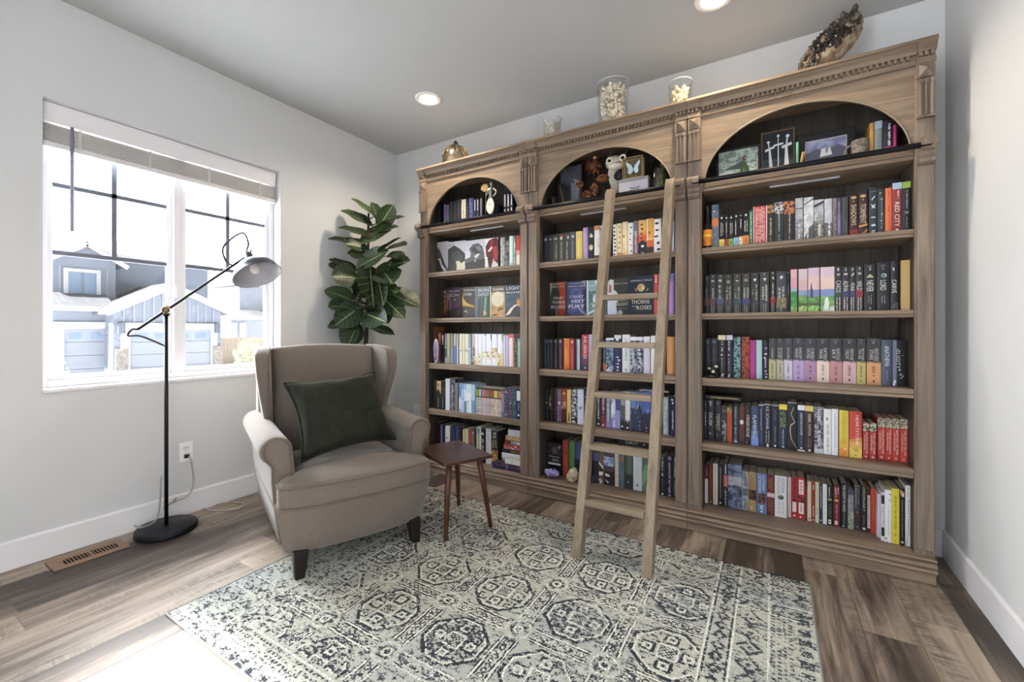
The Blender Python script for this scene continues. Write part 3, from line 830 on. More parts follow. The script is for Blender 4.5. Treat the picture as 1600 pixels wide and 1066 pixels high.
# pillow frame: centre and axes in the chair's local frame
pc = Vector((.085, -.008, .664)); tilt = math.radians(31); roll = math.radians(3)
R0 = Matrix.Rotation(RZ, 3, 'Z') @ Matrix.Rotation(math.radians(6), 3, 'Z') @ Matrix.Rotation(-tilt, 3, 'Y') @ Matrix.Rotation(roll, 3, 'X')
pw = Matrix.Rotation(RZ, 3, 'Z') @ pc + Vector((.952, -1.341, 0))
def pil(u, v, side):
    a, b = 2 * u - 1, 2 * v - 1
    pin = 1 - .15 * (1 - a * a) ** 1.0 * abs(b) ** 3; pin2 = 1 - .15 * (1 - b * b) * abs(a) ** 3
    t = .095 * ((1 - a * a) * (1 - b * b)) ** .40
    wr = .009 * math.sin(9 * a + 4 * b) * (1 - abs(a * b)) * (abs(a) ** 2 + abs(b) ** 2) * .5 + .004 * mnoise.noise(Vector((a * 4, b * 4, side)))
    p = Vector((side * (t + wr * (t > .01)), a * .250 * pin2, b * .212 * pin))
    return pw + R0 @ p
mb = MB()
for side in (1, -1): mb.grid(lambda u, v: pil(u, v, side), 29, 29)
body_ = mb.build('pillow_cover', vm, pl, weld=True)
loop = [pil(i / 28, 0, 1) for i in range(28)] + [pil(1, i / 28, 1) for i in range(28)] + [pil(1 - i / 28, 1, 1) for i in range(28)] + [pil(0, 1 - i / 28, 1) for i in range(28)]
MB().tube(loop, .0075, 6, closed=True).build('piped_edge', vm, pl)

# ------------------------------------------------------------------ side table
WAL = wood('walnut_dark', '#2b1c17', '#50352a', 0, 1.6, .3, 16, .05, '#6a4736')
WALL_ = wood('walnut_leg', '#3a221b', '#63402f', 2, 1.4, .35, 18, .05)
tb_ = thing('side_table', (1.443, -.95, 0), 'small dark walnut side table with splayed legs between the armchair and the bookcase', 'side table', rz=math.radians(-24))
top = MB().prism(rrect(.398, .296, .012, 3), .395, .412, 'z')
lbuild(top, 'table_top', WAL, tb_, bevel=.003)
for sx in (-1, 1):
    for sy in (-1, 1):
        lg = MB().tube([(sx * .135, sy * .090, .397), (sx * .150, sy * .105, .30), (sx * .190, sy * .138, .0125)], [.0155, .0165, .0115], 12)
        lbuild(lg, 'leg', WALL_, tb_)
MB_ = MB()
for sy in (-1, 1): MB_.box(-.15, .15, sy * .085 - .010, sy * .085 + .010, .378, .3952)
lbuild(MB_, 'under_rail', WALL_, tb_)

# ------------------------------------------------------------------ floor lamp
LMP = plain('#26262c', .42, .5, name='lamp_black'); LMP2 = plain('#55575f', .35, .6, name='lamp_grey_enamel'); BRS = plain('#8d7a5f', .35, .8, name='aged_brass')
SHIN = plain('#aeb0b8', .45, .1, name='lamp_inside')
lp = thing('floor_lamp', (.158, -1.845, 0), 'black task floor lamp with dome shade in front of the window', 'floor lamp')
LX, LY = .158, -1.845
MB().lathe([(.0001, 0.0), (.140, 0.0), (.141, .006), (.139, .026), (.134, .032), (.020, .036), (.0001, .036)], 48, (LX, LY, 0)).build('base', LMP, lp)
MB().tube([(LX, LY - .002, .034), (LX, LY - .002, 1.185)], .0095, 14).build('pole', LMP, lp)
J = Vector((LX, LY - .002, 1.215)); E = Vector((.31, -1.492, 1.556)); dA = (E - J).normalized()
MB().lathe([(.0001, -.032), (.015, -.032), (.018, -.02), (.018, .018), (.012, .026), (.0001, .028)], 16, J).build('joint', LMP, lp)
q = dA.cross(Vector((0, 0, 1))).normalized()
kb = MB(); kb.tube([J - q * .022, J + q * .035], [.017, .017], 14); kb.tube([J + q * .035, J + q * .050], [.021, .019], 14)
kb.build('joint_knob', BRS, lp)
tail = J - dA * .16
MB().tube([tail, E], [.0075, .0075], 12).build('arm', LMP, lp)
ax = Vector((.54, .10, -.88)).normalized()
rm = Vector((0, 0, -1)).rotation_difference(ax).to_matrix().to_4x4()
S0 = E + ax * .012
MM = Matrix.Translation(S0) @ rm
# profile along the local -z: socket then dome
MB().lathe([(.0001, .045), (.010, .045), (.014, .030), (.024, .022), (.026, -.008), (.030, -.014), (.030, -.030), (.022, -.034)], 20, mat=MM).build('socket', LMP2, lp)
dome = [(.022, -.028), (.046, -.034), (.080, -.050), (.106, -.074), (.121, -.102), (.127, -.128), (.134, -.132), (.134, -.135)]
so = MB().lathe(dome, 40, mat=MM).build('shade', LMP2, lp)
MB().lathe([(r * .985 - .0012, z - .0016) for r, z in dome], 40, mat=MM).build('shade_lining', SHIN, so)
MB().ball((0, 0, -.085), (.028, .028, .034), 16, 10, mat=MM).build('bulb', plain('#e9e6df', .3, name='bulb_white'), lp)
kn = MB()
for sg in (-1, 1): kn.tube([MM @ Vector((sg * .024, 0, .012)), MM @ Vector((sg * .044, 0, .018))], [.004, .007], 8)
kn.build('shade_knob', BRS, lp)
up = Vector((0, 0, 1))
def bez(pts, n=10):
    out = []
    P = [Vector(p) for p in pts]; P = [P[0]] + P + [P[-1]]
    for i in range(1, len(P) - 2):
        for k in range(n):
            t = k / n; a, b, c, d = P[i - 1], P[i], P[i + 1], P[i + 2]
            out.append(.5 * ((2 * b) + (c - a) * t + (2 * a - 5 * b + 4 * c - d) * t * t + (3 * b - a - 3 * c + d) * t ** 3))
    out.append(P[-2]); return out
CRD = plain('#3a3a42', .7, name='dark_cord')
mid = J + dA * ((E - J).length * .80)
MB().tube(bez([mid, mid + up * .06 - dA * .05, mid + up * .15 - dA * .06, mid + up * .16 + dA * .06, E + up * .075, MM @ Vector((0, 0, .045))]), .0055, 8).build('head_cord', CRD, lp)
MB().tube(bez([tail, tail - dA * .03 + up * .02, tail - dA * .05, tail - up * .05 + dA * .02, J - up * .20 - q * .005, J - up * .20]), .005, 8).build('tail_cord', CRD, lp)
# pale cord: lamp foot, floor loop, then up to the outlet
PC = plain('#b5b2ac', .7, name='pale_cord')
def fz(px, py, z=.0045): return on_z(px, py, z)
wx = .024
path = [(LX - .012, LY - .02, .30), fz(246, 808, .06), fz(222, 824, .042), fz(210, 822, .042)]
MB().tube(bez(path), .0042, 6).build('foot_cord', PC, lp)
c1 = [(oc.x + .020, oc.y + .004, oc.z - .022), (oc.x + .034, oc.y + .012, oc.z - .05), on_x(302, 745, .03), on_x(300, 765, .04), on_x(290, 777, .06), on_x(272, 784, .09), on_x(256, 793, .13)]
MB().tube(bez(c1), .0042, 6).build('wall_cord', PC, lp)
c2 = [on_x(256, 794, .13), on_x(270, 784, .10), on_x(274, 780, .09), fz(271, 796), fz(288, 803), fz(300, 800), fz(316, 795), fz(333, 798), fz(355, 797), fz(374, 794), fz(381, 788), fz(366, 785), fz(345, 787), fz(326, 792), fz(305, 797), fz(292, 801)]
MB().tube(bez(c2), .0045, 6).build('floor_cord', PC, lp)
pg = MB(); pg.box(oc.x + .0086, oc.x + .026, oc.y - .014, oc.y + .010, oc.z - .034, oc.z - .013)
pg.build('plug', plain('#232326', .5, name='plug_black'), lp, bevel=.003)
# ------------------------------------------------------------------ outlets by the corner
p = on_y(652, 641, 0)
w2 = thing('wall_outlet', (p.x, 0, p.z), 'white outlet plate on the back wall just left of the bookcase', 'outlet')
MB().prism([(p.x + u, p.z + w) for u, w in rrect(.072, .116, .006)], -.006, -.0005, 'y').build('cover_plate', MATS['outlet_white'], w2, bevel=.002)
for dz in (.022, -.022): MB().prism([(p.x + u, p.z + dz + w) for u, w in rrect(.034, .030, .012)], -.0085, -.006, 'y').build('receptacle', MATS['outlet_white2'], w2)
p = on_x(614, 657, 0)
ad = MB().box(.0005, .03, p.y - .022, p.y + .022, p.z - .035, p.z + .035); ad.box(.03, .036, p.y - .010, p.y + .010, p.z - .02, p.z + .012)
tag(ad.build('outlet_adapter', MATS['plug_black'], bevel=.003), 'small black plug adapter on the wall behind the armchair', 'adapter')
# ------------------------------------------------------------------ fiddle leaf fig
PX, PY = .30, -.585
pt = thing('potted_fig_tree', (PX, PY, 0), 'tall broad-leaved fig tree in a black planter in the corner behind the armchair', 'potted plant')
POT = plain('#19191d', .55, name='planter_black')
MB().lathe([(.0001, .0), (.118, .0), (.124, .01), (.166, .485), (.172, .488), (.172, .500), (.158, .500), (.155, .46), (.0001, .46)], 36, (PX, PY, 0)).build('planter', POT, pt)
MB().lathe([(.0001, .461), (.10, .466), (.1545, .4605)], 20, (PX, PY, 0)).build('soil', speckled('#2a211a', '#4a3b2e', 60, .95), pt)
BARK = speckled('#2c2622', '#4a423b', 50, .85)
trunk = [(PX - .03, PY, .45), (PX - .025, PY - .01, .80), (PX - .02, PY, 1.1), (PX - .015, PY + .01, 1.45), (PX + .0, PY, 1.80), (PX + .005, PY, 2.02)]
tm = MB().tube(bez(trunk), [.021 - .014 * k / 50 for k in range(51)], 8)
leafm, N = newmat('fig_leaf')
uvn = N.add('ShaderNodeUVMap'); us = N.n.new('ShaderNodeSeparateXYZ'); N.l.new(uvn, us.inputs[0])
du = N.math('ABSOLUTE', N.math('SUBTRACT', us.outputs[0], .5))
rib = N.math('LESS_THAN', du, .022)
vein = N.math('LESS_THAN', N.math('FRACT', N.math('ADD', N.math('MULTIPLY', us.outputs[1], 7), N.math('MULTIPLY', du, -3.2))), .10)
rnd_ = N.add('ShaderNodeAttribute', {}, 0, attribute_name='leaf_tone')
tsp = N.n.new('ShaderNodeSeparateColor'); N.l.new(rnd_, tsp.inputs[0])
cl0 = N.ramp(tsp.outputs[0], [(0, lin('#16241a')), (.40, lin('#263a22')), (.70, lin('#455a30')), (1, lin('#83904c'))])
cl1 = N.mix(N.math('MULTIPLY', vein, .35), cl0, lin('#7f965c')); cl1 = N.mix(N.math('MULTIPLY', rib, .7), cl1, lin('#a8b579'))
N.base(cl1); N.rough(.42); N.bsdf.inputs['Subsurface Weight'].default_value = 0
N.bump(N.math('ADD', vein, rib), .15, .003)
rnd = random.Random(21)
LV, LF, LUV, LT = [], [], [], []
def leaf(base, direction, length, width, face, droop, tone):
    d = Vector(direction).normalized(); f = Vector(face); f = (f - d * f.dot(d)).normalized(); s = d.cross(f)
    nl, nw = 9, 4; o = len(LV)
    for i in range(nl):
        t = i / (nl - 1)
        w = width * (math.sin(PI * min(1, t ** .72 * .97)) ** .75 * (.62 + .45 * t)) if 0 < t < 1 else .004
        c = Vector(base) + d * (length * t) - Vector((0, 0, 1)) * droop * length * t * t
        for j in range(nw + 1):
            a = -1 + 2 * j / nw
            wav = .035 * length * math.sin(t * 11 + j) * abs(a) * .5
            LV.append(c + s * (a * w * .5) + f * (.22 * w * abs(a) ** 1.4 * .6 + wav)); LUV.append((j / nw, t)); LT.append(tone)
    for i in range(nl - 1):
        for j in range(nw): a = o + i * (nw + 1) + j; LF.append((a, a + 1, a + nw + 2, a + nw + 1))
to_cam = Vector((CX - PX, CY - PY, 0)).normalized(); right = Vector((RT[0], RT[1], 0))
dep = (Vector((PX, PY, 0)) - Vector((CX, CY, 0))).dot(Vector((FW[0], FW[1], 0)))
# leaves laid out after the photo: (base px, base py, tip px, tip py, width m, tone, towards-viewer)
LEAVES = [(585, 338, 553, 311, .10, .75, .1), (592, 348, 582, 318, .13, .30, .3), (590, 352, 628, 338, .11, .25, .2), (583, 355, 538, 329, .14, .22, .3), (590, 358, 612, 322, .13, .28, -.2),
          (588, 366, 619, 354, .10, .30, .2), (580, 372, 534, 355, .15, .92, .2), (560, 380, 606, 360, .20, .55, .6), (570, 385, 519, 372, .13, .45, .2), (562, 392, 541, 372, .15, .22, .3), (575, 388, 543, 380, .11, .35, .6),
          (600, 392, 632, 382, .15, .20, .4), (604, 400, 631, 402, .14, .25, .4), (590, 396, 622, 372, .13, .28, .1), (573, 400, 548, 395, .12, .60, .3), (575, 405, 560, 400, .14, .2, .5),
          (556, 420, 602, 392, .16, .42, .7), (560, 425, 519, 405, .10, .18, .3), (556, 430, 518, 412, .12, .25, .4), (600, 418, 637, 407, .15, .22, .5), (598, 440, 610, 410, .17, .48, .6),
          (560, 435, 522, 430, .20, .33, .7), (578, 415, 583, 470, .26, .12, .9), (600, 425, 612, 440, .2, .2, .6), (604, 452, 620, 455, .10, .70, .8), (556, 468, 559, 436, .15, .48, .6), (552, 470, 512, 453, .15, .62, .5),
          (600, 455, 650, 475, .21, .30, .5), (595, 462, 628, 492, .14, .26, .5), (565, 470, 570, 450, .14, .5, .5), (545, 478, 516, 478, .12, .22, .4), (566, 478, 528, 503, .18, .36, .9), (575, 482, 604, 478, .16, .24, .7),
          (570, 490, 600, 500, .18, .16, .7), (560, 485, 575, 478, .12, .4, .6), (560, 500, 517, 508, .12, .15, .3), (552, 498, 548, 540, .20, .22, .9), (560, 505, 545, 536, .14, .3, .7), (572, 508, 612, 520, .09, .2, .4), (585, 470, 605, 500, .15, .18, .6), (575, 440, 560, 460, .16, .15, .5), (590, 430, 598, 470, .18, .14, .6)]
for bx, by, tx, ty, wd_, tone, fc in LEAVES:
    k = dep / FPX
    z0_ = rnd.uniform(-.10, .10); z1_ = z0_ + fc * rnd.uniform(.02, .14) - (1 - fc) * .04
    def P3(px, py, toward):
        a = (px - 800) / FPX; dd = dep - toward
        return Vector((CX, CY, CZ)) + Vector((FW[0], FW[1], 0)) * dd + right * (a * dd) + up * ((HZ - py) / FPX * dd)
    b0, t0 = P3(bx, by, z0_ * .4), P3(tx, ty, z1_ + .05)
    t0.x = max(t0.x, .03); t0.y = min(t0.y, -.03)
    L = (t0 - b0).length; dr = t0 - b0
    fv_ = to_cam * (.30 + .7 * fc) + up * (.95 - .6 * fc) + right * rnd.uniform(-.8, .8)
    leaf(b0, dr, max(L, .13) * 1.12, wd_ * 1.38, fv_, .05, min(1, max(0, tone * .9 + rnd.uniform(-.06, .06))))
    tr0 = Vector((PX - .012, PY, b0.z - .03))
    tm.tube([tr0, (tr0 + b0) / 2 + Vector((0, 0, -.005)), b0], [.006, .005, .003], 5)
for v in LV: v.x = max(v.x, .012); v.y = min(v.y, -.02)
tm.build('trunk', BARK, pt)
lm = MB(); lm.add(LV, LF, 0, True)
lo_ = lm.build('foliage', leafm, pt, fixn=False)
uvl = lo_.data.uv_layers.new(name='UVMap'); at = lo_.data.attributes.new('leaf_tone', 'FLOAT_COLOR', 'POINT')
for lp_ in lo_.data.loops: uvl.data[lp_.index].uv = LUV[lp_.vertex_index]
for i, t in enumerate(LT): at.data[i].color = (t, t, t, 1)
# ------------------------------------------------------------------ books
CN = dict(k='19191e', w='e6e4e0', n='1f2638', s='5c6067', g='3b3d41', o='c9632a', r='a62a2c', y='d9c04a', c='d8d0b4', m='5a1f24', b='3b5a93', l='b9a5cf', t='3f6b70', e='3f6a48', d='2a2422', p='a9748a', a='a8c6cc', u='6b5a7c', v='9a9ba2', x='c2a05a', i='c8c9cf')
def hexc(c):
    c = CN.get(c, c); r, g, b = (int(c[i:i + 2], 16) for i in (0, 2, 4)); y = .3 * r + .59 * g + .11 * b; k = .14
    return '#%02x%02x%02x' % tuple(int(round((v + (y - v) * k) * .97)) for v in (r, g, b))
TXT = {}
def text_mesh(s):
    if s in TXT: return TXT[s]
    cu = bpy.data.curves.new('lettering', 'FONT'); cu.body = s; cu.resolution_u = 2
    ob = bpy.data.objects.new('lettering', cu)
    me = bpy.data.meshes.new_from_object(ob)
    co = np.array([v.co[:] for v in me.vertices]); fs = [tuple(p.vertices) for p in me.polygons]
    lo = co.min(0); hi = co.max(0); co = (co - lo)[:, :2] / np.maximum((hi - lo)[:2], 1e-6)
    bpy.data.objects.remove(ob); bpy.data.curves.remove(cu); bpy.data.meshes.remove(me)
    TXT[s] = (co, fs); return TXT[s]
class Print:
    """flat printing on the plane y; x0, w across; z from the top downwards"""
    def __init__(self, x0, w, ztop, h, y):
        self.x0, self.w, self.zt, self.h, self.y = x0, w, ztop, h, y
        self.band = MB(); self.ink = MB(); self.bm = []; self.im = []
    def slot(self, lst, mt):
        if mt not in lst: lst.append(mt)
        return lst.index(mt)
    def X(self, u): return self.x0 + u * self.w
    def Z(self, t): return self.zt - t * self.h
    def rect(self, mb, t0, t1, u0, u1, m, dy):
        mb.quad((self.X(u0), self.y - dy, self.Z(t1)), (self.X(u1), self.y - dy, self.Z(t1)), (self.X(u1), self.y - dy, self.Z(t0)), (self.X(u0), self.y - dy, self.Z(t0)), m)
    def run(self, spec, rnd, base):
        for op in [o for o in spec.split(';') if o.strip()]:
            f = op.strip().split(','); k = f[0]
            if k == 'b':
                u0, u1 = (float(f[4]), float(f[5])) if len(f) > 5 else (.0, 1.0)
                self.rect(self.band, float(f[1]), float(f[2]), u0, u1, self.slot(self.bm, plain(hexc(f[3]), .45)), .0004 + .00003 * len(self.bm))
            elif k == 'p':
                u0, u1 = (float(f[6]), float(f[7])) if len(f) > 7 else (.0, 1.0)
                mt = speckled(hexc(f[3]), hexc(f[4]), float(f[5]) if len(f) > 5 else 60, .45, None, .06)
                self.rect(self.band, float(f[1]), float(f[2]), u0, u1, self.slot(self.bm, mt), .0004 + .00003 * len(self.bm))
            elif k == 'q':   # free polygon q,col,u,t,u,t...
                pts = [float(a) for a in f[2:]]; mt = plain(hexc(f[1]), .45)
                vs = [(self.X(pts[i]), self.y - .0005 - .00004 * len(self.band.f), self.Z(pts[i + 1])) for i in range(0, len(pts), 2)]
                self.band.add(vs, [tuple(range(len(vs)))], self.slot(self.bm, mt))
            elif k == 'v':
                t0, t1, u, hw = map(float, f[1:5]); co, fs = text_mesh(','.join(f[6:]))
                vs = [(self.X(u - hw / 2 + hw * b), self.y - .0008, self.Z(t0 + (t1 - t0) * a)) for a, b in co]
                self.ink.add(vs, fs, self.slot(self.im, plain(hexc(f[5]), .45)))
            elif k == 'h':
                t, th = float(f[1]), float(f[2]); u0, u1 = float(f[3]), float(f[4]); co, fs = text_mesh(','.join(f[6:]))
                vs = [(self.X(u0 + (u1 - u0) * a), self.y - .0008, self.Z(t + th / 2 - th * b)) for a, b in co]
                self.ink.add(vs, fs, self.slot(self.im, plain(hexc(f[5]), .45)))
            elif k == 'm':   # marks too small to read in the photo
                t0, t1, u, hw = map(float, f[1:5]); mt = self.slot(self.im, plain(hexc(f[5]), .45))
                t = t0; st = .55 * hw * self.w / self.h
                while t < t1:
                    dt = st * rnd.uniform(.35, .9)
                    if rnd.random() > .14:
                        a = rnd.uniform(.0, .3); b = rnd.uniform(.7, 1)
                        self.rect(self.ink, t, min(t1, t + dt * .62), u - hw / 2 + hw * a, u - hw / 2 + hw * b, mt, .0008)
                    t += dt
            elif k == 'o':
                t, u, r = map(float, f[1:4]); ry = float(f[5]) if len(f) > 5 else r
                n = 14; vs = [(self.X(u) + r * self.w * math.cos(2 * PI * j / n), self.y - .00075 - .00003 * len(self.ink.f) * .01, self.Z(t) + ry * self.w * math.sin(2 * PI * j / n)) for j in range(n)]
                self.ink.add(vs, [tuple(range(n))], self.slot(self.im, plain(hexc(f[4]), .45)))
            elif k == 's':   # scattered small emblems  s,t0,t1,n,size,col
                t0, t1, n, sz = float(f[1]), float(f[2]), int(f[3]), float(f[4]); mt = self.slot(self.im, plain(hexc(f[5]), .45))
                for j in range(n):
                    tc = t0 + (t1 - t0) * (j + .5) / n; uc = .5 + rnd.uniform(-.18, .18); k_ = 7
                    vs = [(self.X(uc) + sz * self.w * rnd.uniform(.35, 1) * math.cos(2 * PI * q / k_), self.y - .0008, self.Z(tc) + sz * self.w * rnd.uniform(.25, .8) * math.sin(2 * PI * q / k_)) for q in range(k_)]
                    self.ink.add(vs, [tuple(range(k_))], mt)
def ink_parts(pr, b):
    """printing that stands apart on the spine becomes parts of its own"""
    if not pr.ink.f: return
    pcs = sorted((min(pr.ink.v[i][2] for i in f), max(pr.ink.v[i][2] for i in f), k) for k, f in enumerate(pr.ink.f))
    grp = []; hi = -9
    for z0, z1, k in pcs:
        if z0 > hi + .014: grp.append([])
        grp[-1].append(k); hi = max(hi, z1)
    for g in grp:
        mb = MB(); use = {}
        for k in sorted(g):
            f = []
            for i in pr.ink.f[k]:
                if i not in use: use[i] = len(mb.v); mb.v.append(pr.ink.v[i])
                f.append(use[i])
            mb.f.append(tuple(f)); mb.m.append(pr.ink.m[k]); mb.s.append(False)
        mb.build('printed_lettering' if len(g) > 3 else 'printed_emblem', pr.im, b, fixn=False)
PAGE = plain('#cfc6b2', .85, name='book_pages'); PAGEG = plain('#b3985a', .45, .5, name='gilt_pages')
def basemat(c):
    if '/' in c:
        a = c.split('/'); return speckled(hexc(a[0]), hexc(a[1]), float(a[2]) if len(a) > 2 else 55, .42, None, .07)
    return plain(hexc(c), .42)
def make_book(name, x0, x1, z0, h, ys, depth, col, spec, label, group, rnd, hard=True, cat='book'):
    w = x1 - x0
    b = thing(name, ((x0 + x1) / 2, ys, z0), label, cat, group)
    bt = min(.0022, w * .12); bl = min(.0026, w * .10) if hard else .0006
    mt = basemat(col); pr = Print(x0, w, z0 + h, h, ys - bl); pr.run(spec, rnd, mt)
    ins = .003 if hard else .0004
    n = 4; out = []
    for k in range(n + 1):
        t = k / n; out.append((x0 + w * t, ys - bl * (1 - (2 * t - 1) ** 2)))
    outer = [(x0, ys + depth)] + out + [(x1, ys + depth)]
    inner = [(x1 - bt, ys + depth), (x1 - bt, ys + bt), (x0 + bt, ys + bt), (x0 + bt, ys + depth)]
    cv = MB(); cv.prism(outer + inner, z0, z0 + h, 'z', 0)
    mats = [mt]
    for vtx, fc, mi in ((pr.band.v, pr.band.f, pr.band.m),):
        o = len(cv.v); cv.v += vtx
        for f_, m_ in zip(fc, mi):
            cv.f.append(tuple(i + o for i in f_)); cv.m.append(1 + m_); cv.s.append(False)
    mats += pr.bm
    cv.build('cover', mats, b, fixn=False)
    MB().box(x0 + bt, x1 - bt, ys + bt, ys + depth - ins, z0 + ins * .7, z0 + h - ins).build('pages', PAGE, b, fixn=False)
    ink_parts(pr, b)
    return b
ORD = 'first second third fourth fifth sixth seventh eighth ninth tenth eleventh twelfth thirteenth fourteenth fifteenth sixteenth seventeenth eighteenth'.split()
BAYN = ['left', 'middle', 'right']
ROWN = ['in arch niche, %s bookcase', 'on top shelf, %s bookcase', 'on second shelf, %s bookcase', 'on third shelf, %s bookcase', 'on fourth shelf, %s bookcase', 'on bottom shelf, %s bookcase']
def rows(bay_i, row, ys, data, depth=.155):
    """each line: x0 x1 ytop colour | description | printing; x and y are read off an enlarged crop of the photo (T ox oy scale sets which), Y sets the plane of the spines"""
    lines = []; T = (0, 0, 1); y = ys
    for ln in data.strip().splitlines():
        ln = ln.strip()
        if not ln: continue
        if ln[0] == 'T': T = tuple(float(a) for a in ln.split()[1:]); continue
        if ln[0] == 'Y': y = float(ln.split()[1]); continue
        parts = [a.strip() for a in ln.split('|')]
        hd = parts[0].split(); paper = hd[0] == 'P'
        if paper: hd = hd[1:]
        lines.append((T, y, paper, float(hd[0]), float(hd[1]), float(hd[2]), hd[3], parts[1], parts[2] if len(parts) > 2 else ''))
    cnt = {}
    for l in lines: cnt[l[7]] = cnt.get(l[7], 0) + 1
    seen = {}; prev = bay(bay_i)[0] + .001; z0 = SHELF[row] + .0006; zmax = (SHELF[row - 1] - TH[row - 1] - .006) if row else 2.2
    rnd = random.Random(bay_i * 31 + row)
    for (T, y, paper, a, b, t, col, desc, spec) in lines:
        px0, px1, py = T[0] + a / T[2], T[0] + b / T[2], T[1] + t / T[2]
        X0, X1 = on_y(px0, 500, y).x, on_y(px1, 500, y).x
        zt = on_y((px0 + px1) / 2, py, y).z
        X0 = max(X0 + .0003, prev); X1 = min(X1 - .0003, bay(bay_i)[1] - .001)
        lim = bay(bay_i)[1] - .0008
        if X1 - X0 < .004: X1 = min(X0 + .0045, lim)
        if X1 - X0 < .0018: print('SKIPPED', desc); continue
        prev = X1 + .0005
        h = min(max(.10, zt - z0), zmax - z0)
        if cnt[desc] > 1:
            k = seen.get(desc, 0); seen[desc] = k + 1
            lab = '%s %s from left, %s' % (ORD[k], desc, ROWN[row] % BAYN[bay_i])
        else: lab = '%s %s' % (desc, ROWN[row] % BAYN[bay_i])
        d = min(depth * (.9 + .2 * rnd.random()), -.045 - y)
        nm = 'paperback' if paper else 'book'
        make_book(nm, X0, X1, z0, h, y, d, col, spec, lab, 'books ' + ROWN[row] % BAYN[bay_i], rnd, not paper)
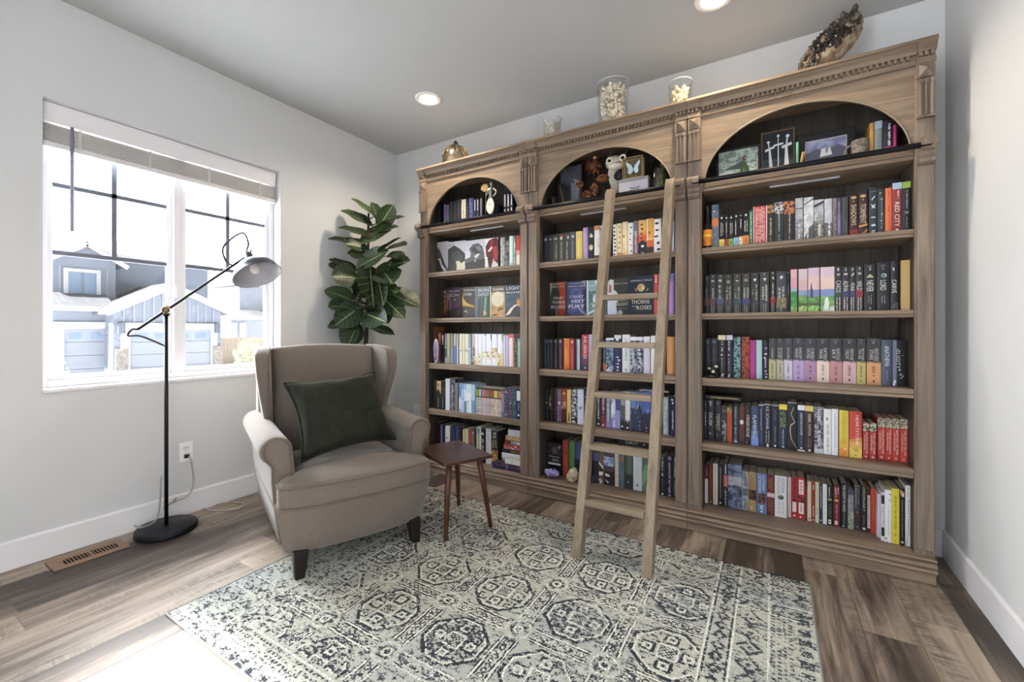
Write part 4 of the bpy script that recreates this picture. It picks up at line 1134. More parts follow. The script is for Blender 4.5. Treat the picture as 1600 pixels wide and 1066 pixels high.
# ---- right bookcase
NW = 'v,.30,.62,.5,.34,'
rows(2, 1, -.272, '''
T 1095 270 8.2
140 232 410 56657c/6d7a8e/30 | slim blue grey book with orange blot | o,.42,.5,.46,d5703a,.75;o,.15,.35,.12,d8d8dc
235 300 545 k | black paperback with yellow foot | b,.76,1,d8c84a;o,.09,.5,.18,w;m,.24,.66,.4,.22,w;m,.26,.62,.75,.18,w;m,.82,.92,.5,.4,6b5f1c
302 356 545 k | black paperback with red foot | b,.76,1,b03a36;o,.09,.5,.18,w;m,.22,.68,.5,.24,w;m,.82,.92,.5,.4,651a18
358 420 540 k | black paperback with green foot | b,.76,1,6fb04c;o,.09,.5,.18,w;m,.24,.66,.38,.22,w;m,.26,.62,.74,.18,w;m,.82,.92,.5,.4,2a561c
422 487 525 k | black paperback with pale blue foot | b,.74,1,86a8dc;o,.08,.5,.18,w;m,.22,.66,.4,.24,w;m,.82,.92,.5,.4,34568c
489 537 515 k | black paperback with cream foot | b,.73,1,e4d9a6;o,.08,.5,.18,w;m,.20,.48,.5,.4,w;s,.74,.9,2,.3,3a3020
539 617 505 k | black paperback with orange foot | b,.71,1,d97a35;o,.09,.5,.18,w;m,.26,.58,.35,.24,w;m,.24,.6,.72,.2,w;m,.8,.92,.5,.4,7a3a12
620 668 480 2f6e4e | narrow green book with white lettering | m,.06,.95,.5,.44,cfe0cc
672 850 430 c23f46 | wide red book covered in slanting white script | b,0,1,e2d5d4,0,.06;b,0,1,e2d5d4,.94,1;m,.05,.97,.22,.12,ecd5d2;m,.04,.95,.36,.10,ecd5d2;m,.08,.97,.50,.12,ecd5d2;m,.03,.9,.64,.12,ecd5d2;m,.06,.96,.78,.12,ecd5d2
852 940 410 3a302b | dark brown book with tawny portrait at its head | p,.0,.22,b98a58,4a3a30,90;m,.36,.8,.5,.3,b9b1a5;m,.86,.96,.5,.16,b9b1a5
945 1062 370 30383a | charcoal book with white haired portrait at its head | p,.02,.30,c9c9cb,3a3f42,80;m,.24,.74,.5,.16,c9c9c6;m,.82,.96,.5,.12,c9c9c6
1065 1205 350 2c2527 | dark book with orange portrait at its head | p,.03,.34,d07c4c,352a30,70;m,.34,.82,.52,.16,cfc7c0;m,.86,.96,.5,.12,cfc7c0
1210 1308 325 b7bcc3/9aa1ab/40 | pale grey book with a bare tree near its head | b,.24,.262,3f4650;p,.5,1,a2a8b0,6a727c,90;m,.62,.96,.5,.3,e8eaec
1318 1445 315 d3d6d9/a9afb8/35 | pale grey book with dark slanting branch and dark foot | q,454a54,0,.16,1,.03,1,.06,0,.19;q,50565f,0,1,1,1,1,.64,.5,.74;m,.66,.97,.4,.3,eceef0
T 1260 270 8.2
97 222 345 b4b8bb/8e9298/35 | mid grey book with twig pattern at its head | q,30343a,0,.14,1,.04,1,.1,0,.2;p,.55,1,8a8a88,4a4642,110;m,.58,.94,.55,.34,dcdcda
230 330 335 a7adb8/bcc0c8/30 | silver grey book with white lettering low down | p,.62,1,777c80,4c5054,90;m,.62,.97,.62,.36,eeeff0
335 386 325 6b6668/8b7a7c/60 | thin grey and pink mottled book | p,.5,1,8f7f80,55504f,120
390 445 325 4b4a5c | thin grey book with violet lower half | b,.42,1,6a5a94;m,.1,.9,.5,.3,b9b2cc
452 535 310 3f4347 | plain charcoal book beside two maroon ones | m,.62,.92,.68,.12,9a9c90
550 660 285 3b2224 | maroon book with gold crest, wide pale title, red foot | b,.86,1,8c2c30;o,.07,.5,.34,b99a5e,.22;o,.16,.5,.10,b99a5e;v,.24,.76,.5,.62,cbb79a,SHADOWS
668 785 262 3a2224 | maroon book with gold crest and orange streak at foot | q,c98a4a,0,.78,1,.74,1,.79,0,.83;q,b86a34,.2,1,1,.86,1,.92,.5,1;o,.07,.5,.34,b99a5e,.22;o,.16,.5,.1,b99a5e;v,.26,.74,.5,.62,cbb79a,TORMENT
800 905 190 2f3a42 | slate book with a column of white signs | b,.085,.095,7f8a92;q,d6dbe0,.3,.26,.72,.18,.76,.2,.34,.28;q,d6dbe0,.3,.36,.76,.44,.7,.46,.26,.38;q,d6dbe0,.76,.36,.3,.44,.36,.46,.8,.38;b,.64,.66,bcd0dc,.25,.8;o,.82,.55,.3,9cc0d8,.2;m,.93,.98,.5,.5,c9ced2
912 1005 210 34383b | dark book with ivory scrollwork down its sides | s,.03,.3,2,.28,b5a98c;s,.5,.95,3,.22,b5a98c;m,.2,.92,.55,.16,8fa6bc
1010 1095 195 e0693a | plain bright orange book | m,.08,.2,.5,.16,7c3014;m,.4,.55,.5,.2,5a2210;m,.6,.95,.5,.1,b5512a
1100 1222 130 8d3038 | tall wine red book with pale blue band at head | b,0,.13,9dbfdb;m,.16,.34,.62,.24,e0cfcc;v,.40,.90,.5,.50,e6dcd8,RED CITY;o,.97,.5,.16,e6dcd8
1226 1337 115 23262b | tall black book with lime green band at head | b,0,.13,8bb142;m,.18,.56,.55,.3,8c939a;o,.63,.5,.26,70767c;m,.72,.94,.55,.14,9aa0a6
1343 1370 170 44484e | dark sliver of a book at the right end | o,.45,.6,.3,dcdcdc
''', .15)
LS = lambda a, b, c, d: 'b,0,.5,%s;b,.30,.5,%s;b,.5,.64,%s;p,.64,1,%s,4f9a50,50' % (a, b, c, d)
rows(2, 2, -.25, '''
T 1095 395 9.41
45 125 340 211b20 | black book with dull maroon foot | b,.60,.8,3f1c26;m,.04,.1,.5,.3,8c8c90;m,.32,.7,.5,.24,7c7c80
130 222 320 3b3d3c | charcoal book with faint maroon band | b,.61,.78,5d3a48;o,.17,.5,.26,b9b9b4,.16;h,.05,.05,.4,.6,c9c9c4,2;m,.36,.62,.55,.34,b5b5b0;m,.8,1,.35,.14,a5a5a0;m,.8,1,.68,.14,a5a5a0
230 340 320 3c3e3f | charcoal book with faint blue band | b,.61,.76,4c5684;o,.16,.5,.22,c9c9c4,.2;h,.05,.05,.42,.6,c9c9c4,3;m,.28,.64,.45,.36,bdbdb8;m,.78,1,.35,.12,a5a5a0;m,.78,1,.66,.12,a5a5a0
345 465 315 3b3b38 | charcoal book with horned sign over pale lettering | o,.2,.5,.2,bdbdb6;o,.2,.5,.1,3b3b38;h,.06,.05,.43,.58,bdbdb6,4;m,.33,.66,.34,.26,b5b5ae;m,.32,.66,.7,.24,b5b5ae;b,.66,.78,4a4650;m,.8,1,.5,.4,75756f
475 595 308 393c3a | charcoal book with faint teal band | b,.64,.76,35504f;h,.06,.05,.44,.58,bdbdb6,5;b,.17,.2,d9d9d0,.34,.66;m,.38,.64,.3,.28,b5b5ae;m,.34,.64,.68,.3,b5b5ae;m,.78,1,.36,.1,a5a5a0;m,.78,1,.62,.1,a5a5a0
605 725 300 3c3a37 | charcoal book with violet band | b,.64,.78,463f7a;h,.06,.05,.44,.58,bdbdb6,6;b,.15,.165,c9c9c0,.25,.75;b,.19,.205,c9c9c0,.25,.75;m,.36,.64,.3,.3,bdbdb6;m,.36,.62,.7,.28,bdbdb6;m,.8,1,.34,.12,b5b5ac;m,.8,1,.62,.12,b5b5ac
735 855 292 35332f | dark olive book with white square sign | h,.05,.05,.44,.58,bdbdb6,7;b,.15,.21,dcdcd4,.36,.66;m,.42,.56,.25,.2,a5a59c;m,.3,.7,.68,.3,b5b5ac;b,.74,.8,3d3a60,.4,1;m,.78,1,.36,.1,8f8f88
865 1005 285 404144 | grey book with white shield sign | h,.05,.05,.43,.57,bdbdb6,8;q,dcdcd4,.36,.15,.72,.15,.54,.23;m,.36,.68,.36,.28,bdbdb6;m,.32,.72,.7,.28,bdbdb6;m,.78,1,.42,.1,b5b5ac;m,.78,1,.66,.1,b5b5ac
1020 1100 280 2c2826 | narrow dark book with red band | b,.62,.78,8c2a26;m,.01,.06,.5,.5,b5b59c;q,d8d4c4,.3,.13,.6,.12,.75,.2,.5,.18;m,.28,.66,.5,.34,bdbdb6;m,.78,1,.36,.14,b5b5ac;m,.78,1,.66,.14,b5b5ac
1110 1262 275 41434c | grey blue book with dull gold band | p,.66,.9,9a8a5c,5a5646,120;q,d8d8cc,.34,.12,.62,.1,.66,.16,.4,.2;m,.40,.66,.3,.3,bdbdb6;m,.38,.66,.68,.3,bdbdb6;m,.86,1,.46,.12,b5b5ac
1265 1312 270 1a1c22 | thin black book next to the painted landscape set | o,.04,.5,.22,9a9ca2;m,.3,.6,.5,.3,6a6f7a
1320 1416 245 e3b8bc | painted landscape book, pink sky over green trees | b,.2,.48,e0a5b8;b,.44,.54,a9b0d2;p,.52,1,57a455,2f7d45,40;p,.88,1,8fbf6a,3f7a45,40
1436 1567 240 dcc4cc | painted landscape book, lilac sky over meadow | b,.25,.5,dfb6b8;b,.5,.62,8f9fd0;p,.62,.8,86b45e,4f8f45,40;b,.8,.86,4f5f3a;p,.86,1,b5cf7a,69a050,50;q,6b78a5,.72,.64,.78,.5,.84,.64
T 1260 395 9.41
22 192 222 d9bcd2 | painted landscape book with a castle tower | b,.2,.5,e6c0bc;b,.5,.66,7c8cc6;q,4b4f80,.18,.68,.22,.42,.28,.30,.34,.42,.42,.5,.46,.68;p,.66,.8,79ad55,4c8a45,45;b,.8,.86,55603c;p,.86,1,9ccf74,5da050,45
205 412 210 dac3d0 | widest painted landscape book, white water at its foot | b,.22,.5,e8c6bc;b,.5,.68,7f90c6;p,.66,1,8fbb72,5a9a58,40;q,e0e4e6,.2,1,.34,.72,.5,.66,.62,.8,.6,1;q,dfe6e6,.62,1,.7,.92,1,.88,1,1
415 521 200 33343a | dark numbered book with green legs of print | b,.54,.68,2f5a48;h,.07,.07,.4,.6,d8d8d4,1;o,.18,.52,.22,c9c9c4;o,.155,.52,.14,33343a;v,.32,.58,.52,.72,d0d0cc,CARDS;m,.69,1,.3,.24,d8d8d4;m,.69,1,.7,.24,d8d8d4
525 630 205 34353d | dark numbered book with violet band | b,.54,.7,443f72;h,.06,.07,.36,.62,d8d8d4,2;o,.17,.5,.3,c9c9c4,.16;v,.32,.56,.5,.72,d0d0cc,ALPHA;m,.69,1,.3,.24,d8d8d4;m,.69,1,.7,.24,d8d8d4
635 720 205 34353b | dark numbered book with slate blue band | b,.54,.7,3f466e;h,.06,.07,.34,.64,d8d8d4,3;q,d8d8d0,.25,.2,.7,.13,.8,.17,.4,.22;v,.37,.55,.5,.7,d0d0cc,FEAR;m,.69,1,.3,.26,d8d8d4;m,.69,1,.7,.26,d8d8d4
725 834 190 35333a | dark numbered book with red band | b,.54,.7,8d2c3c;h,.06,.07,.38,.62,d8d8d4,4;q,d8d8d0,.3,.14,.7,.2,.7,.14,.3,.2;v,.34,.55,.5,.72,d0d0cc,WILD;m,.7,1,.34,.22,d8d8d4;m,.7,1,.7,.22,d8d8d4
846 1022 160 26272b | thick black book with gold fan emblem | m,.05,.08,.5,.5,7a7a78;h,.12,.05,.46,.56,c9c9c4,1;q,c2b68c,.18,.3,.34,.25,.5,.225,.66,.25,.82,.3;v,.36,.60,.5,.56,dcdcd8,NEVER;m,.68,.84,.4,.1,a5a5a0;m,.66,.86,.6,.12,a5a5a0;o,.95,.5,.1,a5a5a0
1034 1227 145 2a2b31 | thick black book with pale blue feather emblem | m,.05,.08,.5,.5,7a7a78;h,.12,.05,.42,.52,c9c9c4,2;o,.27,.54,.22,a4c2cc,.22;o,.275,.5,.12,2a2b31,.13;v,.37,.58,.48,.46,dcdcd8,LORD;m,.70,.84,.4,.1,8f8f8c;m,.68,.86,.6,.1,8f8f8c
1238 1352 125 26272f | black book with small white emblem and smoky foot | p,.84,1,50505a,2a2a32,60;q,dcdcd8,.2,.12,.5,.15,.4,.2,.6,.22,.3,.18;v,.38,.65,.45,.62,d8d8d8,CARVE
1385 1547 110 b8955a | thick gilt edged book turned with its pages outward | b,0,1,c9a868,.06,.94;b,0,1,a98648,0,.06
1549 1574 100 1d1d20 | black sliver of a book with gold studs | o,.08,.5,.36,c9ac6a;o,.22,.5,.36,c9ac6a
''', .16)
ZA = lambda t, b, title, two='': 'b,.52,1,%s;p,.50,.535,%s,3b3d46,160;b,.03,.045,8a8b90,.3,.7;o,.09,.48,.06,c4c4c8;%sm,.60,.84,.5,.30,%s;o,.92,.5,.07,3c3630,.12' % (b, b, title, two)
def zt(a, c=''):
    return ('v,.22,.48,.68,.26,c9c6bf,%s;v,.24,.46,.34,.26,c9c6bf,%s;' % (a, c)) if c else 'v,.22,.48,.5,.26,c9c6bf,%s;' % a
rows(2, 3, -.215, '\n'.join(['''
T 1095 510 9.41
40 142 180 232733 | dark navy book marked with one stroke, behind the dark ornament | b,.05,.13,9fa3b0,.45,.55;m,.2,.6,.5,.3,4a4f5e
146 246 175 242734 | dark navy book marked with two strokes, behind the dark ornament | b,.05,.13,9fa3b0,.34,.44;b,.05,.13,9fa3b0,.58,.68;m,.2,.6,.5,.3,4a4f5e
253 366 130 24252c | black book with cream band at head | b,0,.115,e2d8ae;m,.14,.38,.55,.3,c5c5c8;o,.47,.5,.12,d8d8d8;m,.54,.86,.52,.18,aeb0b8;q,c5c5c8,.3,1,.6,.9,.8,.94,.6,1
374 469 130 23253a | navy book with lilac white band at head | b,0,.115,d4d2e6;m,.14,.38,.45,.34,c5c5d2;o,.47,.4,.12,d8d8d8;m,.54,.86,.4,.22,aeb0b8;q,c5c5c8,.2,1,.45,.9,.6,.94,.5,1
479 586 155 7fb4bd/1d2b35/70 | turquoise and black floral book
598 716 155 c1502f/5a2018/65 | orange red and black floral book
722 806 205 b83a93 | plain magenta book |
813 901 205 a9cdd4 | plain pale aqua book |
911 992 205 22253a | navy book with white brush script | s,.1,.32,1,.36,8c90b5;s,.3,.5,2,.34,dcdce4;m,.48,.72,.5,.4,c5c8d8;s,.75,.98,3,.3,d8d8e0''',
'P 1000 1106 180 3b3d42 | two tone book, charcoal over straw yellow | ' + ZA('', 'b5b07c', zt('AWAKENING'), '55503a'),
'P 1112 1221 180 3b3d42 | two tone book, charcoal over pale khaki | ' + ZA('', 'aead92', zt('RUTHLESS', 'FAE'), '55503a'),
'P 1224 1349 180 3b3d46 | two tone book, charcoal over silver lilac | ' + ZA('', 'c3c3d0', zt('RECKONING'), '5c5c70'),
'P 1354 1518 175 383a45 | two tone book, charcoal over violet | ' + ZA('', 'b39acb', zt('SHADOW', 'PRINCESS'), '66548a'),
'T 1260 510 9.41',
'P -34 147 180 383a45 | two tone book, charcoal over mauve | ' + ZA('', 'ab83a6', zt('CURSED', 'FATES'), '6a4a70'),
'P 150 337 180 393a42 | two tone book, charcoal over ivory pink | ' + ZA('', 'e2c9bd', zt('FATED', 'THRONE'), '9a7c70'),
'P 340 527 180 393a42 | two tone book, charcoal over rose | ' + ZA('', 'bd868c', zt('HEARTLESS', 'SKY'), '8a4a52'),
'P 533 732 180 383a42 | two tone book, charcoal over blush pink | ' + ZA('', 'd3abad', zt('SORROW AND', 'STARLIGHT'), '8c5c66'),
'P 738 872 180 383a40 | two tone book, charcoal over olive gold | ' + ZA('', 'c0b16a', zt('BEYOND', 'THE VEIL'), '5c5630'),
'P 883 1097 180 3d3d42 | two tone book, charcoal over peach orange | ' + ZA('', 'd79b66', zt('RESTLESS', 'STARS'), '8a5630'),
'''1104 1260 200 49526e | slate blue book with tall white title | v,.13,.58,.5,.46,d5d8de,ANATHEMA;m,.66,.88,.55,.12,8890a5
1264 1556 205 17151b | very thick black book with pale blue strip and silver title | b,0,1,6d7690,0,.26;q,d5d8e0,.0,.98,.1,.86,.24,.9,.1,1;v,.22,.62,.36,.24,b9bbc2,ELIGITY;s,.12,.4,2,.09,9a9aa2;s,.6,.8,2,.12,b5b5bd;q,a5a5ad,.5,.82,.7,.76,.72,.78,.52,.84''']), .16)
WI = lambda a, b: 'p,0,.22,2c2a26,c2bda5,110;v,.26,.84,.68,.30,e0cfc6,%s;v,.32,.74,.28,.24,e0cfc6,%s;o,.93,.5,.16,e6dcd4,.16;o,.93,.5,.09,a8302a,.10' % (a, b)
rows(2, 4, -.222, '\n'.join(['''
T 1095 605 8.882
15 81 178 20232e | dark navy book at the left end, pale title | o,.12,.6,.16,6c7280,.5;v,.30,.64,.5,.60,c5c8cc,GRIM;o,.82,.5,.12,7a7f8a
86 186 172 1f2233 | dark navy book with white title and small white dot | q,8c90a5,.3,.04,.6,.02,.7,.12,.45,.18;v,.33,.66,.5,.44,d2d4da,DUSK;o,.83,.45,.13,d2d4da
194 281 180 22252b | black book with olive white title | q,70757c,.3,.06,.7,.04,.6,.14;v,.33,.74,.5,.60,b5b8a5,TEMPEST;o,.86,.4,.12,8c8f92
286 360 262 1e2026/8a9298/40 | dark book streaked with pale grey | b,0,.4,2a2c34;b,.1,.16,5f646c,.2,.8
363 432 270 c8502c | orange red book with yellow curl at head | p,0,.18,3a2018,d9b45a,60;m,.3,.85,.5,.2,7a2a14
441 526 265 22303a | dark teal book with pale blue lettering | m,.02,.9,.5,.4,8ca3ab;o,.95,.5,.3,c9d2d4,.2
529 606 265 6b2a2a | maroon book with a white moon | b,.62,.92,4f2a30;o,.42,.5,.36,c5c8c8,.5;b,.9,1,3a3236
607 692 260 2a2324 | dark brown book with cream title | o,.12,.5,.14,50484a;v,.24,.80,.55,.52,cdbfae,FIREBORNE;q,b06a5a,.1,.94,.4,.9,.5,.98
697 801 260 33456f | blue book fading to pale blue foot | b,.62,.78,4e6db0;b,.78,1,6f90d6;v,.24,.80,.5,.46,d5dae6,FLAMEFALL
803 873 240 2c3450 | navy book right of the blue one with pale foot | b,0,.03,b5b8c0;m,.1,.62,.5,.3,8f9cc0;m,.66,.95,.6,.3,5c6890
875 973 235 20253a | navy book with tall white letters | b,0,.02,b5b8c0;v,.05,.58,.5,.40,c5c9d6,V.E. SCHWAB;m,.62,.9,.35,.16,b5b9c6;m,.62,.9,.7,.16,b5b9c6;q,d8dade,.35,.98,.5,.91,.75,.95,.6,1
980 1082 245 1c2032 | dark navy book with thin white lettering | b,0,.03,8c8f98;m,.12,.36,.5,.4,4a5068;m,.5,.6,.5,.3,6a7088;m,.6,.86,.5,.12,9a9fb0;o,.95,.5,.16,d8dade
1084 1200 240 22304a | navy and green book with yellow band at head | b,0,.12,ddc935;p,.14,.52,6f7f3a,22304a,90,.1,.8;m,.56,.9,.5,.2,a5b0c0;o,.95,.5,.14,c5c9d0
1203 1337 210 1b1c20 | black book with a wavering white line | b,0,.02,9a9ca2;q,b9b5a8,.6,.1,.66,.1,.4,.26,.34,.25;q,b9b5a8,.34,.25,.4,.25,.8,.42,.74,.43;q,b9b5a8,.8,.41,.74,.43,.3,.5,.3,.47;q,b9b5a8,.3,.48,.36,.5,.3,.62,.22,.6;q,b9b5a8,.22,.6,.3,.6,.44,.78,.38,.78;q,b9b5a8,.38,.77,.44,.77,.95,.95,.9,.95
1343 1446 250 22304c | navy book with white band at head | b,0,.11,dfe0e6;b,.97,1,d5d5da;v,.17,.66,.5,.30,c5ced8,HEARTLESS HUNTER;m,.7,.88,.5,.14,8fa0b0;o,.93,.5,.14,d8dade
1449 1567 258 33211f | dark brown book with straw band at head | b,0,.12,dfc36a;v,.18,.64,.5,.30,d6c5b4,REBEL WITCH;m,.7,.9,.4,.1,a58f7c;m,.7,.9,.62,.1,a58f7c;o,.96,.5,.16,d8d4d0
T 1260 615 8.882
108 236 185 2c303c/9a9ea8/55 | black and white mottled book with pale foot | b,.9,1,bcc2ca;m,.06,.3,.5,.5,d0d4da;m,.5,.86,.55,.44,c5cad2
239 347 215 e2e2e4 | white book with tall grey serif title | q,6b6458,.3,.2,.5,.18,.56,.24,.4,.26;v,.34,.85,.5,.40,55555c,QUEL NINE;m,.88,.95,.5,.3,8c8c90
351 441 215 dcdfe8 | white book with faint blue lettering | m,.08,.85,.5,.34,aab2cc;o,.93,.4,.08,5a6070
454 586 235 d8c23c | yellow book with orange foot | b,.62,.82,d9a93c;b,.82,1,d98838;v,.07,.72,.5,.34,a88c30,LOVELANGUAGE;m,.82,.86,.6,.5,e8d8b4;o,.94,.5,.07,6a4a1c
594 771 250 c73b30 | thick red book with yellow lower part | q,d0823c,0,.62,1,.54,1,.64,0,.68;b,.64,.82,d8a348;b,.8,1,dcbf4c;v,.08,.72,.62,.24,ecdcd2,HEARTSTONE;m,.8,.86,.5,.5,a8803a;o,.94,.5,.06,6a5a1c''',
'P 784 866 415 b0302c | short red paperback with black and cream head, thinner print | ' + WI('BLOOD OF ELVES', 'ANDRZEJ'),
'P 874 971 415 b2322c | short red paperback with dark head | ' + WI('THE LAST WISH', 'ANDRZEJ'),
'Y -.205',
'P 988 1096 345 c2362c | red paperback with green and cream head | ' + WI('TOWER OF SWALLOWS', 'ANDRZEJ'),
'P 1100 1190 352 c2362c | red paperback with grey head | ' + WI('TIME OF CONTEMPT', 'ANDRZEJ'),
'P 1194 1292 356 c4362c | red paperback with gold and black head | ' + WI('BAPTISM OF FIRE', 'ANDRZEJ'),
'P 1299 1447 362 c4362c | thick red paperback with large title | ' + WI('THE LADY OF THE LAKE', 'ANDRZEJ'),
'P 1449 1492 370 bd3630 | red paperback cut by the frame at the right end | p,0,.18,2c2a26,c2a55a,110;m,.3,.8,.5,.3,e0cfc6']), .15)
SG = lambda c1, c2: 'b,.40,.66,%s;p,.42,.64,%s,2a1c14,60;m,.03,.38,.3,.26,%s;m,.03,.38,.68,.26,%s' % (c2, c2, c1, c1)
rows(2, 5, -.192, '''
T 1095 705 8.53
P 10 96 185 5a1f26 | dark red paperback with white rounded lower label | b,.36,1,d9dadc;b,0,.3,6b1f28;m,.06,.3,.6,.3,c5a5a5;m,.4,.9,.6,.26,6a6f80;o,.94,.6,.14,23252c
P 101 161 158 5c2a20 | brown red paperback with dotted print | m,.1,.9,.5,.5,8f4a36;o,.95,.5,.24,c59a90
P 163 226 168 d2cbb9 | cream paperback with faint brown print | m,.06,.94,.5,.3,9c8476
P 229 294 185 1b1d20 | black paperback with green white title | m,.06,.82,.5,.28,8fae9c;o,.93,.5,.2,d8dade
P 298 364 152 20263a | navy paperback with red and white label | b,.28,.56,b33238;b,.04,.26,b5b9c2,.4,.6;m,.3,.54,.4,.2,ecd5d5;m,.3,.54,.7,.2,ecd5d5;m,.6,.98,.5,.44,b5b9c0
P 366 547 178 7784a3/2c3654/28 | thick blue and white marbled paperback | p,.28,.48,aab0ba,8f97a8,30
P 549 637 272 7f858f/a3a8b0/45 | grey blue paperback | b,.44,.62,5c6672,.1,.9;m,.05,.4,.5,.5,565c66;m,.7,.96,.5,.4,62686f
P 639 736 282 b08d58 | tan paperback of a fantasy series | b,.44,.70,3a2a20;p,.46,.68,2a1c16,6a4428,60;v,.03,.40,.66,.30,3d2c1c,A CLASH;v,.05,.42,.28,.30,3d2c1c,OF KINGS;o,.9,.4,.16,e0d0a8
P 741 880 297 5877ad | blue paperback of a fantasy series | p,.50,.76,2a2c3c,8c4a40,60,.12,.9;v,.05,.42,.68,.26,d5dbe4,A STORM;v,.05,.50,.32,.28,d5dbe4,OF SWORDS;m,.8,.9,.5,.5,d5dbe4;o,.95,.5,.1,e8eaee
P 883 984 317 6b2026 | maroon paperback with pale shining band | b,.44,.56,b98c94;b,.47,.53,d6bcc2;v,.06,.40,.64,.24,a8804a,WORLD;v,.10,.36,.32,.24,a8804a,SIX;v,.62,.96,.64,.24,a8804a,OATH;v,.6,.9,.3,.22,a8804a,LORD
P 985 1147 332 d3d7da | thick white paperback with a dark green globe | o,.52,.5,.26,46564a,.22;o,.50,.46,.12,6f7f72,.10;v,.06,.42,.68,.24,7f8a92,EDGAR;v,.06,.44,.32,.26,7f8a92,MALION;m,.62,.92,.36,.2,a5adb2;m,.62,.9,.68,.18,a5adb2
Y -.172
P 1142 1204 348 cfc6c6 | white paperback with a red edge | b,0,1,8f2a32,0,.2;m,.1,.9,.6,.2,b5a5a8
P 1207 1286 350 b02a2e | red paperback with black vertical title | v,.04,.50,.5,.62,2a1416,MURDLE;o,.55,.5,.26,1c1214;b,.60,.84,e0cfcc,.18,.82;o,.93,.5,.2,e6d4d0
P 1288 1388 352 b22c30 | red paperback with two white labels | b,.06,.40,e2d2ce,.2,.82;m,.1,.36,.5,.3,9a2a2c;p,.44,.6,3a1c1c,b22c30,70;b,.6,.86,e2d2ce,.16,.84;m,.64,.82,.5,.3,9a2a2c;o,.94,.4,.14,e2d2ce
P 1390 1421 482 6a2228 | short maroon paperback | m,.1,.9,.5,.3,a87a70
T 1260 730 8.2
P 12 62 182 cfc5b0 | cream paperback next to a slim red one | m,.3,.6,.5,.1,a59a86;o,.93,.5,.22,2a2a2c
P 64 112 185 9c2a2c | slim red paperback with white title | m,.08,.2,.5,.4,e0cfc6;m,.6,.86,.5,.4,e0d0cc;o,.95,.5,.2,e6dcd8
P 114 162 192 c5c8a6 | pale green slim paperback | b,.62,.8,a3b58a,.2,.8;m,.1,.55,.5,.2,9aa07c
P 164 208 215 26364f | slim navy paperback with white title | m,.05,.62,.5,.34,c9ced6;o,.92,.5,.28,a5bacc
P 210 263 220 dcdcda | slim white paperback with grey print | m,.08,.8,.5,.2,9a9a9c
P 265 336 232 1a1b1c | black paperback with pale green seal | o,.36,.5,.36,a3b06a,.3;o,.36,.5,.18,5c6a34,.18;m,.05,.3,.4,.3,d5d5d0;v,.46,.82,.5,.46,6f8a68,TOURIST;b,.86,.97,dcdcd8,.26,.74;o,.915,.5,.14,1a1b1c,.16
P 346 431 242 6b2024 | maroon paperback with cream seal | o,.36,.45,.34,c9a56a,.26;m,.04,.28,.36,.24,dcc5ba;m,.04,.2,.72,.2,dcc5ba;m,.46,.82,.5,.3,c59a90;b,.86,.96,dcccc5,.22,.66
P 441 527 212 1c1e24 | black paperback with column of white letters | v,.03,.64,.5,.42,d5d8dc,THE NIGHT IN HAND;m,.66,.92,.5,.3,6a7078;o,.96,.4,.14,d8dade
P 531 606 290 6f7180/93958c/50 | grey lavender paperback with floral foot | b,0,.14,4f4a62;p,.58,1,a3a890,6a7a70,80
P 610 691 238 34343c | dark grey paperback with white columns of print | b,0,.02,7c7c80;m,.04,.5,.3,.22,a8a8b0;m,.04,.42,.68,.18,8c8c96;q,a59c84,.3,.56,.5,.6,.7,.55,.5,.62;b,.64,.86,3f2a30;o,.92,.5,.24,5a6478
P 700 773 248 211a1c | black paperback with white serif title | v,.02,.56,.5,.44,b9b2ac,ORDINARY;m,.64,.86,.5,.24,a59c96;b,.91,.96,c9c2bc,.25,.8
P 775 823 285 4a1c22 | slim maroon paperback with white label | b,.14,.9,c9c4b9,.14,.86;m,.18,.86,.5,.4,3f2a2a
P 825 889 272 bd3a26 | slim orange red paperback | m,.15,.7,.5,.16,d88a4a
Y -.215
P 892 942 342 cdc9d8 | slim lavender paperback |
Y -.245
P 945 999 322 d8d8de | white and black paperback with slanted title | b,.06,.24,23252c;b,.72,.9,23252c;v,.28,.70,.5,.62,2a2a30,PROJECT DRAKE
Y -.25
P 1003 1089 292 e2e2e4 | white paperback with small leaf sprays | m,.3,.86,.6,.2,b5b5b0;o,.08,.8,.14,5a6a5a;o,.2,.75,.12,5a6a5a;o,.93,.2,.16,4a5048;o,.98,.3,.1,4a5048
P 1091 1191 278 dccb30 | bright yellow paperback | v,.12,.74,.5,.34,3f3a1c,WE BE ACTING AN OCEAN;m,.8,.88,.5,.5,8c8020;o,.95,.5,.14,c5b02c
P 1193 1263 272 1c1c1e | black paperback with tan and white fan at head | q,c59a72,.1,.02,.9,.08,.5,.16,.1,.1;q,dcd5cc,.4,.12,.9,.08,.8,.16;m,.2,.88,.5,.28,8f9290;o,.95,.5,.3,b5b8b8
P 1266 1370 238 dededf | white paperback with bold black title at the right end | v,.24,.80,.62,.36,26262a,Supple Leopard;v,.04,.20,.5,.30,3a3a3e,Becoming a;m,.82,.95,.42,.18,6a6a70;q,6a7aa0,.1,.99,.3,.9,.4,.94,.24,1
''', .14)
rows(2, 0, -.255, '''
T 1080 20 3.807
1062 1087 655 b5803c | slim tan orange book behind the black rail |
1090 1136 645 6f807c | grey green book with pale blue head behind the rail | b,0,.2,8fa8bd
1140 1200 640 2a2030 | black and magenta book with white stencil print | b,.72,1,a82a7c;m,.1,.7,.62,.3,d5d5da
1202 1222 668 a8286a | magenta book by the arch edge |
''', .13)
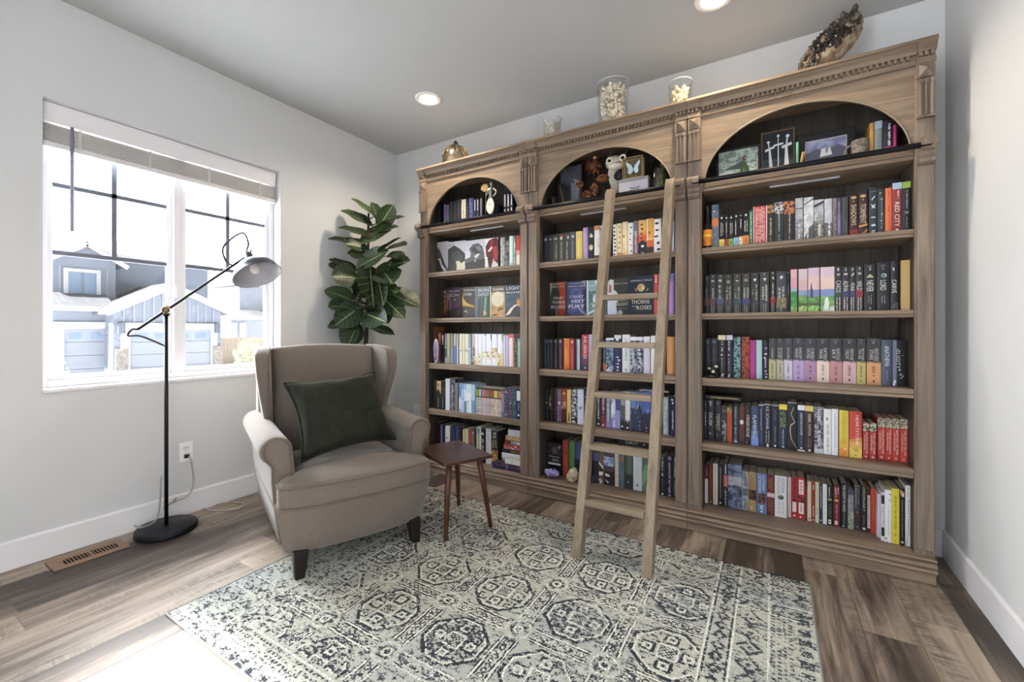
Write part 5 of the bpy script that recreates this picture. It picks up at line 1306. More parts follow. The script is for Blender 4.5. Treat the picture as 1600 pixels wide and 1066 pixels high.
# ---- middle bookcase
EM = lambda c: 'o,.14,.5,.3,%s,.24;o,.14,.5,.16,3a3d40,.12;m,.28,.94,.5,.24,%s' % (c, c)
rows(1, 1, -.262, '''
T 840 330 10.66
100 176 402 2a2a38 | slim indigo grey book at the dark left end | o,.16,.5,.3,8c8f98,.3;m,.3,.9,.5,.12,4a4a50
178 252 396 35353a | slim dark slate book with pale emblem | o,.16,.5,.2,9a9c9c,.24;m,.3,.95,.4,.12,5f5f5c
255 355 388 3b3e38 | olive grey book with pale emblem and dotted white title | o,.16,.5,.3,8f968c,.2;m,.32,.9,.6,.2,b5b5a5
358 456 376 41443f | olive grey book with a red emblem at head | o,.1,.6,.34,8a3434,.22;o,.16,.4,.2,c5c0b5,.3;m,.3,.95,.42,.2,b5b5a8
460 546 358 444641 | olive grey book with white lettering next to a slate one | o,.17,.6,.18,b5bcc0,.3;m,.3,.93,.42,.24,b9b9ac
548 634 346 4d515e | slate blue grey book with white emblem | o,.16,.5,.22,c5cad5,.24;m,.32,.9,.5,.26,9ca0ac
638 746 336 d6be4e | yellow book with lilac emblem and pale title | o,.18,.5,.26,b9a9c0,.3;m,.34,.95,.45,.22,e6d0a8
757 836 275 a78fc0 | lavender book | m,.06,.95,.5,.16,b9a5cf
843 942 268 1e2434 | navy book with gold and ivory artwork | q,c5b58a,.2,.3,.5,.18,.9,.3,.6,.34;o,.64,.5,.36,b5a878,.5;o,.66,.5,.2,e2dcc5,.2
945 1036 242 cfd0d2 | white book with orange band at head | b,0,.14,cc7f4a;p,.3,.8,c9b0a5,d5d8da,60,.5,1;b,.9,1,5a5a5c
1040 1112 238 b5bfc0/8c969a/45 | pale book mottled grey, half behind the ladder | b,.1,.16,6a6f70
T 945 330 10.66
138 200 222 d6d6d4 | white book with black foliage | s,.05,.98,8,.44,23252a
205 286 205 d9c491 | cream book with row of dark trees | s,.03,.98,6,.28,4a4436;b,.9,1,c98a6a
294 380 180 e3d0a6 | cream book with gold speckled foot | o,.42,.3,.12,4a4030,.3;p,.66,1,d9a85a,e6d9b5,60
385 472 195 dcdde0 | white book with black birds | s,.06,.96,5,.26,23252a
475 561 165 6b6c80 | slate book with red lower half and white letters | p,.46,1,8c3a44,6b6078,60;m,.3,.96,.5,.5,c9c5cc
565 696 150 dba854 | book shading from yellow to red with black beasts | b,.36,.62,cf5a34;b,.34,.44,d98440;q,23242c,0,.66,.5,.58,1,.66,1,1,0,1;s,.06,.6,4,.24,2a2420;q,e6dcc0,.3,.92,.5,.96,.7,.92,.5,1;o,.76,.5,.2,c9d0d2,.16
700 814 125 d99a3c | orange book with white edge and red lower band | b,0,1,e6dcc5,0,.14;b,.56,.58,e6cf9a;b,.62,.8,cf5a34;b,.8,1,3a3034;o,.4,.4,.1,3a2a18,.24
818 940 130 dedee0 | white book with five black flying dragons | s,.04,.98,5,.36,1d1e22
943 992 125 1d1e24 | black book with white marks, half behind the ladder | s,.1,.4,3,.4,e0e0e0
1122 1178 160 b5bfdc | blue and white book in the gap right of the ladder | b,0,1,3a4c86,.5,.8;q,e6e6ec,.0,1,.3,.4,.5,.5,.5,1
''', .15)
rows(1, 2, -.245, '''
T 945 420 11.84
905 1000 96 bb3640 | red book standing at the end of a facing row | m,.04,.22,.5,.5,e0c5c5;b,.26,.94,c9484c,.2,.8
1003 1042 115 c9cac5 | pale grey book touching the ladder | m,.2,.8,.5,.2,a5a8a8
1188 1280 90 b583cf | lilac book in the gap right of the ladder | b,0,.2,7a6ab5,.3,1;s,.5,.85,3,.12,6a5a90
1283 1306 88 232848 | navy sliver of a book right of the ladder |
''', .15)
FS = lambda c: 'o,.10,.5,.3,%s,.3;m,.28,.9,.5,.2,%s;o,.95,.5,.16,%s' % (c, c, c)
rows(1, 3, -.238, '''
T 840 510 11.845
100 156 228 2b3a3e | slim dark teal clothbound book | ''' + FS('6a8084') + '''
159 216 226 232a42 | slim navy clothbound book | ''' + FS('5c6688') + '''
220 280 225 38263c | slim plum clothbound book | ''' + FS('8c7484') + '''
298 368 226 24382c | dark green clothbound book | ''' + FS('7a967c') + '''
384 466 224 4a2838 | dark mulberry clothbound book | ''' + FS('b58a9c') + '''
485 592 225 d9702a | orange clothbound book | b,.3,.8,e0913a,.4,.62
604 682 232 a5303a | red clothbound book with pale lettering | ''' + FS('d8a5a5') + '''
704 814 230 2f4258 | navy book with silver centre | b,.02,1,b5bcc4,.30,.72
820 944 155 b8333a | red book shading to purple with tall white letters | b,.62,.8,6a3a54;b,.8,1,4a3a5c;v,.06,.68,.5,.46,e2c9c9,HUBRIS;m,.72,.86,.5,.16,7a5a78;o,.93,.5,.1,e0dce0
947 1062 155 b5b5da | lavender white book next to a red one | m,.04,.3,.7,.3,5c70a8;b,0,1,a59acb,0,.16
T 945 510 11.84
-30 22 250 3a3d4a | slate book with orange foot beside the ladder | b,.74,1,b8583a;m,.3,.6,.5,.3,9a9ca8
24 166 215 6f8fae/263850/45 | pale blue and black book with white head | b,0,.06,e2e2e6;p,.8,1,c5d0dc,24344c,60
178 306 160 27305c | indigo book with white moon and flowers | b,0,.1,c5cad8;o,.12,.45,.2,e0e2ea;s,.55,1,5,.3,c9b9cf
322 467 155 d3dade | white book with grey letters | m,.1,.7,.5,.3,8c969c;o,.93,.5,.16,8fa8a5
472 592 195 37415c/b9c0c9/50 | navy and white patterned book with pale head | b,0,.1,e2e3ea;m,.2,.8,.5,.4,c9d0d6
597 706 195 323b58/aab2c4/48 | navy and white patterned book with pale head | b,0,.1,dcdce8;s,.3,.9,5,.3,d2d6de
716 838 190 d0cddb | lilac white book with plain spine | b,0,.1,e2e0ea
852 978 175 dfdfe4 | plain white book half behind the ladder | m,.1,.3,.5,.3,c5c5ca
1148 1292 190 cf8a4e | tan orange clothbound book in the gap right of the ladder | b,.03,1,d8995c,.3,.7
''', .15)
rows(1, 4, -.225, '''
T 840 590 11.845
84 122 232 1b1b1e | black book at the dark left end | m,.1,.9,.5,.2,3f3f40
124 192 205 1a1a1d | black book with tiny gold mark | o,.44,.4,.2,c5b58a,.3
195 278 212 1b1b1e | black book with white swirl | q,a5a5a0,.5,.2,.6,.3,.4,.4,.7,.5,.4,.56,.3,.46;o,.6,.5,.1,8c8c8a
284 352 212 3a1a20 | dark red black book | o,.28,.4,.2,7a2a34;o,.44,.4,.34,4a2222;o,.62,.4,.14,6a5a58
362 442 215 6f5f80 | purple book with white portrait | p,0,.3,8c80a0,5a4c6c,60;o,.42,.5,.3,d0c9d4,.4;p,.5,1,8a78a0,5c4c70,50
453 527 215 b04428 | rust red book with orange sun | o,.13,.5,.34,e0a03c;p,.36,.6,d8a58c,8a3a28,40;b,.6,1,5a2026
540 616 222 d9c070 | straw yellow book with dark figure at foot | q,4a4420,.4,.95,.5,.66,.7,.7,.75,.95
620 734 215 8f9298/1c1f26/70 | black and white patterned book near the ladder | s,.0,1,9,.36,c5c8cc;b,.86,.96,1c1f26,.3,1
738 852 222 c5cde0 | pale blue white book with a dark chevron | q,4a5c80,0,.48,.4,.52,.9,.46,.5,.58
858 940 212 232a42 | dark navy book with white flourish, touching the ladder | s,.15,.8,5,.26,c5c9d0
T 925 600 11.22
82 154 140 1f2229 | black book with white title right of the ladder rail | m,.05,.78,.5,.44,d5d5d8;o,.92,.5,.22,c5c5c8
158 243 140 55263a | mulberry book with white title | m,.04,.7,.5,.56,c5a5b5;p,.7,1,a5303c,55263a,60;o,.94,.5,.2,d0b5b5
247 328 140 6a7a86 | grey green book with white title and violet edges | m,.03,.8,.5,.5,c9d5d2;b,.8,1,8a7ab5
334 412 140 d6d8ea | white and violet cloudy book | p,.1,.4,8a84c5,d6d8ea,25;p,.6,1,7f78c0,c5c8e6,25
417 496 140 4a4a90 | indigo book with pale violet lower half | b,.5,1,8f8fcf;b,0,.2,3a3a7a
500 578 140 8f9598 | grey book over black pines with white seal | b,.36,.8,4f5a5c;q,1c2024,0,1,0,.78,.3,.7,.5,.8,.8,.7,1,.8,1,1;o,.92,.4,.22,e2e2e2
581 668 140 dcdde0 | white book over black pines with white seal | q,1c2024,0,1,0,.8,.3,.72,.5,.82,.8,.72,1,.8,1,1;o,.94,.5,.22,e2e2e2
678 772 140 6b86c5 | blue mountain landscape book, lake at its foot | b,.42,.5,3a4664;q,2a3450,0,.6,.4,.44,1,.56,1,1,0,1;b,.5,.56,8fa0cf
775 874 140 5872b5 | blue landscape book with a white peak | q,c5d0e4,.1,.44,.4,.3,.6,.44;q,323c54,0,.5,.6,.3,1,.46,1,1,0,1;s,.6,1,4,.2,a5acbc
878 1018 140 5069b8 | wide blue landscape book with a rising moon | q,2a3045,0,.6,.3,.5,.7,.56,1,.5,1,1,0,1;o,.46,.74,.08,dce0ea;s,.85,1,2,.16,c5a590
1021 1090 140 4a5c9c | blue landscape book half behind the ladder | q,2a2f48,0,.5,1,.6,1,1,0,1
1248 1348 232 a9b8c0/8fa3a8/40 | pale green grey book in the gap right of the ladder | b,0,1,26304a,.88,1
1374 1458 225 26224c | indigo book with white lettering by the right cheek | s,.05,.2,2,.4,d0c9e0;m,.36,.84,.5,.4,d0c5e2
''', .15)
rows(1, 5, -.205, '''
T 840 675 11.22
440 534 152 a5402a | brick orange clothbound book | b,.3,.32,7a2a1c;b,.34,.36,7a2a1c
549 648 166 4f7f45 | green clothbound book | p,.5,1,47703f,5a8a4f,40
658 762 186 3a5080 | blue book with black lower half | b,.46,1,20242e
766 852 182 2c3a62 | dark blue book beside the ladder | b,.5,1,1c2028
T 915 680 10.15
122 208 275 3f4f86 | blue and black book right of the ladder rail | b,.28,1,1e2026;b,.76,.98,262c4a
210 286 280 6a5040 | brown and white collaged book | q,d6cfc2,0,.28,1,.44,1,.52,0,.36;q,2a2420,0,.44,1,.56,1,.66,0,.54;q,dcd6cc,0,.62,1,.6,.8,.72,.1,.74;s,.85,1,3,.4,d6cfc5
289 460 190 5a473c/3a3f5c/30 | thick brown and blue mottled book | p,.26,.5,6a82b5,b5c5dc,30;b,.64,1,23232a;q,dcdcd8,.1,.7,.5,.72,.6,.78,.2,.78;q,c9c9c5,.1,.86,.5,.92,.4,.96
464 522 166 c9b9a5 | slim cream pink book | s,.05,.98,6,.24,a57a70
526 612 170 4f6a70 | slim teal and rose book | q,8a5f60,0,.34,1,.2,1,.4;p,.5,1,4a5f74,5f7a80,40
615 752 180 3f4c45 | dark green grey book with small crest | b,.66,1,34383a;b,0,.66,55655a,.3,.9;o,.84,.45,.12,7a7f7c
755 892 196 c5ccd4 | pale grey book with faint print and small crest | m,.06,.74,.6,.12,a5aeb8;m,.06,.7,.4,.12,a5aeb8;q,3f444c,.38,.9,.5,.82,.62,.9
896 1006 212 4f7068 | sage green book with a hill | q,6a9a72,0,.6,.5,.36,1,.4,1,1,0,1;q,4f7a66,.0,.9,1,.6,1,1,0,1
1170 1272 342 1a1b20 | black book with white title right of the ladder | m,.02,.6,.5,.34,c5c8cc;m,.66,.9,.5,.1,6a6c70;o,.96,.5,.16,d5d8da
1276 1388 330 1c1a2c | black book with violet gem at head | o,.06,.5,.3,7f74b5;m,.16,.9,.5,.34,b5b0cc;o,.96,.5,.2,8c8c98
1392 1428 340 24282c | black and white book by the right cheek | m,.03,.5,.5,.6,c5c9cc;b,.6,.95,4a5450
''', .15)
# ---- left bookcase
rows(0, 0, -.25, '''
T 670 270 11.034
128 200 560 1d2230 | very dark navy book at the left end of the niche | m,.2,.9,.5,.2,30384c
258 302 548 4a4766 | slim violet grey book | b,0,1,58547a,.3,.8
306 352 552 45425e | slim violet grey book | b,0,1,524e70,.3,.8
356 418 505 24262a | dark grey book with pale foot | p,.86,1,c9b09a,4a3f36,60
422 476 492 2a2b2e | dark grey book with pale foot | p,.86,1,dcc5b0,5a4a40,60;m,.1,.8,.5,.2,4f5054
480 556 455 2c2d31 | dark grey book with pale foot | p,.9,1,dcc5a8,5a4a40,60;m,.1,.8,.5,.2,55565a
562 636 462 c5c3b0 | ivory book with grey lettering | m,.2,.55,.5,.16,6a6a64;m,.4,.96,.5,.26,5a5a55
640 694 450 23262f | slim black book with faint scrolls | s,.3,.98,6,.26,70757c
698 760 438 41477c/5a63a0/40 | bright indigo book | s,.1,.98,5,.2,8f95c9
768 822 450 20243a | slim navy book with pale title strip | b,.06,.5,a5a8b0,.4,.72;b,.6,.9,3a3f54,.4,.7
826 872 448 22263f | slim navy book with long pale title strip | b,.04,.5,aab0c5,.3,.6;b,.6,.95,6a6f90,.3,.6
880 936 428 1c1e28 | slim black book with white title strip | b,.04,.95,8f929a,.3,.55
1140 1190 560 1c2026 | low black book right of the figurine | m,.2,.9,.5,.2,3f464c
1290 1340 350 23263c | slim navy book with white stripe | b,.06,.95,c5c5cc,.3,.7;o,.6,.5,.4,1d2030
1348 1396 345 23263c | slim navy book with white stripe | b,.06,.95,d2d2d6,.3,.7;o,.6,.5,.4,1d2030
1404 1450 342 23263c | slim navy book with white stripe | b,.06,.95,d0d0d4,.3,.7;o,.56,.6,.4,1d2030
''', .13)
rows(0, 1, -.268, '''
T 665 355 10.32
1172 1202 172 19171a | black book edge after the facing row | m,.4,.6,.5,.3,a5603a
1206 1276 165 b5b8ba/7c8084/50 | silver grey book with dark blotches |
1282 1345 155 8a8582/1e1e20/40 | black and white mottled book | b,0,.14,2a2826
1350 1408 145 c5d8d6 | pale aqua white book | b,.9,1,a5b8b5
1411 1452 142 5f8a72 | slim green and lilac book | p,.1,1,c0b5c5,6a8a78,50,.4,1
1463 1522 135 c93a32 | red book fading to white foot | b,.5,.66,dc9c90;b,.66,1,e2d6d2
1525 1562 130 c94038 | red and navy book against the right cheek | b,.42,1,3a4452;p,.1,.4,d96a5a,8a6a9a,50;s,.5,.95,3,.3,b9b9c0
''', .15)
rows(0, 3, -.255, '''
T 665 500 13.325
263 326 272 8a4640 | dull brick red book | b,.36,1,6a4a4c
338 382 300 26262c | slim black book with peach strip | b,.04,.36,d0a98a,.3,.8;b,.4,1,20242c
400 446 285 8c90a0 | slim grey book with navy lower half | b,.4,.8,2c3550;o,.46,.5,.3,c5cad8,.4
450 510 283 a8a46c | slim khaki book | b,0,1,c0bd86,.2,.6;p,.7,1,7a7a60,a5a27c,60
524 572 290 9a8c96 | slim mauve grey book | b,.5,1,7f90b5
584 636 288 a8ab7c | slim pale olive and blue book | b,.4,1,5c74a8;b,.04,.4,c5c79a,.3,.8
648 698 292 c5c9da | slim white and navy book | b,0,1,2c3864,.66,1
703 768 290 e0dac9 | ivory book with a small dark mark | b,.54,.57,6a6258,.2,.8;b,0,.5,e2d8a8,.5,.8
773 828 290 d8d096 | pale yellow book with a small dark mark | b,.54,.57,6a6240,.2,.8;b,0,1,e6e0b5,.3,.6
830 892 290 dfdcd2 | ivory book with grey middle mark | p,.5,.6,4a4644,dfdcd2,80
894 962 290 7fa3a8 | aqua book with navy edge | b,0,1,2c3c64,.78,1;o,.48,.5,.2,e0e4e8;b,.5,1,9ab5c9,.1,.76
966 1028 290 c9b5a0 | tan book over black patterned lower half | p,.42,1,4a403c,c5b9b0,60
T 740 505 14.2
30 102 240 dfe0ea | white book from a gilded landscape set | p,.76,1,c9b45a,e6e2d0,45
104 190 240 e2e4ea | white book from a gilded landscape set | p,.62,.92,b5a850,e2e2d8,45
192 276 242 dfe3ea | white book from a gilded landscape set | p,.56,.76,b5bf7a,e6e6de,45;q,6f8060,.6,0,1,0,.9,.08
279 402 240 e2e3ec | white book from a gilded landscape set | p,.56,.8,b59a4a,e2e2d8,40;q,6a5a48,.8,.04,1,.0,1,.24,.9,.2
405 528 242 dfe2ea | white book from a gilded landscape set | p,.44,.76,b0983c,e2e2d8,40;q,6a5f40,.9,.0,1,.0,1,.18
532 656 242 e2e3ea | white book from a gilded landscape set | p,.6,1,c09a35,e0d8b8,40;q,5c5a2a,.84,.04,1,.0,1,.28,.88,.2
662 712 270 dcd9e6 | slim lilac white book | b,0,1,5a4c90,.8,1
716 780 270 b5a9c0 | mauve book with pale edge | p,.1,1,b5b5dc,c5b0c5,50
783 886 240 d9b9c0 | pink book with red head | b,0,.12,cf5a60;b,.12,1,e6cfda,.1,.7
Y -.262
890 962 335 6a4f20 | brown and gold book under the dark red one | p,0,1,8a702c,3f2c18,45
968 1064 340 6f9298 | teal book under the dark red one | b,.1,1,a5bfc5,.4,.66;b,0,1,3a5f68,.8,1
''', .15)
rows(0, 4, -.29, '''
T 665 580 13.325
162 232 168 17171b | black book in the dark left end |
234 326 205 2a2420 | black book with a cream and brown picture at its head | p,0,.46,c5aa72,8a6a40,30;q,23201e,.0,.36,.5,.3,1,.5,1,.6,0,.6;b,.5,.94,8a8a88,.3,.44
330 412 212 1e1e1f | black book with grey candle picture | b,.6,.94,7a7c80,.3,.46;p,.2,.6,3a3a30,1e1e1f,40
414 502 160 c9ced8 | white book standing among black ones |
505 612 166 2f2c44/6f6c84/55 | violet black book with white scrollwork | m,.2,.98,.5,.4,a8a5b9
615 672 248 7f8064 | olive grey book beside a dark green one | s,.3,.8,3,.2,5c5c48
674 694 255 26363a | dark green sliver of a book |
697 746 252 7f9fcb | pale blue book of a set | b,.1,.4,5c82c0;b,.5,1,c5d2e8;b,.9,1,9aa5c5
748 802 258 86a5d6 | sky blue book of a set | b,.2,.5,a5bce6;b,.56,1,b9bcec
804 852 262 a5c0d8 | pale blue book with grey foot, of a set | b,.2,.6,d2e0e6;b,.62,1,6a8894
854 906 268 c9dfe6 | icy white book of a set | b,.3,.6,e2eaee;b,.58,.62,c5b5ac
908 956 272 d2dce6 | white book of a set with a faint pink mark | b,.3,1,e0e4ee;o,.55,.8,.2,d8a5b0
958 1026 278 a5c5dc | ice blue book of a set with violet foot | b,.56,1,6f92b9;b,.9,1,8a84c0,0,.5
''', .16)
def manga():
    T = (740, 585, 13.325); y = -.288; rnd = random.Random(5); z0 = SHELF[4] + .0006
    cols = ['8fae4a', '3f8a4a', 'd9c84a', '5a6fc0', '8a86d6', 'd0583a', 'cf4a34', '5f8a5a', '3a6a44', 'b84a44', '8a3a34', 'cfae4a', 'd8cf6a', '8c8a3a', 'b5804a', 'c97a8a', '7a5a8c']
    words_ = ['yellow green', 'green', 'yellow', 'blue', 'periwinkle', 'vermilion', 'orange red', 'sage green', 'dark green', 'brick red', 'dark red', 'ochre', 'lemon', 'olive', 'tan', 'rose', 'purple']
    x = 50
    n = 16; w = (588 - 50) / n
    for k in range(n):
        px0, px1 = T[0] + (50 + k * w) / T[2], T[0] + (50 + (k + 1) * w) / T[2]
        X0, X1 = on_y(px0, 600, y).x + .0003, on_y(px1, 600, y).x - .0003
        zt = on_y((px0 + px1) / 2, T[1] + (268 + 3.2 * k) / T[2], y).z
        c = cols[k]; c2 = cols[(k * 5 + 3) % 17]
        spec = 'b,0,.07,3a3a2a;b,.07,.36,%s;b,.33,.37,2a2026;p,.38,1,d9c9d2,%s,90;p,.5,.8,c9d2dc,%s,120;s,.4,.98,5,.36,%s;m,.9,.98,.5,.5,b5a5c5' % (c, c2, c, c2)
        make_book('comic_volume', X0, X1, z0, zt - z0, y, .12, 'd8d0d6', spec, 'slim comic volume with %s head band, fourth shelf, left bookcase' % words_[k], 'comic volumes on the fourth shelf of the left bookcase', rnd, False, 'comic book')
manga()
rows(0, 4, -.300, '''
T 740 585 13.325
592 636 345 8a8a9c | slim grey paperback at the end of the comic volumes | b,.0,.1,6a6a7c;b,.8,1,5a6aa5
640 728 285 3a3848/6f6880/70 | dark violet patterned book of a slipcase set | o,.14,.5,.26,8c86a0;o,.9,.5,.26,8c86a0
731 806 292 463a50/76607c/70 | plum patterned book of a slipcase set | o,.5,.5,.3,8c6a90
809 890 302 2f4650/4f6f78/70 | teal patterned book of a slipcase set | o,.5,.5,.3,5f8a90
893 986 310 232c58 | navy book with white label at head | b,.06,.38,dcdfe0,.1,.9;m,.44,.7,.5,.4,8c96c0;o,.86,.5,.22,e2e6ea
988 1004 318 c9c5b0 | cream sliver of a book against the right cheek |
''', .16)
rows(0, 5, -.225, '''
T 665 645 13.325
212 308 200 3a1f26 | dark maroon book at the left end behind the shells | b,.1,.9,46262e,.2,.8
311 352 245 5a74a8 | slim blue book behind the shells |
355 412 250 1d2236 | black navy book behind the shells |
414 511 275 d6d4cc | white book with a black sketched face | p,.1,.8,d6d4cc,c5c2ba,40;q,23242a,.2,.42,.5,.38,.5,.42,.24,.46;s,.5,.8,3,.08,4a4a4a;q,2c3a30,.3,1,.6,.9,1,.86,1,1
515 562 268 2c3c40 | slim dark teal book with pale edge | b,0,1,4f6668,.5,.8
565 628 265 232c50 | navy book over the table | b,.1,.9,333f6c,.3,.6
631 690 285 3a3a62 | violet navy book over the table | m,.1,.9,.5,.3,5f5f8c
693 752 308 26273a | black book with grey lettering over the table | m,.3,.95,.5,.4,5f626f
Y -.245
772 832 345 c9a55a | mustard book with pale edge over the table | b,0,1,d8b878,.3,.6
834 888 352 8fc0a5 | aqua green book over the table | b,0,1,b9dcc5,.5,.8
892 960 360 a5302e | red book over the table | b,0,1,c0443a,.5,.8
963 1006 372 6a6a74 | slim grey book over the table | o,.08,.6,.3,c5c5cc
1009 1054 372 24383a | dark green book over the table |
T 740 655 11.845
55 138 142 d3cfb0 | cream book with a tall garden picture | b,.04,.8,a5967a,.2,.8;p,.05,.2,4a5a7a,6a8aa5,40,.2,.8;p,.6,.8,b5a55a,8a9a5a,40,.2,.8
142 222 178 1e1f24 | black book with white blocks of lettering | b,.12,.18,c9c9cc,.1,.6;m,.3,.92,.4,.6,b5b5b9
228 322 182 c0c2c8 | silver grey book with striped print | m,.04,.96,.45,.6,9a9ca2
326 452 222 2a2826 | black book with cream lettering and gold foot | m,.04,.22,.5,.7,a8a08a;v,.26,.5,.3,.3,c5b98c,WAR;v,.26,.5,.7,.3,c5b98c,ART;p,.56,.98,7a4a30,c59a4a,50
''', .15)
# ---- books standing with their covers outward
def faceout(x0, x1, z0, h, yf, th, col, spec, label, group, parallel=0.0):
    rnd = random.Random(int(x0 * 1000)); w = x1 - x0
    b = thing('book', ((x0 + x1) / 2, yf, z0), label, 'book', group)
    mt = basemat(col); pr = Print(x0, w, z0 + h, h, yf); pr.run(spec, rnd, mt)
    t = .0022; cv = MB()
    cv.prism([(x0, yf), (x1, yf), (x1, yf + t), (x0 + t, yf + t), (x0 + t, yf + th - t), (x1, yf + th - t), (x1, yf + th), (x0, yf + th)], z0, z0 + h, 'z', 0)
    o = len(cv.v); cv.v += pr.band.v
    for f_, m_ in zip(pr.band.f, pr.band.m): cv.f.append(tuple(i + o for i in f_)); cv.m.append(1 + m_); cv.s.append(False)
    cv.build('cover', [mt] + pr.bm, b, fixn=False)
    MB().box(x0 + t, x1 - .003, yf + t, yf + th - t, z0 + .002, z0 + h - .003).build('pages', PAGE, b, fixn=False)
    ink_parts(pr, b)
    return b
def facerow(bay_i, row, items, T, y0, dy, th):
    z0 = SHELF[row] + .0006
    for k, (a, b_, t, wid, col, desc, spec) in enumerate(items):
        y = y0 - dy * k
        X0 = on_y(T[0] + a / T[2], 500, y).x; X1 = X0 + wid
        if b_: X1 = max(on_y(T[0] + b_ / T[2], 500, y).x, X0 + .05)
        X0 = max(X0, bay(bay_i)[0] + .002); X1 = min(X1, bay(bay_i)[1] - .002)
        zt = on_y(T[0] + a / T[2], T[1] + t / T[2], y).z
        faceout(X0, X1, z0, zt - z0, y, th, col, spec, desc + ' ' + ROWN[row] % BAYN[bay_i], 'facing books ' + ROWN[row] % BAYN[bay_i])
facerow(0, 1, [
    (90, 362, 262, .16, 'b9b9c0', 'facing book with a grey ridged flank and white sweep', 'q,4a4a50,0,.24,.08,.14,.3,.3,.5,.5,.72,.72,1,.9,1,1,0,1;q,26262a,0,.42,.3,.54,.62,.78,.98,.92,.98,1,.7,.9,.4,.7,.1,.5;q,dcdcdc,.02,.52,.3,.52,.46,.72,.9,.92,.86,.98,.6,.92,.4,.8,.2,.58;q,3c3c40,0,.6,.3,.74,.6,1,0,1'),
    (362, 638, 248, .16, 'bdbdc6', 'facing book with a dark hooded dragon head', 'q,3a3b3a,0,.24,.36,.12,.7,.26,1,.44,1,1,0,1;q,4a4c46,.2,.4,.6,.3,.9,.5,.7,.7,.4,.7;q,cfc9b5,.46,.66,.62,.64,.8,.74,.98,.66,.98,.98,.6,.98;p,.8,.98,b8a05a,d8cfb5,40,.5,1;q,26262a,.06,.1,.2,.08,.14,.12;q,26262a,.26,.06,.36,.05,.3,.09'),
    (637, 960, 228, .16, 'c0c0ca', 'facing book with a grey dragon head in profile', 'q,55565a,.2,.28,.4,.14,.66,.12,.86,.24,.96,.5,1,1,0,1,0,.62,.26,.56,.3,.44;q,3a3b3e,.3,.3,.6,.2,.8,.4,.6,.5;q,75767a,.5,.24,.7,.2,.84,.36,.7,.4;q,b5b5b8,.44,.54,.66,.46,.74,.5,.56,.64;q,34363a,0,.76,.4,.7,1,.66,1,1,0,1;q,c9c9cc,.46,.64,.54,.7,.52,.76'),
    (957, 1168, 190, .12, 'd2cdca', 'facing book with a crimson dragon', 'q,55141c,.05,.26,.3,.08,.6,.02,.9,.0,1,.1,1,.9,.8,.8,.66,.7,.5,.96,.3,.98,.36,.7,.1,.6;q,a8262c,.6,.3,.9,.28,.98,.7,.7,.82;q,8c1c24,.4,.1,.7,.06,.6,.3,.3,.5;q,d8c0b0,.2,.44,.5,.28,.6,.34,.34,.46;q,dcd6d2,.02,.08,.12,.02,.22,.1,.12,.16;q,2a1216,.2,.68,.4,.6,.5,.98,.3,.98'),
], (665, 355, 10.32), -.205, .0235, .022)
facerow(0, 2, [
    (148, 0, 170, .135, '5a2a1c', 'facing rust brown book with a glowing vertical beam', 'b,0,.26,3a2a26;p,.4,.9,8a4424,5a2a1c,18;q,e2b58a,.50,.2,.56,.2,.57,.76,.49,.76;o,.78,.53,.08,e8c9a0;h,.13,.09,.16,.80,e0d6d0,RED;h,.26,.06,.16,.80,d0b5a5,RISING'),
    (345, 0, 155, .135, '4a3850', 'facing violet book with an arched gallery', 'p,.3,.66,5c4464,6a4a5c,20;q,8c7a62,.02,.14,.12,.2,.28,.5,.28,1,.02,1;q,3a2c34,.08,.3,.2,.5,.2,1,.08,1;b,.68,.74,3a2c4a,.3,1;p,.74,1,54463f,3f3438,25;o,.4,.6,.05,d8cfc0;h,.12,.06,.14,.94,d8d2d6,GOLDEN;h,.25,.10,.18,.90,d8d2d6,SON'),
    (590, 0, 150, .135, '3a342c', 'facing dark book with a golden curving wing', 'q,c9952f,0,.18,.12,.36,.4,.54,.9,.6,.9,.66,.3,.62,0,.6;q,e0b95a,0,.3,.2,.46,.7,.6,.2,.58,0,.5;q,b0a58f,.1,.76,.3,.74,.46,.84,.2,.8;p,.84,1,4a423a,2c2822,30;h,.10,.06,.14,.96,d8cfc0,MORNING;h,.23,.09,.10,.70,ddd5c8,STAR'),
    (802, 0, 140, .135, '5c6a72', 'facing grey green book with hanging cloths', 'q,3a4a50,.24,.3,.42,.3,.4,1,.1,1;q,2f4a3c,.5,.3,1,.26,1,1,.4,1;q,6a9a7c,.62,.34,.8,.34,.74,.8,.6,.76;q,c9a55a,.56,.76,.7,.78,.8,.88,.56,.96;b,0,1,7a868c,0,.05;h,.12,.10,.2,.92,d2d5d5,IRON;h,.26,.10,.2,.92,d2d5d5,GOLD'),
    (1040, 0, 130, .135, 'b59a70', 'facing sandy book with a pale moon and three walkers', 'b,0,.2,5c5248;o,.42,.5,.42,d9cba8,.42;p,.62,1,c59a5c,a8804a,20;b,0,1,d8cfc0,0,.05;q,3a2c22,.5,.8,.56,.68,.6,.8;q,3a2c22,.62,.78,.68,.64,.74,.78;q,3a2c22,.78,.76,.82,.64,.88,.76;q,4a3a2a,.06,.94,.4,.88,.5,.94;h,.11,.09,.2,.92,e6ded0,DARK;h,.26,.10,.24,.92,e6ded0,AGE'),
    (1280, 1562, 115, .135, '3a4456', 'facing blue grey book with a domed city on fire', 'p,.3,.66,3a4e5c,4a5a6a,22;q,cf8a34,.66,.5,.8,.42,.86,.5,1,.4,1,.7,.7,.66;q,d8c9b5,.02,.96,.3,.74,.56,.62,.8,.6,.5,.72,.3,.9;p,.74,.98,4a4542,2f2f33,40,.3,1;h,.10,.10,.08,.98,d8dade,LIGHT;h,.235,.06,.08,.98,d8dade,BRINGER'),
], (665, 435, 10.32), -.130, .0242, .0225)
FA = (840, 420, 11.845); FB = (945, 420, 11.84)
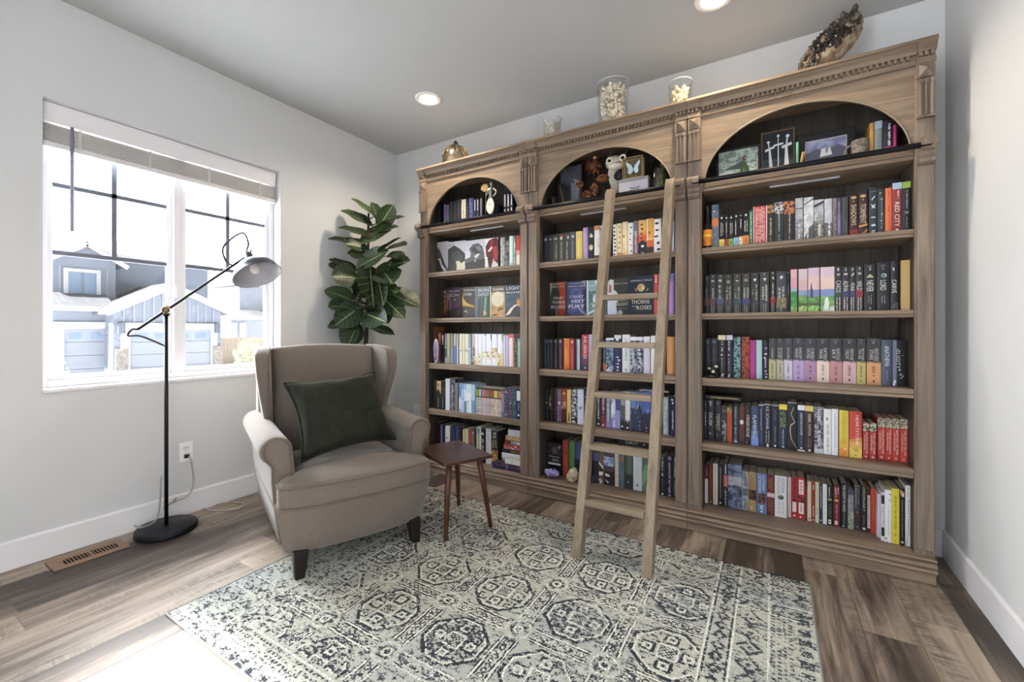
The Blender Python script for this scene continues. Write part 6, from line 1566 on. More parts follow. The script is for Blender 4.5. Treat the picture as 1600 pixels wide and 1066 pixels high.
def conv(a): return (FB[0] + a / FB[2] - FA[0]) * FA[2]
facerow(1, 2, [
    (155, 522, 262, .14, '4a4a48', 'facing book with grey wing against red', 'q,c24a30,.5,.0,.98,.0,.98,.98,.56,.98,.6,.6,.62,.3;q,34383a,.06,.2,.4,.14,.64,.34,.5,.8,.3,.98,.06,.98;q,a59c92,.02,.02,.16,.02,.08,.3,.02,.4;q,8f6a60,.36,.8,.54,.76,.5,1,.36,1;b,.05,.07,b0a8a0,.16,.92;h,.14,.05,.1,.95,dcd5ce,SARAH J. MAAS;h,.46,.07,.22,.86,e2ded8,COURT;h,.585,.08,.14,.95,e2ded8,THORNS;h,.72,.095,.1,.98,e6e2dc,ROSES'),
    (536, 906, 242, .14, '45507c', 'facing blue violet book with silver wing', 'p,.2,.95,5a66a5,464f80,14,.06,.86;q,8c90a5,.74,.0,1,.0,.9,.14;q,34304a,.8,.3,1,.2,1,.9,.86,.8;b,.05,.07,9a9cac,.12,.8;h,.15,.05,.08,.96,d0cfd8,SARAH J. MAAS;h,.44,.07,.18,.86,d8d8e2,COURT;h,.575,.085,.26,.9,e2e2ea,MIST;h,.72,.10,.12,.9,e6e6ec,FURY;q,d2d5e0,.6,.78,.64,.78,1,.98,.96,.98'),
    (910, 1275, 220, .14, '7fa5aa', 'facing teal book with white figure, half behind the ladder', 'b,0,1,c5d6d8,0,.07;q,dcd8dc,.4,.02,.8,0,.9,.2,.6,.3;p,.3,1,6a9298,456a74,14,.1,1;q,c9d0d8,.3,.5,.5,.36,.62,.5,.4,.66;h,.16,.05,.14,.95,e2e2e4,SARAH J. MAAS;h,.43,.07,.32,.9,e6e6ea,COURT;h,.57,.085,.3,.98,e6e6ea,WINGS;h,.72,.10,.3,.9,e6e6ea,RUIN;q,e0e4e8,.0,.94,.06,.98,.5,.84,.46,.8'),
    (conv(50), conv(442), 190, .14, '2e3433', 'facing black green book with a white dress beside the ladder', 'q,c9c5c9,.12,.02,.3,.04,.3,.3,.46,.38,.54,.5,.5,.6,.4,.7,.46,.98,0,.98,0,.1;q,8a5f4c,.08,.14,.2,.2,.18,.38,.06,.38;q,b5bfd2,.06,.6,.4,.6,.46,.98,.02,.98;h,.15,.06,.28,.98,b0aca2,SARAH J. MAAS;h,.585,.07,.44,.98,c5c2b5,FROST;h,.70,.085,.20,.98,b5b39a,STARLIGHT;b,.815,.825,8a8c80,.5,.96;o,.93,.6,.12,9a9c92'),
    (conv(446), conv(903), 150, .155, '232c40', 'facing navy book with a gold rose', 'h,.12,.055,.07,.94,d5cfc5,SARAH J. MAAS;o,.30,.5,.16,c9ae68;o,.29,.46,.07,a5894a;o,.31,.56,.05,e0cd92;q,a5894a,.24,.32,.3,.3,.34,.4,.3,.4;q,a5894a,.7,.38,.78,.3,.8,.34,.72,.4;h,.56,.035,.2,.78,c9c0a8,A COURT OF;h,.665,.10,.1,.84,d8d0bc,THORNS;h,.78,.03,.14,.3,c9c0a8,AND;h,.815,.10,.32,.92,d8d0bc,ROSES'),
], FA, -.150, .0242, .0225)
# ---- books lying flat
def flat(name, x0, x1, z0, z1, y0, dep, col, spec, label, group='books lying flat', cat='book', rz=0):
    w = x1 - x0; rnd = random.Random(int(x0 * 999 + z0 * 777))
    b = thing(name, ((x0 + x1) / 2, y0, z0), label, cat, group)
    mt = basemat(col); h = z1 - z0; pr = Print(x0, w, z1, h, y0); pr.run(spec, rnd, mt)
    t = min(.0022, h * .15); cv = MB()
    cv.prism([(y0, z0), (y0, z1), (y0 + dep, z1), (y0 + dep, z1 - t), (y0 + t, z1 - t), (y0 + t, z0 + t), (y0 + dep, z0 + t), (y0 + dep, z0)], x0, x1, 'x', 0)
    o = len(cv.v); cv.v += pr.band.v
    for f_, m_ in zip(pr.band.f, pr.band.m): cv.f.append(tuple(i + o for i in f_)); cv.m.append(1 + m_); cv.s.append(False)
    cv.build('cover', [mt] + pr.bm, b, fixn=False)
    MB().box(x0 + .003, x1 - .003, y0 + t, y0 + dep - .003, z0 + t, z1 - t).build('pages', PAGE, b, fixn=False)
    ink_parts(pr, b)
    return b
def flat_at(pxa, pxb, pyt, pyb, y, *a, zbase=None, **k):
    A_, B_ = on_y(pxa, pyb, y), on_y(pxb, pyb, y); zt = on_y((pxa + pxb) / 2, pyt, y).z
    zb = zbase if zbase is not None else on_y((pxa + pxb) / 2, pyb, y).z
    return flat(a[0], A_.x, B_.x, zb, max(zt, zb + .008), y, *a[1:], **k)
# ------------------------------------------------------------------ helpers for small things placed after the photo
def depth_of(p): return (p.x - CX) * FW[0] + (p.y - CY) * FW[1]
def size(px, p): return px * depth_of(p) / FPX
def top_of(px, py, y): return on_y(px, py, y).z
# ---- lying books
z = top_of(1115, 605 + 165 / 8.882, -.222) + .001
z = max(top_of(1095 + 48 / 8.882, 605 + 178 / 8.882, -.222), top_of(1095 + 136 / 8.882, 605 + 165 / 8.882, -.222), top_of(1095 + 238 / 8.882, 605 + 175 / 8.882, -.222)) + .0012
a_, b_ = on_y(1095 + 60 / 8.882, 620, -.222), on_y(1095 + 560 / 8.882, 620, -.222)
flat('book', a_.x, b_.x, z, z + .019, -.222, .15, '1a1a1c', 'b,.4,.62,c5a55a,.14,.92;m,.3,.7,.5,.02,3a3024', 'black book with gold lettering lying flat on fourth shelf books, right bookcase')
z = top_of(925 + 1055 / 11.22, 600 + 140 / 11.22, -.225) + .0015
a_, b_ = on_y(999, 612, -.225), on_y(1044, 613, -.225)
flat('book', a_.x, b_.x, z, z + .010, -.222, .15, '8a8d94', '', 'thin grey book lying flat across the blue landscape books behind the ladder')
z = top_of(915 + 950 / 10.15, 680 + 212 / 10.15, -.205); z = max(z, top_of(915 + 823 / 10.15, 680 + 196 / 10.15, -.205), top_of(915 + 683 / 10.15, 680 + 180 / 10.15, -.205), top_of(915 + 569 / 10.15, 680 + 170 / 10.15, -.205)) + .0015
a_, b_ = on_y(915 + 525 / 10.15, 700, -.205), on_y(915 + 1075 / 10.15, 700, -.205)
flat('boxed_card_deck', a_.x, b_.x, z, z + .042, -.208, .13, '151517', 'h,.5,.42,.20,.58,b5b5b8,TAROT;o,.5,.74,.022,d5d5d8,.022', 'black boxed card deck with white lettering lying over the books behind the ladder', None, 'card box')
z = max(top_of(740 + 925 / 14.2, 505 + 335 / 14.2, -.262), top_of(740 + 1015 / 14.2, 505 + 340 / 14.2, -.262)) + .0012
a_ = on_y(740 + 890 / 14.2, 525, -.262); zt2 = top_of(740 + 980 / 14.2, 505 + 240 / 14.2, -.262)
flat('book', a_.x, bay(0)[1] - .002, z, max(zt2, z + .018), -.262, .15, '4a1f22', 'b,.2,.3,6a3a34', 'dark red book lying flat on the teal book of the third shelf, left bookcase')
# stack at the right end of the bottom shelf, left bookcase
T5 = (740, 655, 11.845); zf = SHELF[5] + .0006; yk = -.225
def stackbook(x0, x1, yt, col, spec, lab, zb, y, nm='book', dep=.13):
    A_ = on_y(T5[0] + x0 / T5[2], 700, y); B_ = min(on_y(T5[0] + x1 / T5[2], 700, y).x, bay(0)[1] - .002)
    z1 = max(top_of(T5[0] + (x0 + x1) / 2 / T5[2], T5[1] + yt / T5[2], y), zb + .012)
    flat(nm, A_.x, B_, zb, z1, y, dep, col, spec, lab, 'books stacked at the right end of the bottom shelf, left bookcase')
    return z1 + .0008
zz = zf
zq = stackbook(350, 905, 830, '2c2650/6a4a5a/40', 'b,.6,1,2a2450;m,.1,.9,.5,.06,b5a5b9', 'dark violet patterned box lying in front of the book stack', zz, -.300, 'game_box', .052)
zq = stackbook(580, 860, 755, 'dcdcd2', 'm,.3,.7,.5,.1,a5a89a', 'small cream white book lying on the violet box', zq, -.298, 'book', .048)
zz = stackbook(520, 905, 745, '8a8d94', '', 'grey book at the base of the stack', zz, -.228)
for yt, x0, col, spec, lab in ((645, 520, 'dcdde0', 'm,.3,.7,.5,.05,b5b8c0', 'white book under the gold lettered one in the stack'),
                               (572, 530, '1f2226', 'h,.5,.6,.42,1.0,c5a04a,WATCHER', 'black book with gold lettering in the stack'),
                               (478, 555, '8f8f96/b03a34/60', 'b,.0,.5,b53a34;s,.1,.9,4,.05,e2d5d2', 'red and white book in the middle of the stack'),
                               (405, 575, '2c2626', 'b,.2,.7,a02c2c,.0,.3;p,.1,.9,6f7480,c5c8cc,40,.35,1', 'grey and dark red book in the stack'),
                               (322, 590, 'b5966a', 'b,.6,1,c5a55a,.5,1', 'tan book under the white one in the stack'),
                               (205, 635, 'd5d8e2', 'm,.3,.7,.55,.1,a5b0c5', 'thick white book near the top of the stack'),
                               (142, 670, '1d2034', 'm,.3,.7,.6,.1,7a80a5', 'dark navy book topping the stack')):
    zz = stackbook(x0, 905, yt, col, spec, lab, zz, -.228)
# ---- framed pictures and keepsakes in the niches
def panel(name, px0, px1, pyt, pyb, y, z0, frame, back, spec, label, cat, th=.014, border=.08, rim=.006, group=None):
    A_, B_ = on_y(px0, pyb, y), on_y(px1, pyb, y); zt_ = top_of((px0 + px1) / 2, pyt, y)
    for i_ in range(3):
        if UX[i_] < (A_.x + B_.x) / 2 < UX[i_ + 1]: A_.x = max(A_.x, bay(i_)[0] + .002); B_.x = min(B_.x, bay(i_)[1] - .002)
    h = zt_ - z0; w = B_.x - A_.x; rnd = random.Random(int(px0))
    t = thing(name, ((A_.x + B_.x) / 2, y, z0), label, cat, group)
    f = MB(); bw = border * min(w, h)
    f.box(A_.x, B_.x, y, y + th, z0, z0 + bw).box(A_.x, B_.x, y, y + th, zt_ - bw, zt_).box(A_.x, A_.x + bw, y, y + th, z0 + bw, zt_ - bw).box(B_.x - bw, B_.x, y, y + th, z0 + bw, zt_ - bw)
    f.build('frame', plain(frame, .4), t, bevel=.0012)
    pr = Print(A_.x + bw, w - 2 * bw, zt_ - bw, h - 2 * bw, y + rim); pr.run(spec, rnd, None)
    p = MB().box(A_.x + bw, B_.x - bw, y + rim, y + th - .001, z0 + bw, zt_ - bw, 0)
    o = len(p.v); p.v += pr.band.v
    for q_, m_ in zip(pr.band.f, pr.band.m): p.f.append(tuple(i + o for i in q_)); p.m.append(1 + m_); p.s.append(False)
    o = len(p.v); p.v += pr.ink.v
    for q_, m_ in zip(pr.ink.f, pr.ink.m): p.f.append(tuple(i + o for i in q_)); p.m.append(1 + len(pr.bm) + m_); p.s.append(False)
    p.build('picture', [plain(back, .35)] + pr.bm + pr.im, t, fixn=False)
    return t
zn = SHELF[0] + .0006
K = 3.807; ox, oy = 1080, 20
panel('framed_picture', ox + 150 / K, ox + 412 / K, oy + 800 / K, oy + 970 / K, -.245, zn, '#17181a', '#8f9c94',
      'p,0,.5,9fb0a8,6a7a74,30;p,.5,1,b5c0b8,7a8a84,40;q,4a5652,.1,.62,.4,.5,.66,.36,.6,.66;q,cfd6cf,.0,.72,.3,.66,.5,.8,.3,.9;q,3f5a34,.52,.98,.58,.5,.66,.4,.74,.56,.86,.98;q,6f8a54,.6,.98,.64,.6,.72,.98;q,5a3a2a,.6,.36,.64,.22,.72,.26,.7,.4;q,c5a58c,.66,.3,.7,.28,.7,.36',
      'small framed painting of a figure in a green dress by the sea', 'picture', border=.06)
panel('framed_picture', ox + 415 / K, ox + 618 / K, oy + 698 / K, oy + 925 / K, -.215, zn, '#5a4630', '#1b2028',
      'p,.6,1,3a4450,232a32,30;q,cfd2d4,.23,.96,.2,.36,.26,.36,.36,.92;q,cfd2d4,.08,.36,.4,.3,.4,.35,.08,.42;q,b5b8ba,.2,.36,.17,.22,.21,.2,.25,.35;o,.2,.19,.05,cfd2d4,.05;q,c9ccce,.5,.98,.5,.26,.535,.26,.535,.98;q,cfd2d4,.36,.28,.68,.26,.68,.3,.36,.32;q,b5b8ba,.5,.26,.5,.1,.53,.1,.53,.26;o,.09,.515,.045,cfd2d4,.05;q,cfd2d4,.7,.98,.74,.34,.81,.34,.88,.94;q,cfd2d4,.62,.34,.94,.28,.96,.34,.64,.4;q,b5b8ba,.75,.34,.78,.16,.83,.16,.82,.34;o,.13,.82,.06,cfd2d4,.06',
      'framed picture of three pale swords on black', 'picture', border=.05)
panel('framed_picture', ox + 632 / K, ox + 978 / K, oy + 705 / K, oy + 905 / K, -.20, zn, '#16171b', '#8d90b0',
      'b,0,1,b9b9c0;p,.03,.62,9a9cc0,74789c,18,.02,.98;q,55586f,.02,.5,.3,.34,.5,.5,.8,.3,.98,.46,.98,.8,.02,.8;p,.55,.97,b5b5bd,5a5a70,40,.02,.98;q,d5d5d8,.36,.7,.4,.4,.48,.36,.52,.6,.6,.34,.66,.66',
      'dark framed picture of a pale city below mountains', 'picture', border=.17)
p = on_z(ox + 640 / K, 20 + 905 / K + 2, zn); st_ = thing('reed_sticks', (on_y(ox + 640 / K, 250, -.25).x, -.25, zn), 'teal and tan sticks standing between two framed pictures', 'ornament')
cx_ = st_.location.x
MB().tube([(cx_ - .006, -.25, zn + .0005), (cx_ - .006, -.25, zn + .15)], .006, 8).build('teal_stick', plain('#5f9a8c', .5), st_)
MB().tube([(cx_ + .004, -.252, zn + .004), (cx_ + .018, -.25, zn + .095)], .005, 8).tube([(cx_ + .006, -.24, zn + .004), (cx_ + .026, -.236, zn + .10)], .004, 8).build('tan_stick', plain('#a08454', .6), st_)
# grey mug
mgx = on_y(ox + 1008 / K, 230, -.235); r = .037
mg = thing('mug', (mgx.x, -.235, zn), 'grey stoneware mug lying beside the dark framed picture', 'mug')
STN = speckled('#4c4742', '#77706a', 70, .7)
h_ = .105
MB().lathe([(.0001, .002), (r * .9, .0), (r, .006), (r, h_), (r * .9, h_), (r * .88, .01), (.0001, .008)], 28, (mgx.x, -.235, zn)).build('body', STN, mg)
MB().tube([(mgx.x - r * .96 - .026 * math.sin(q), -.235, zn + h_ * .5 + .036 * math.cos(q)) for q in [PI * k / 10 for k in range(11)]], .0055, 8).build('handle', STN, mg)
# bottle on the top shelf of the right bookcase
z1_ = SHELF[1] + .0006; yb_ = -.275; bx = bay(2)[0] + .0245
bo = thing('bottle', (bx, yb_, z1_), 'round shouldered dark bottle with amber label at the left end of the top shelf', 'bottle')
MB().lathe([(.0001, .0), (.021, .0), (.0225, .006), (.0225, .105), (.019, .126), (.010, .142), (.009, .20), (.011, .203), (.011, .232), (.0001, .232)], 28, (bx, yb_, z1_)).build('glass', plain('#1d1512', .12), bo)
MB().lathe([(.0228, .012), (.0230, .014), (.0230, .098), (.0228, .100)], 28, (bx, yb_, z1_)).build('label', speckled('#c46a22', '#dc9038', 40, .5), bo)
MB().lathe([(.0231, .060), (.0233, .061), (.0233, .074), (.0231, .075)], 28, (bx, yb_, z1_)).build('label_band', plain('#e2b83a', .5), bo)
MB().lathe([(.0112, .204), (.0120, .206), (.0120, .230), (.0112, .2335), (.0001, .2335)], 20, (bx, yb_, z1_)).build('cap', plain('#0f0f10', .4), bo)
# ornament in front of the first books, third shelf right
p = on_z(1111, 590.5, SHELF[3]); p.y = -.268
og = thing('ornament', (p.x, p.y, SHELF[3] + .0006), 'small dark ornament with silver head in front of the black books, third shelf right', 'ornament')
S_ = plain('#b3b0a8', .25, .8); DK = plain('#1b1a1c', .4)
zb = SHELF[3] + .0006
MB().lathe([(.0001, 0), (.036, 0), (.038, .006), (.034, .014), (.012, .020), (.0001, .022)], 24, (p.x, p.y, zb)).build('foot', DK, og)
MB().ball((p.x + .004, p.y, zb + .040), (.026, .022, .020)).build('body', DK, og)
m_ = MB().ball((p.x - .010, p.y - .014, zb + .050), (.013, .010, .008)); m_.ball((p.x + .024, p.y - .010, zb + .062), (.014, .012, .012)); m_.ball((p.x + .010, p.y - .018, zb + .034), (.012, .008, .012))
m_.build('silver_head', S_, og)
# amethyst slice, third shelf left
p = on_z(682, 561, SHELF[3]); yy_ = -.290; c = on_y(681.5, 548.5, yy_); zb = SHELF[3] + .0006
am = thing('agate_slice', (c.x, yy_, zb), 'violet agate slice with white rim standing at the left end of the third shelf', 'mineral')
ry_ = c.z - zb; rx_ = .024
pts = [(c.x + rx_ * (1 + .08 * math.sin(3 * q)) * math.cos(q), zb + ry_ + ry_ * (1 if math.sin(q) > -.95 else .99) * math.sin(q)) for q in [2 * PI * k / 28 for k in range(28)]]
MB().prism(pts, yy_ - .006, yy_ + .006, 'y').build('rind', plain('#b9b5c2', .4), am, bevel=.002)
MB().prism([(c.x + (x - c.x) * .80, zb + ry_ + (zv - zb - ry_) * .84) for x, zv in pts], yy_ - .0072, yy_ - .0062, 'y').build('crystal_core', speckled('#2c1c4a', '#8a74b5', 90, .2, '#54387a'), am)
# dark framed panel and tan upright box behind it
panel('framed_picture', 677, 683.8, 511.5, 565, -.20, SHELF[3] + .0006, '#3a2f28', '#121316', 'b,0,.06,6a625a;q,2c3a26,.1,.3,.4,.2,.5,.6,.2,.7', 'black panel with dark frame behind the agate slice', 'picture', border=.05)
tbx = on_y(672.5, 560, -.255); tb2 = on_y(676.8, 560, -.255)
make_book('book', max(tbx.x, bay(0)[0] + .002), tb2.x, SHELF[3] + .0006, top_of(675, 511, -.25) - SHELF[3], -.25, .14, '8f5a30', 'p,.6,1,a5401c,8f5a30,30;b,0,1,b5916a,.6,1', 'tall tan and rust book at left end on third shelf, left bookcase', 'books on the third shelf of the left bookcase', random.Random(2))
# ---- crystals and stones
def crystal(mb, base, d, r, ln, m=0, n=6):
    d = Vector(d).normalized(); s = d.cross(Vector((.3, .5, .8))).normalized(); t = d.cross(s)
    ph = random.random() * 6
    vs = []
    for f_, k in ((0, 1), (.72, .92)):
        for i in range(n): q = ph + 2 * PI * i / n; vs.append(Vector(base) + d * ln * f_ + (s * math.cos(q) + t * math.sin(q)) * r * k)
    vs.append(Vector(base) + d * ln)
    fs = [(i, (i + 1) % n, n + (i + 1) % n, n + i) for i in range(n)] + [(n + i, n + (i + 1) % n, 2 * n) for i in range(n)] + [tuple(reversed(range(n)))]
    mb.add(vs, fs, m)
def lumpy(mb, c, r, seed, amp=.25, freq=2.2, seg=24, rings=16, mat=None, m=0):
    o = len(mb.v); mb.ball((0, 0, 0), 1, seg, rings, m)
    for i in range(o, len(mb.v)):
        v = Vector(mb.v[i]); k = 1 + amp * mnoise.noise(v * freq + Vector((seed, seed * 2, 0))) + amp * .5 * mnoise.noise(v * freq * 2.7 + Vector((seed, 0, 3)))
        v = Vector((v.x * r[0], v.y * r[1], v.z * r[2])) * k
        if mat is not None: v = mat @ v
        mb.v[i] = tuple(Vector(c) + v)
    return mb
TOPZ = 2.3725
# smoky quartz cluster on the cap of the right bookcase
c = on_y(1298, 70, -.23); base_z = TOPZ
sq = thing('crystal_cluster', (c.x - .03, -.23, TOPZ), 'large smoky brown crystal cluster leaning on top of the right bookcase', 'mineral')
ang = math.radians(46); rl = .158; rw = .062
Rm = Matrix.Rotation(-ang, 3, 'Y')
body = MB(); cc = Vector((c.x - .003, -.225, TOPZ + .136))
lumpy(body, cc, (rl * 1.02, .078, rw * 1.15), 3, .22, 2.0, 28, 18, Rm)
for i in range(len(body.v)):
    v = body.v[i]
    if v[2] < TOPZ + .001: body.v[i] = (v[0], v[1], TOPZ + .001)
body.build('matrix_stone', speckled('#7d6c58', '#b5a188', 40, .8), sq)
cr = MB(); rnd = random.Random(12); random.seed(4)
for i in range(420):
    u = rnd.uniform(-.97, .97); a = rnd.uniform(-.35, PI * .80)
    lx, ly, lz = u * rl, -math.sin(a) * .07 * math.sqrt(1 - u * u), math.cos(a) * rw * math.sqrt(1 - u * u) * .9 + .004
    pb = cc + Rm @ Vector((lx, ly, lz))
    nrm = Rm @ Vector((u * .5, ly / .07 * 1.0, lz / rw + .25)) + Vector((rnd.uniform(-.35, .35), rnd.uniform(-.35, .35), rnd.uniform(-.2, .4)))
    if pb.z < TOPZ + .022: continue
    nrm = nrm.normalized() * .6 + Vector((-.25, -.25, .45)); crystal(cr, pb - nrm.normalized() * .006, nrm, rnd.uniform(.006, .014), rnd.uniform(.022, .038))
crystal(cr, cc + Rm @ Vector((rl * .92, 0, .02)), (.25, 0, 1), .017, .075)
crystal(cr, cc + Rm @ Vector((rl * .75, -.01, .04)), (-.1, -.2, 1), .013, .05)
crystal(cr, cc + Rm @ Vector((-rl * .8, -.02, .03)), (-.6, -.2, .7), .011, .036)
cm_, N = newmat('smoky_quartz'); nz = N.noise(N.coord('Object', 22), 1.0, 2)
N.base(N.ramp(nz, [(.35, lin('#191614')), (.55, lin('#453c36')), (.72, lin('#8c8278'))])); N.rough(.12)
cr.build('crystals', cm_, sq, fixn=False)
# violet crystal cluster and black box, bottom shelf middle
p = on_z(864, 747, SHELF[5]); p.y = -.262; px_ = on_y(864, 700, p.y).x; zb = SHELF[5] + .0006
panel('canvas_print', 848, 879, 691.5, 750, -.205, zb, '#141417', '#1c1d22', 'p,0,.36,3a3238,16171a,50;q,55504f,.3,.2,.5,.1,.7,.18,.66,.34,.4,.36;q,8f7a6a,.66,.1,.9,.06,.86,.2;m,.5,.6,.5,.6,6a6c72;b,.64,.70,d5d8dc,.1,.9;b,.42,.46,7a7c82,.15,.85', 'black box front with a pale line of lettering behind the violet crystal', 'box', th=.10, border=.03, rim=.001)
vc = thing('crystal_cluster', (px_, p.y, zb), 'pale violet crystal cluster at the left end of the bottom shelf, middle bookcase', 'mineral')
mb = MB(); random.seed(9); rnd = random.Random(9)
lumpy(mb, (px_, p.y, zb + .030), (.044, .026, .028), 5, .15)
for v_ in range(len(mb.v)): mb.v[v_] = (mb.v[v_][0], mb.v[v_][1], max(mb.v[v_][2], zb))
mb.build('matrix_stone', plain('#6a62a0', .5), vc)
mb = MB()
for i in range(26):
    a = rnd.uniform(0, PI); u = rnd.uniform(-1, 1)
    d = Vector((u * 1.1, -.9 * abs(math.sin(a)), .35 + .9 * rnd.random()))
    crystal(mb, Vector((px_ + u * .028, p.y - .008, zb + .014 + .022 * rnd.random())), d, rnd.uniform(.009, .015), rnd.uniform(.030, .050), 0, 4)
vm_, N = newmat('violet_crystal'); N.base(lin('#aaa3d8')); N.rough(.2); N.bsdf.inputs['Subsurface Weight'].default_value = .0
mb.build('crystals', vm_, vc, fixn=False)
p = on_y(891.5, 740, -.278); rk = thing('stone', (p.x, -.278, zb), 'rough cream stone with grey veins on the bottom shelf, left of the ladder rail', 'mineral')
mb = MB(); lumpy(mb, (p.x, -.275, zb + .040), (.036, .024, .052), 8, .22, 1.8)
mb.v = [((x + (zv - zb) * .25), y, max(zv, zb)) for x, y, zv in mb.v]
mb.build('stone_body', speckled('#8a8270', '#d2c5a8', 45, .7, '#b5aa90'), rk)
# shells on the bottom shelf, left bookcase, behind the table
SH = speckled('#c2a468', '#dcc898', 60, .6)
for k, (px, rr) in enumerate(((677.5, .040), (691.5, .036))):
    p = on_y(px, 690, -.275); p.x = max(p.x, bay(0)[0] + .046) if k == 0 else p.x + .022
    sh = thing('seashell', (p.x, -.275, zb), ('tan ridged shell nearest the armchair on the bottom shelf', 'tan ridged shell beside the white faced book on the bottom shelf')[k], 'seashell', 'shells on the bottom shelf of the left bookcase')
    mb = MB(); nfan = 11
    def fan(u, v, rr=rr, p=p, side=1):
        a = math.radians(200) * (u - .5) * .96; r_ = rr * (1.05 - .05 * abs(math.cos(nfan * PI * u))) * v
        return (p.x + r_ * math.sin(a), -.275 - .020 * math.sin(PI * min(1, v * .93)) - .0025 * math.cos(2 * nfan * PI * u) * v, zb + .012 + rr * .7 + r_ * math.cos(a) * .95)
    mb.grid(fan, 67, 9)
    o = len(mb.v)
    mb.grid(lambda u, v: (fan(u, v)[0], -.275 + .010 * math.sin(PI * min(1, v * .93)), fan(u, v)[2]), 67, 5)
    zmn = min(v[2] for v in mb.v)
    mb.v = [(x, y, zv - zmn + zb) for x, y, zv in mb.v]
    mb.build('fan', SH, sh, fixn=False)
    MB().ball((p.x, -.275, zb + .010), (.014, .012, .009), 12, 8).build('hinge', SH, sh)
# ---- figurine in the left niche
zf_ = zn; yv = -.285; p = on_y(766.5, 320, yv)
fg = thing('figurine', (p.x, yv, zn), 'silver figurine of a woman with tan fan and white oval, left niche', 'figurine')
SIL = plain('#8f958f', .3, .75, name='pewter'); IV = plain('#dcd8cc', .4, name='ivory_enamel')
k_ = depth_of(p) / FPX / 11.034   # metres per crop pixel
def fp(x, y, dy=0): return on_y(670 + x / 11.034, 270 + y / 11.034, yv + dy)
c0 = fp(1067, 578)
pts = [(c0.x + 78 * k_ * math.cos(q) * 1.02, c0.z + 136 * k_ * math.sin(q)) for q in [2 * PI * i / 32 for i in range(32)]]
pts = [(x, max(zv, zn + .0005)) for x, zv in pts]
MB().prism(pts, yv - .010, yv + .004, 'y').build('oval_plate', IV, fg, bevel=.003)
MB().prism([(c0.x + (x - c0.x) * .45 - .004, c0.z + .012 + (zv - c0.z) * .3) for x, zv in pts], yv - .0112, yv - .0102, 'y').build('dial', plain('#b9c5a8', .5), fg)
tors = [fp(1075, 470, .012), fp(1072, 425, .006), fp(1066, 385), fp(1062, 335), fp(1068, 290), fp(1074, 262)]
mb = MB().tube(bez(tors, 5), [.020 - .0 * i for i in range(6)] + [.018, .016, .0145, .013, .0125] + [.013, .0145, .016, .017, .0175] + [.0178, .018, .018, .017, .016] + [.015, .013, .011, .009, .008, .0075][:6][:26 - 21], 10)
hd = fp(1078, 185); nk = fp(1076, 240)
mb.tube([tors[-1], nk, hd], [.008, .006, .006], 8); mb.ball(hd, (.013, .013, .017), 14, 10)
mb.ball((hd.x - .0125, hd.y - .004, hd.z - .002), (.003, .003, .003), 8, 6)
mb.tube(bez([fp(1045, 275), fp(1018, 315, -.008), fp(1010, 355, -.012), fp(985, 392, -.010)], 5), [.0065] * 8 + [.005] * 8, 8)
mb.tube(bez([fp(1108, 272), fp(1152, 300), fp(1158, 350, -.008), fp(1112, 405, -.014)], 5), [.0065] * 8 + [.005] * 8, 8)
mb.build('body', SIL, fg)
mb = MB().ball((hd.x + .006, hd.y + .004, hd.z + .006), (.015, .015, .017), 14, 10); mb.tube(bez([(hd.x + .012, hd.y + .006, hd.z), fp(1108, 230, .006), fp(1104, 262, .006)], 4), [.009, .008, .007, .006, .005, .004, .003, .002, .002], 8)
mb.build('hair', plain('#4a4a44', .5, .3), fg)
fnc = fp(965, 258, .006)
mb = MB(); pts = []
for i in range(22):
    q = 2 * PI * i / 22; rr = (78 + 8 * math.cos(7 * q)) * k_
    pts.append((fnc.x + rr * math.cos(q), fnc.z + rr * .86 * math.sin(q)))
mb.prism(pts, fnc.y - .004, fnc.y + .004, 'y').build('fan', speckled('#8f7347', '#c5a772', 70, .7), fg, bevel=.002)
a_ = fp(985, 350, -.004); b_ = fp(975, 715, -.004)
MB().tube([fp(975, 300, .002), a_, (b_.x, b_.y, zn + .0005)], .0028, 8).build('staff', plain('#8a8578', .4, .5), fg)
# ---- middle niche
def np_(x, y, yy): return on_y(850 + x / 8, 220 + y / 8, yy)
panel('framed_picture', 850 + 200 / 8, 850 + 472 / 8, 220 + 310 / 8, 220 + 745 / 8, -.185, zn, '#2c2f3a', '#4c5160', 'p,0,1,565b6c,454a58,12;q,8f94a5,.34,.98,.4,.66,.5,.36,.66,.3,.84,.34,.92,.5,.86,.7,.9,.98;o,.36,.6,.05,2a2c36,.05;o,.4,.8,.05,2a2c36,.05', 'dark grey panel with a pale bear, left part of the middle niche', 'picture', border=.03)
for k, (x0, x1, yt, lab) in enumerate(((98, 150, 700, 'tiny black card with gilt edge at the left tip of the middle niche'), (190, 275, 545, 'narrow black card with gilt edge in front of the bear panel'), (280, 336, 562, 'plain black card standing in front of the bear panel'))):
    A_, B_ = np_(x0, 700, -.24), np_(x1, 700, -.24); zt_ = np_((x0 + x1) / 2, yt, -.24).z
    cd = thing('display_card', ((A_.x + B_.x) / 2, -.24, zn), lab, 'card', 'black cards in the middle niche')
    MB().box(A_.x, B_.x, -.242 + k * .0, -.238, zn, max(zt_, zn + .02)).build('card', plain('#131316', .4), cd)
    if k < 2: MB().prism([(A_.x + .001, max(zt_, zn + .02) - .001), (A_.x + .004, max(zt_, zn + .02) - .001), (B_.x - .001, zn + .001), (B_.x - .005, zn + .001)], -.2432, -.2422, 'y').build('gilt_edge', plain('#a5916a', .3, .7), cd)
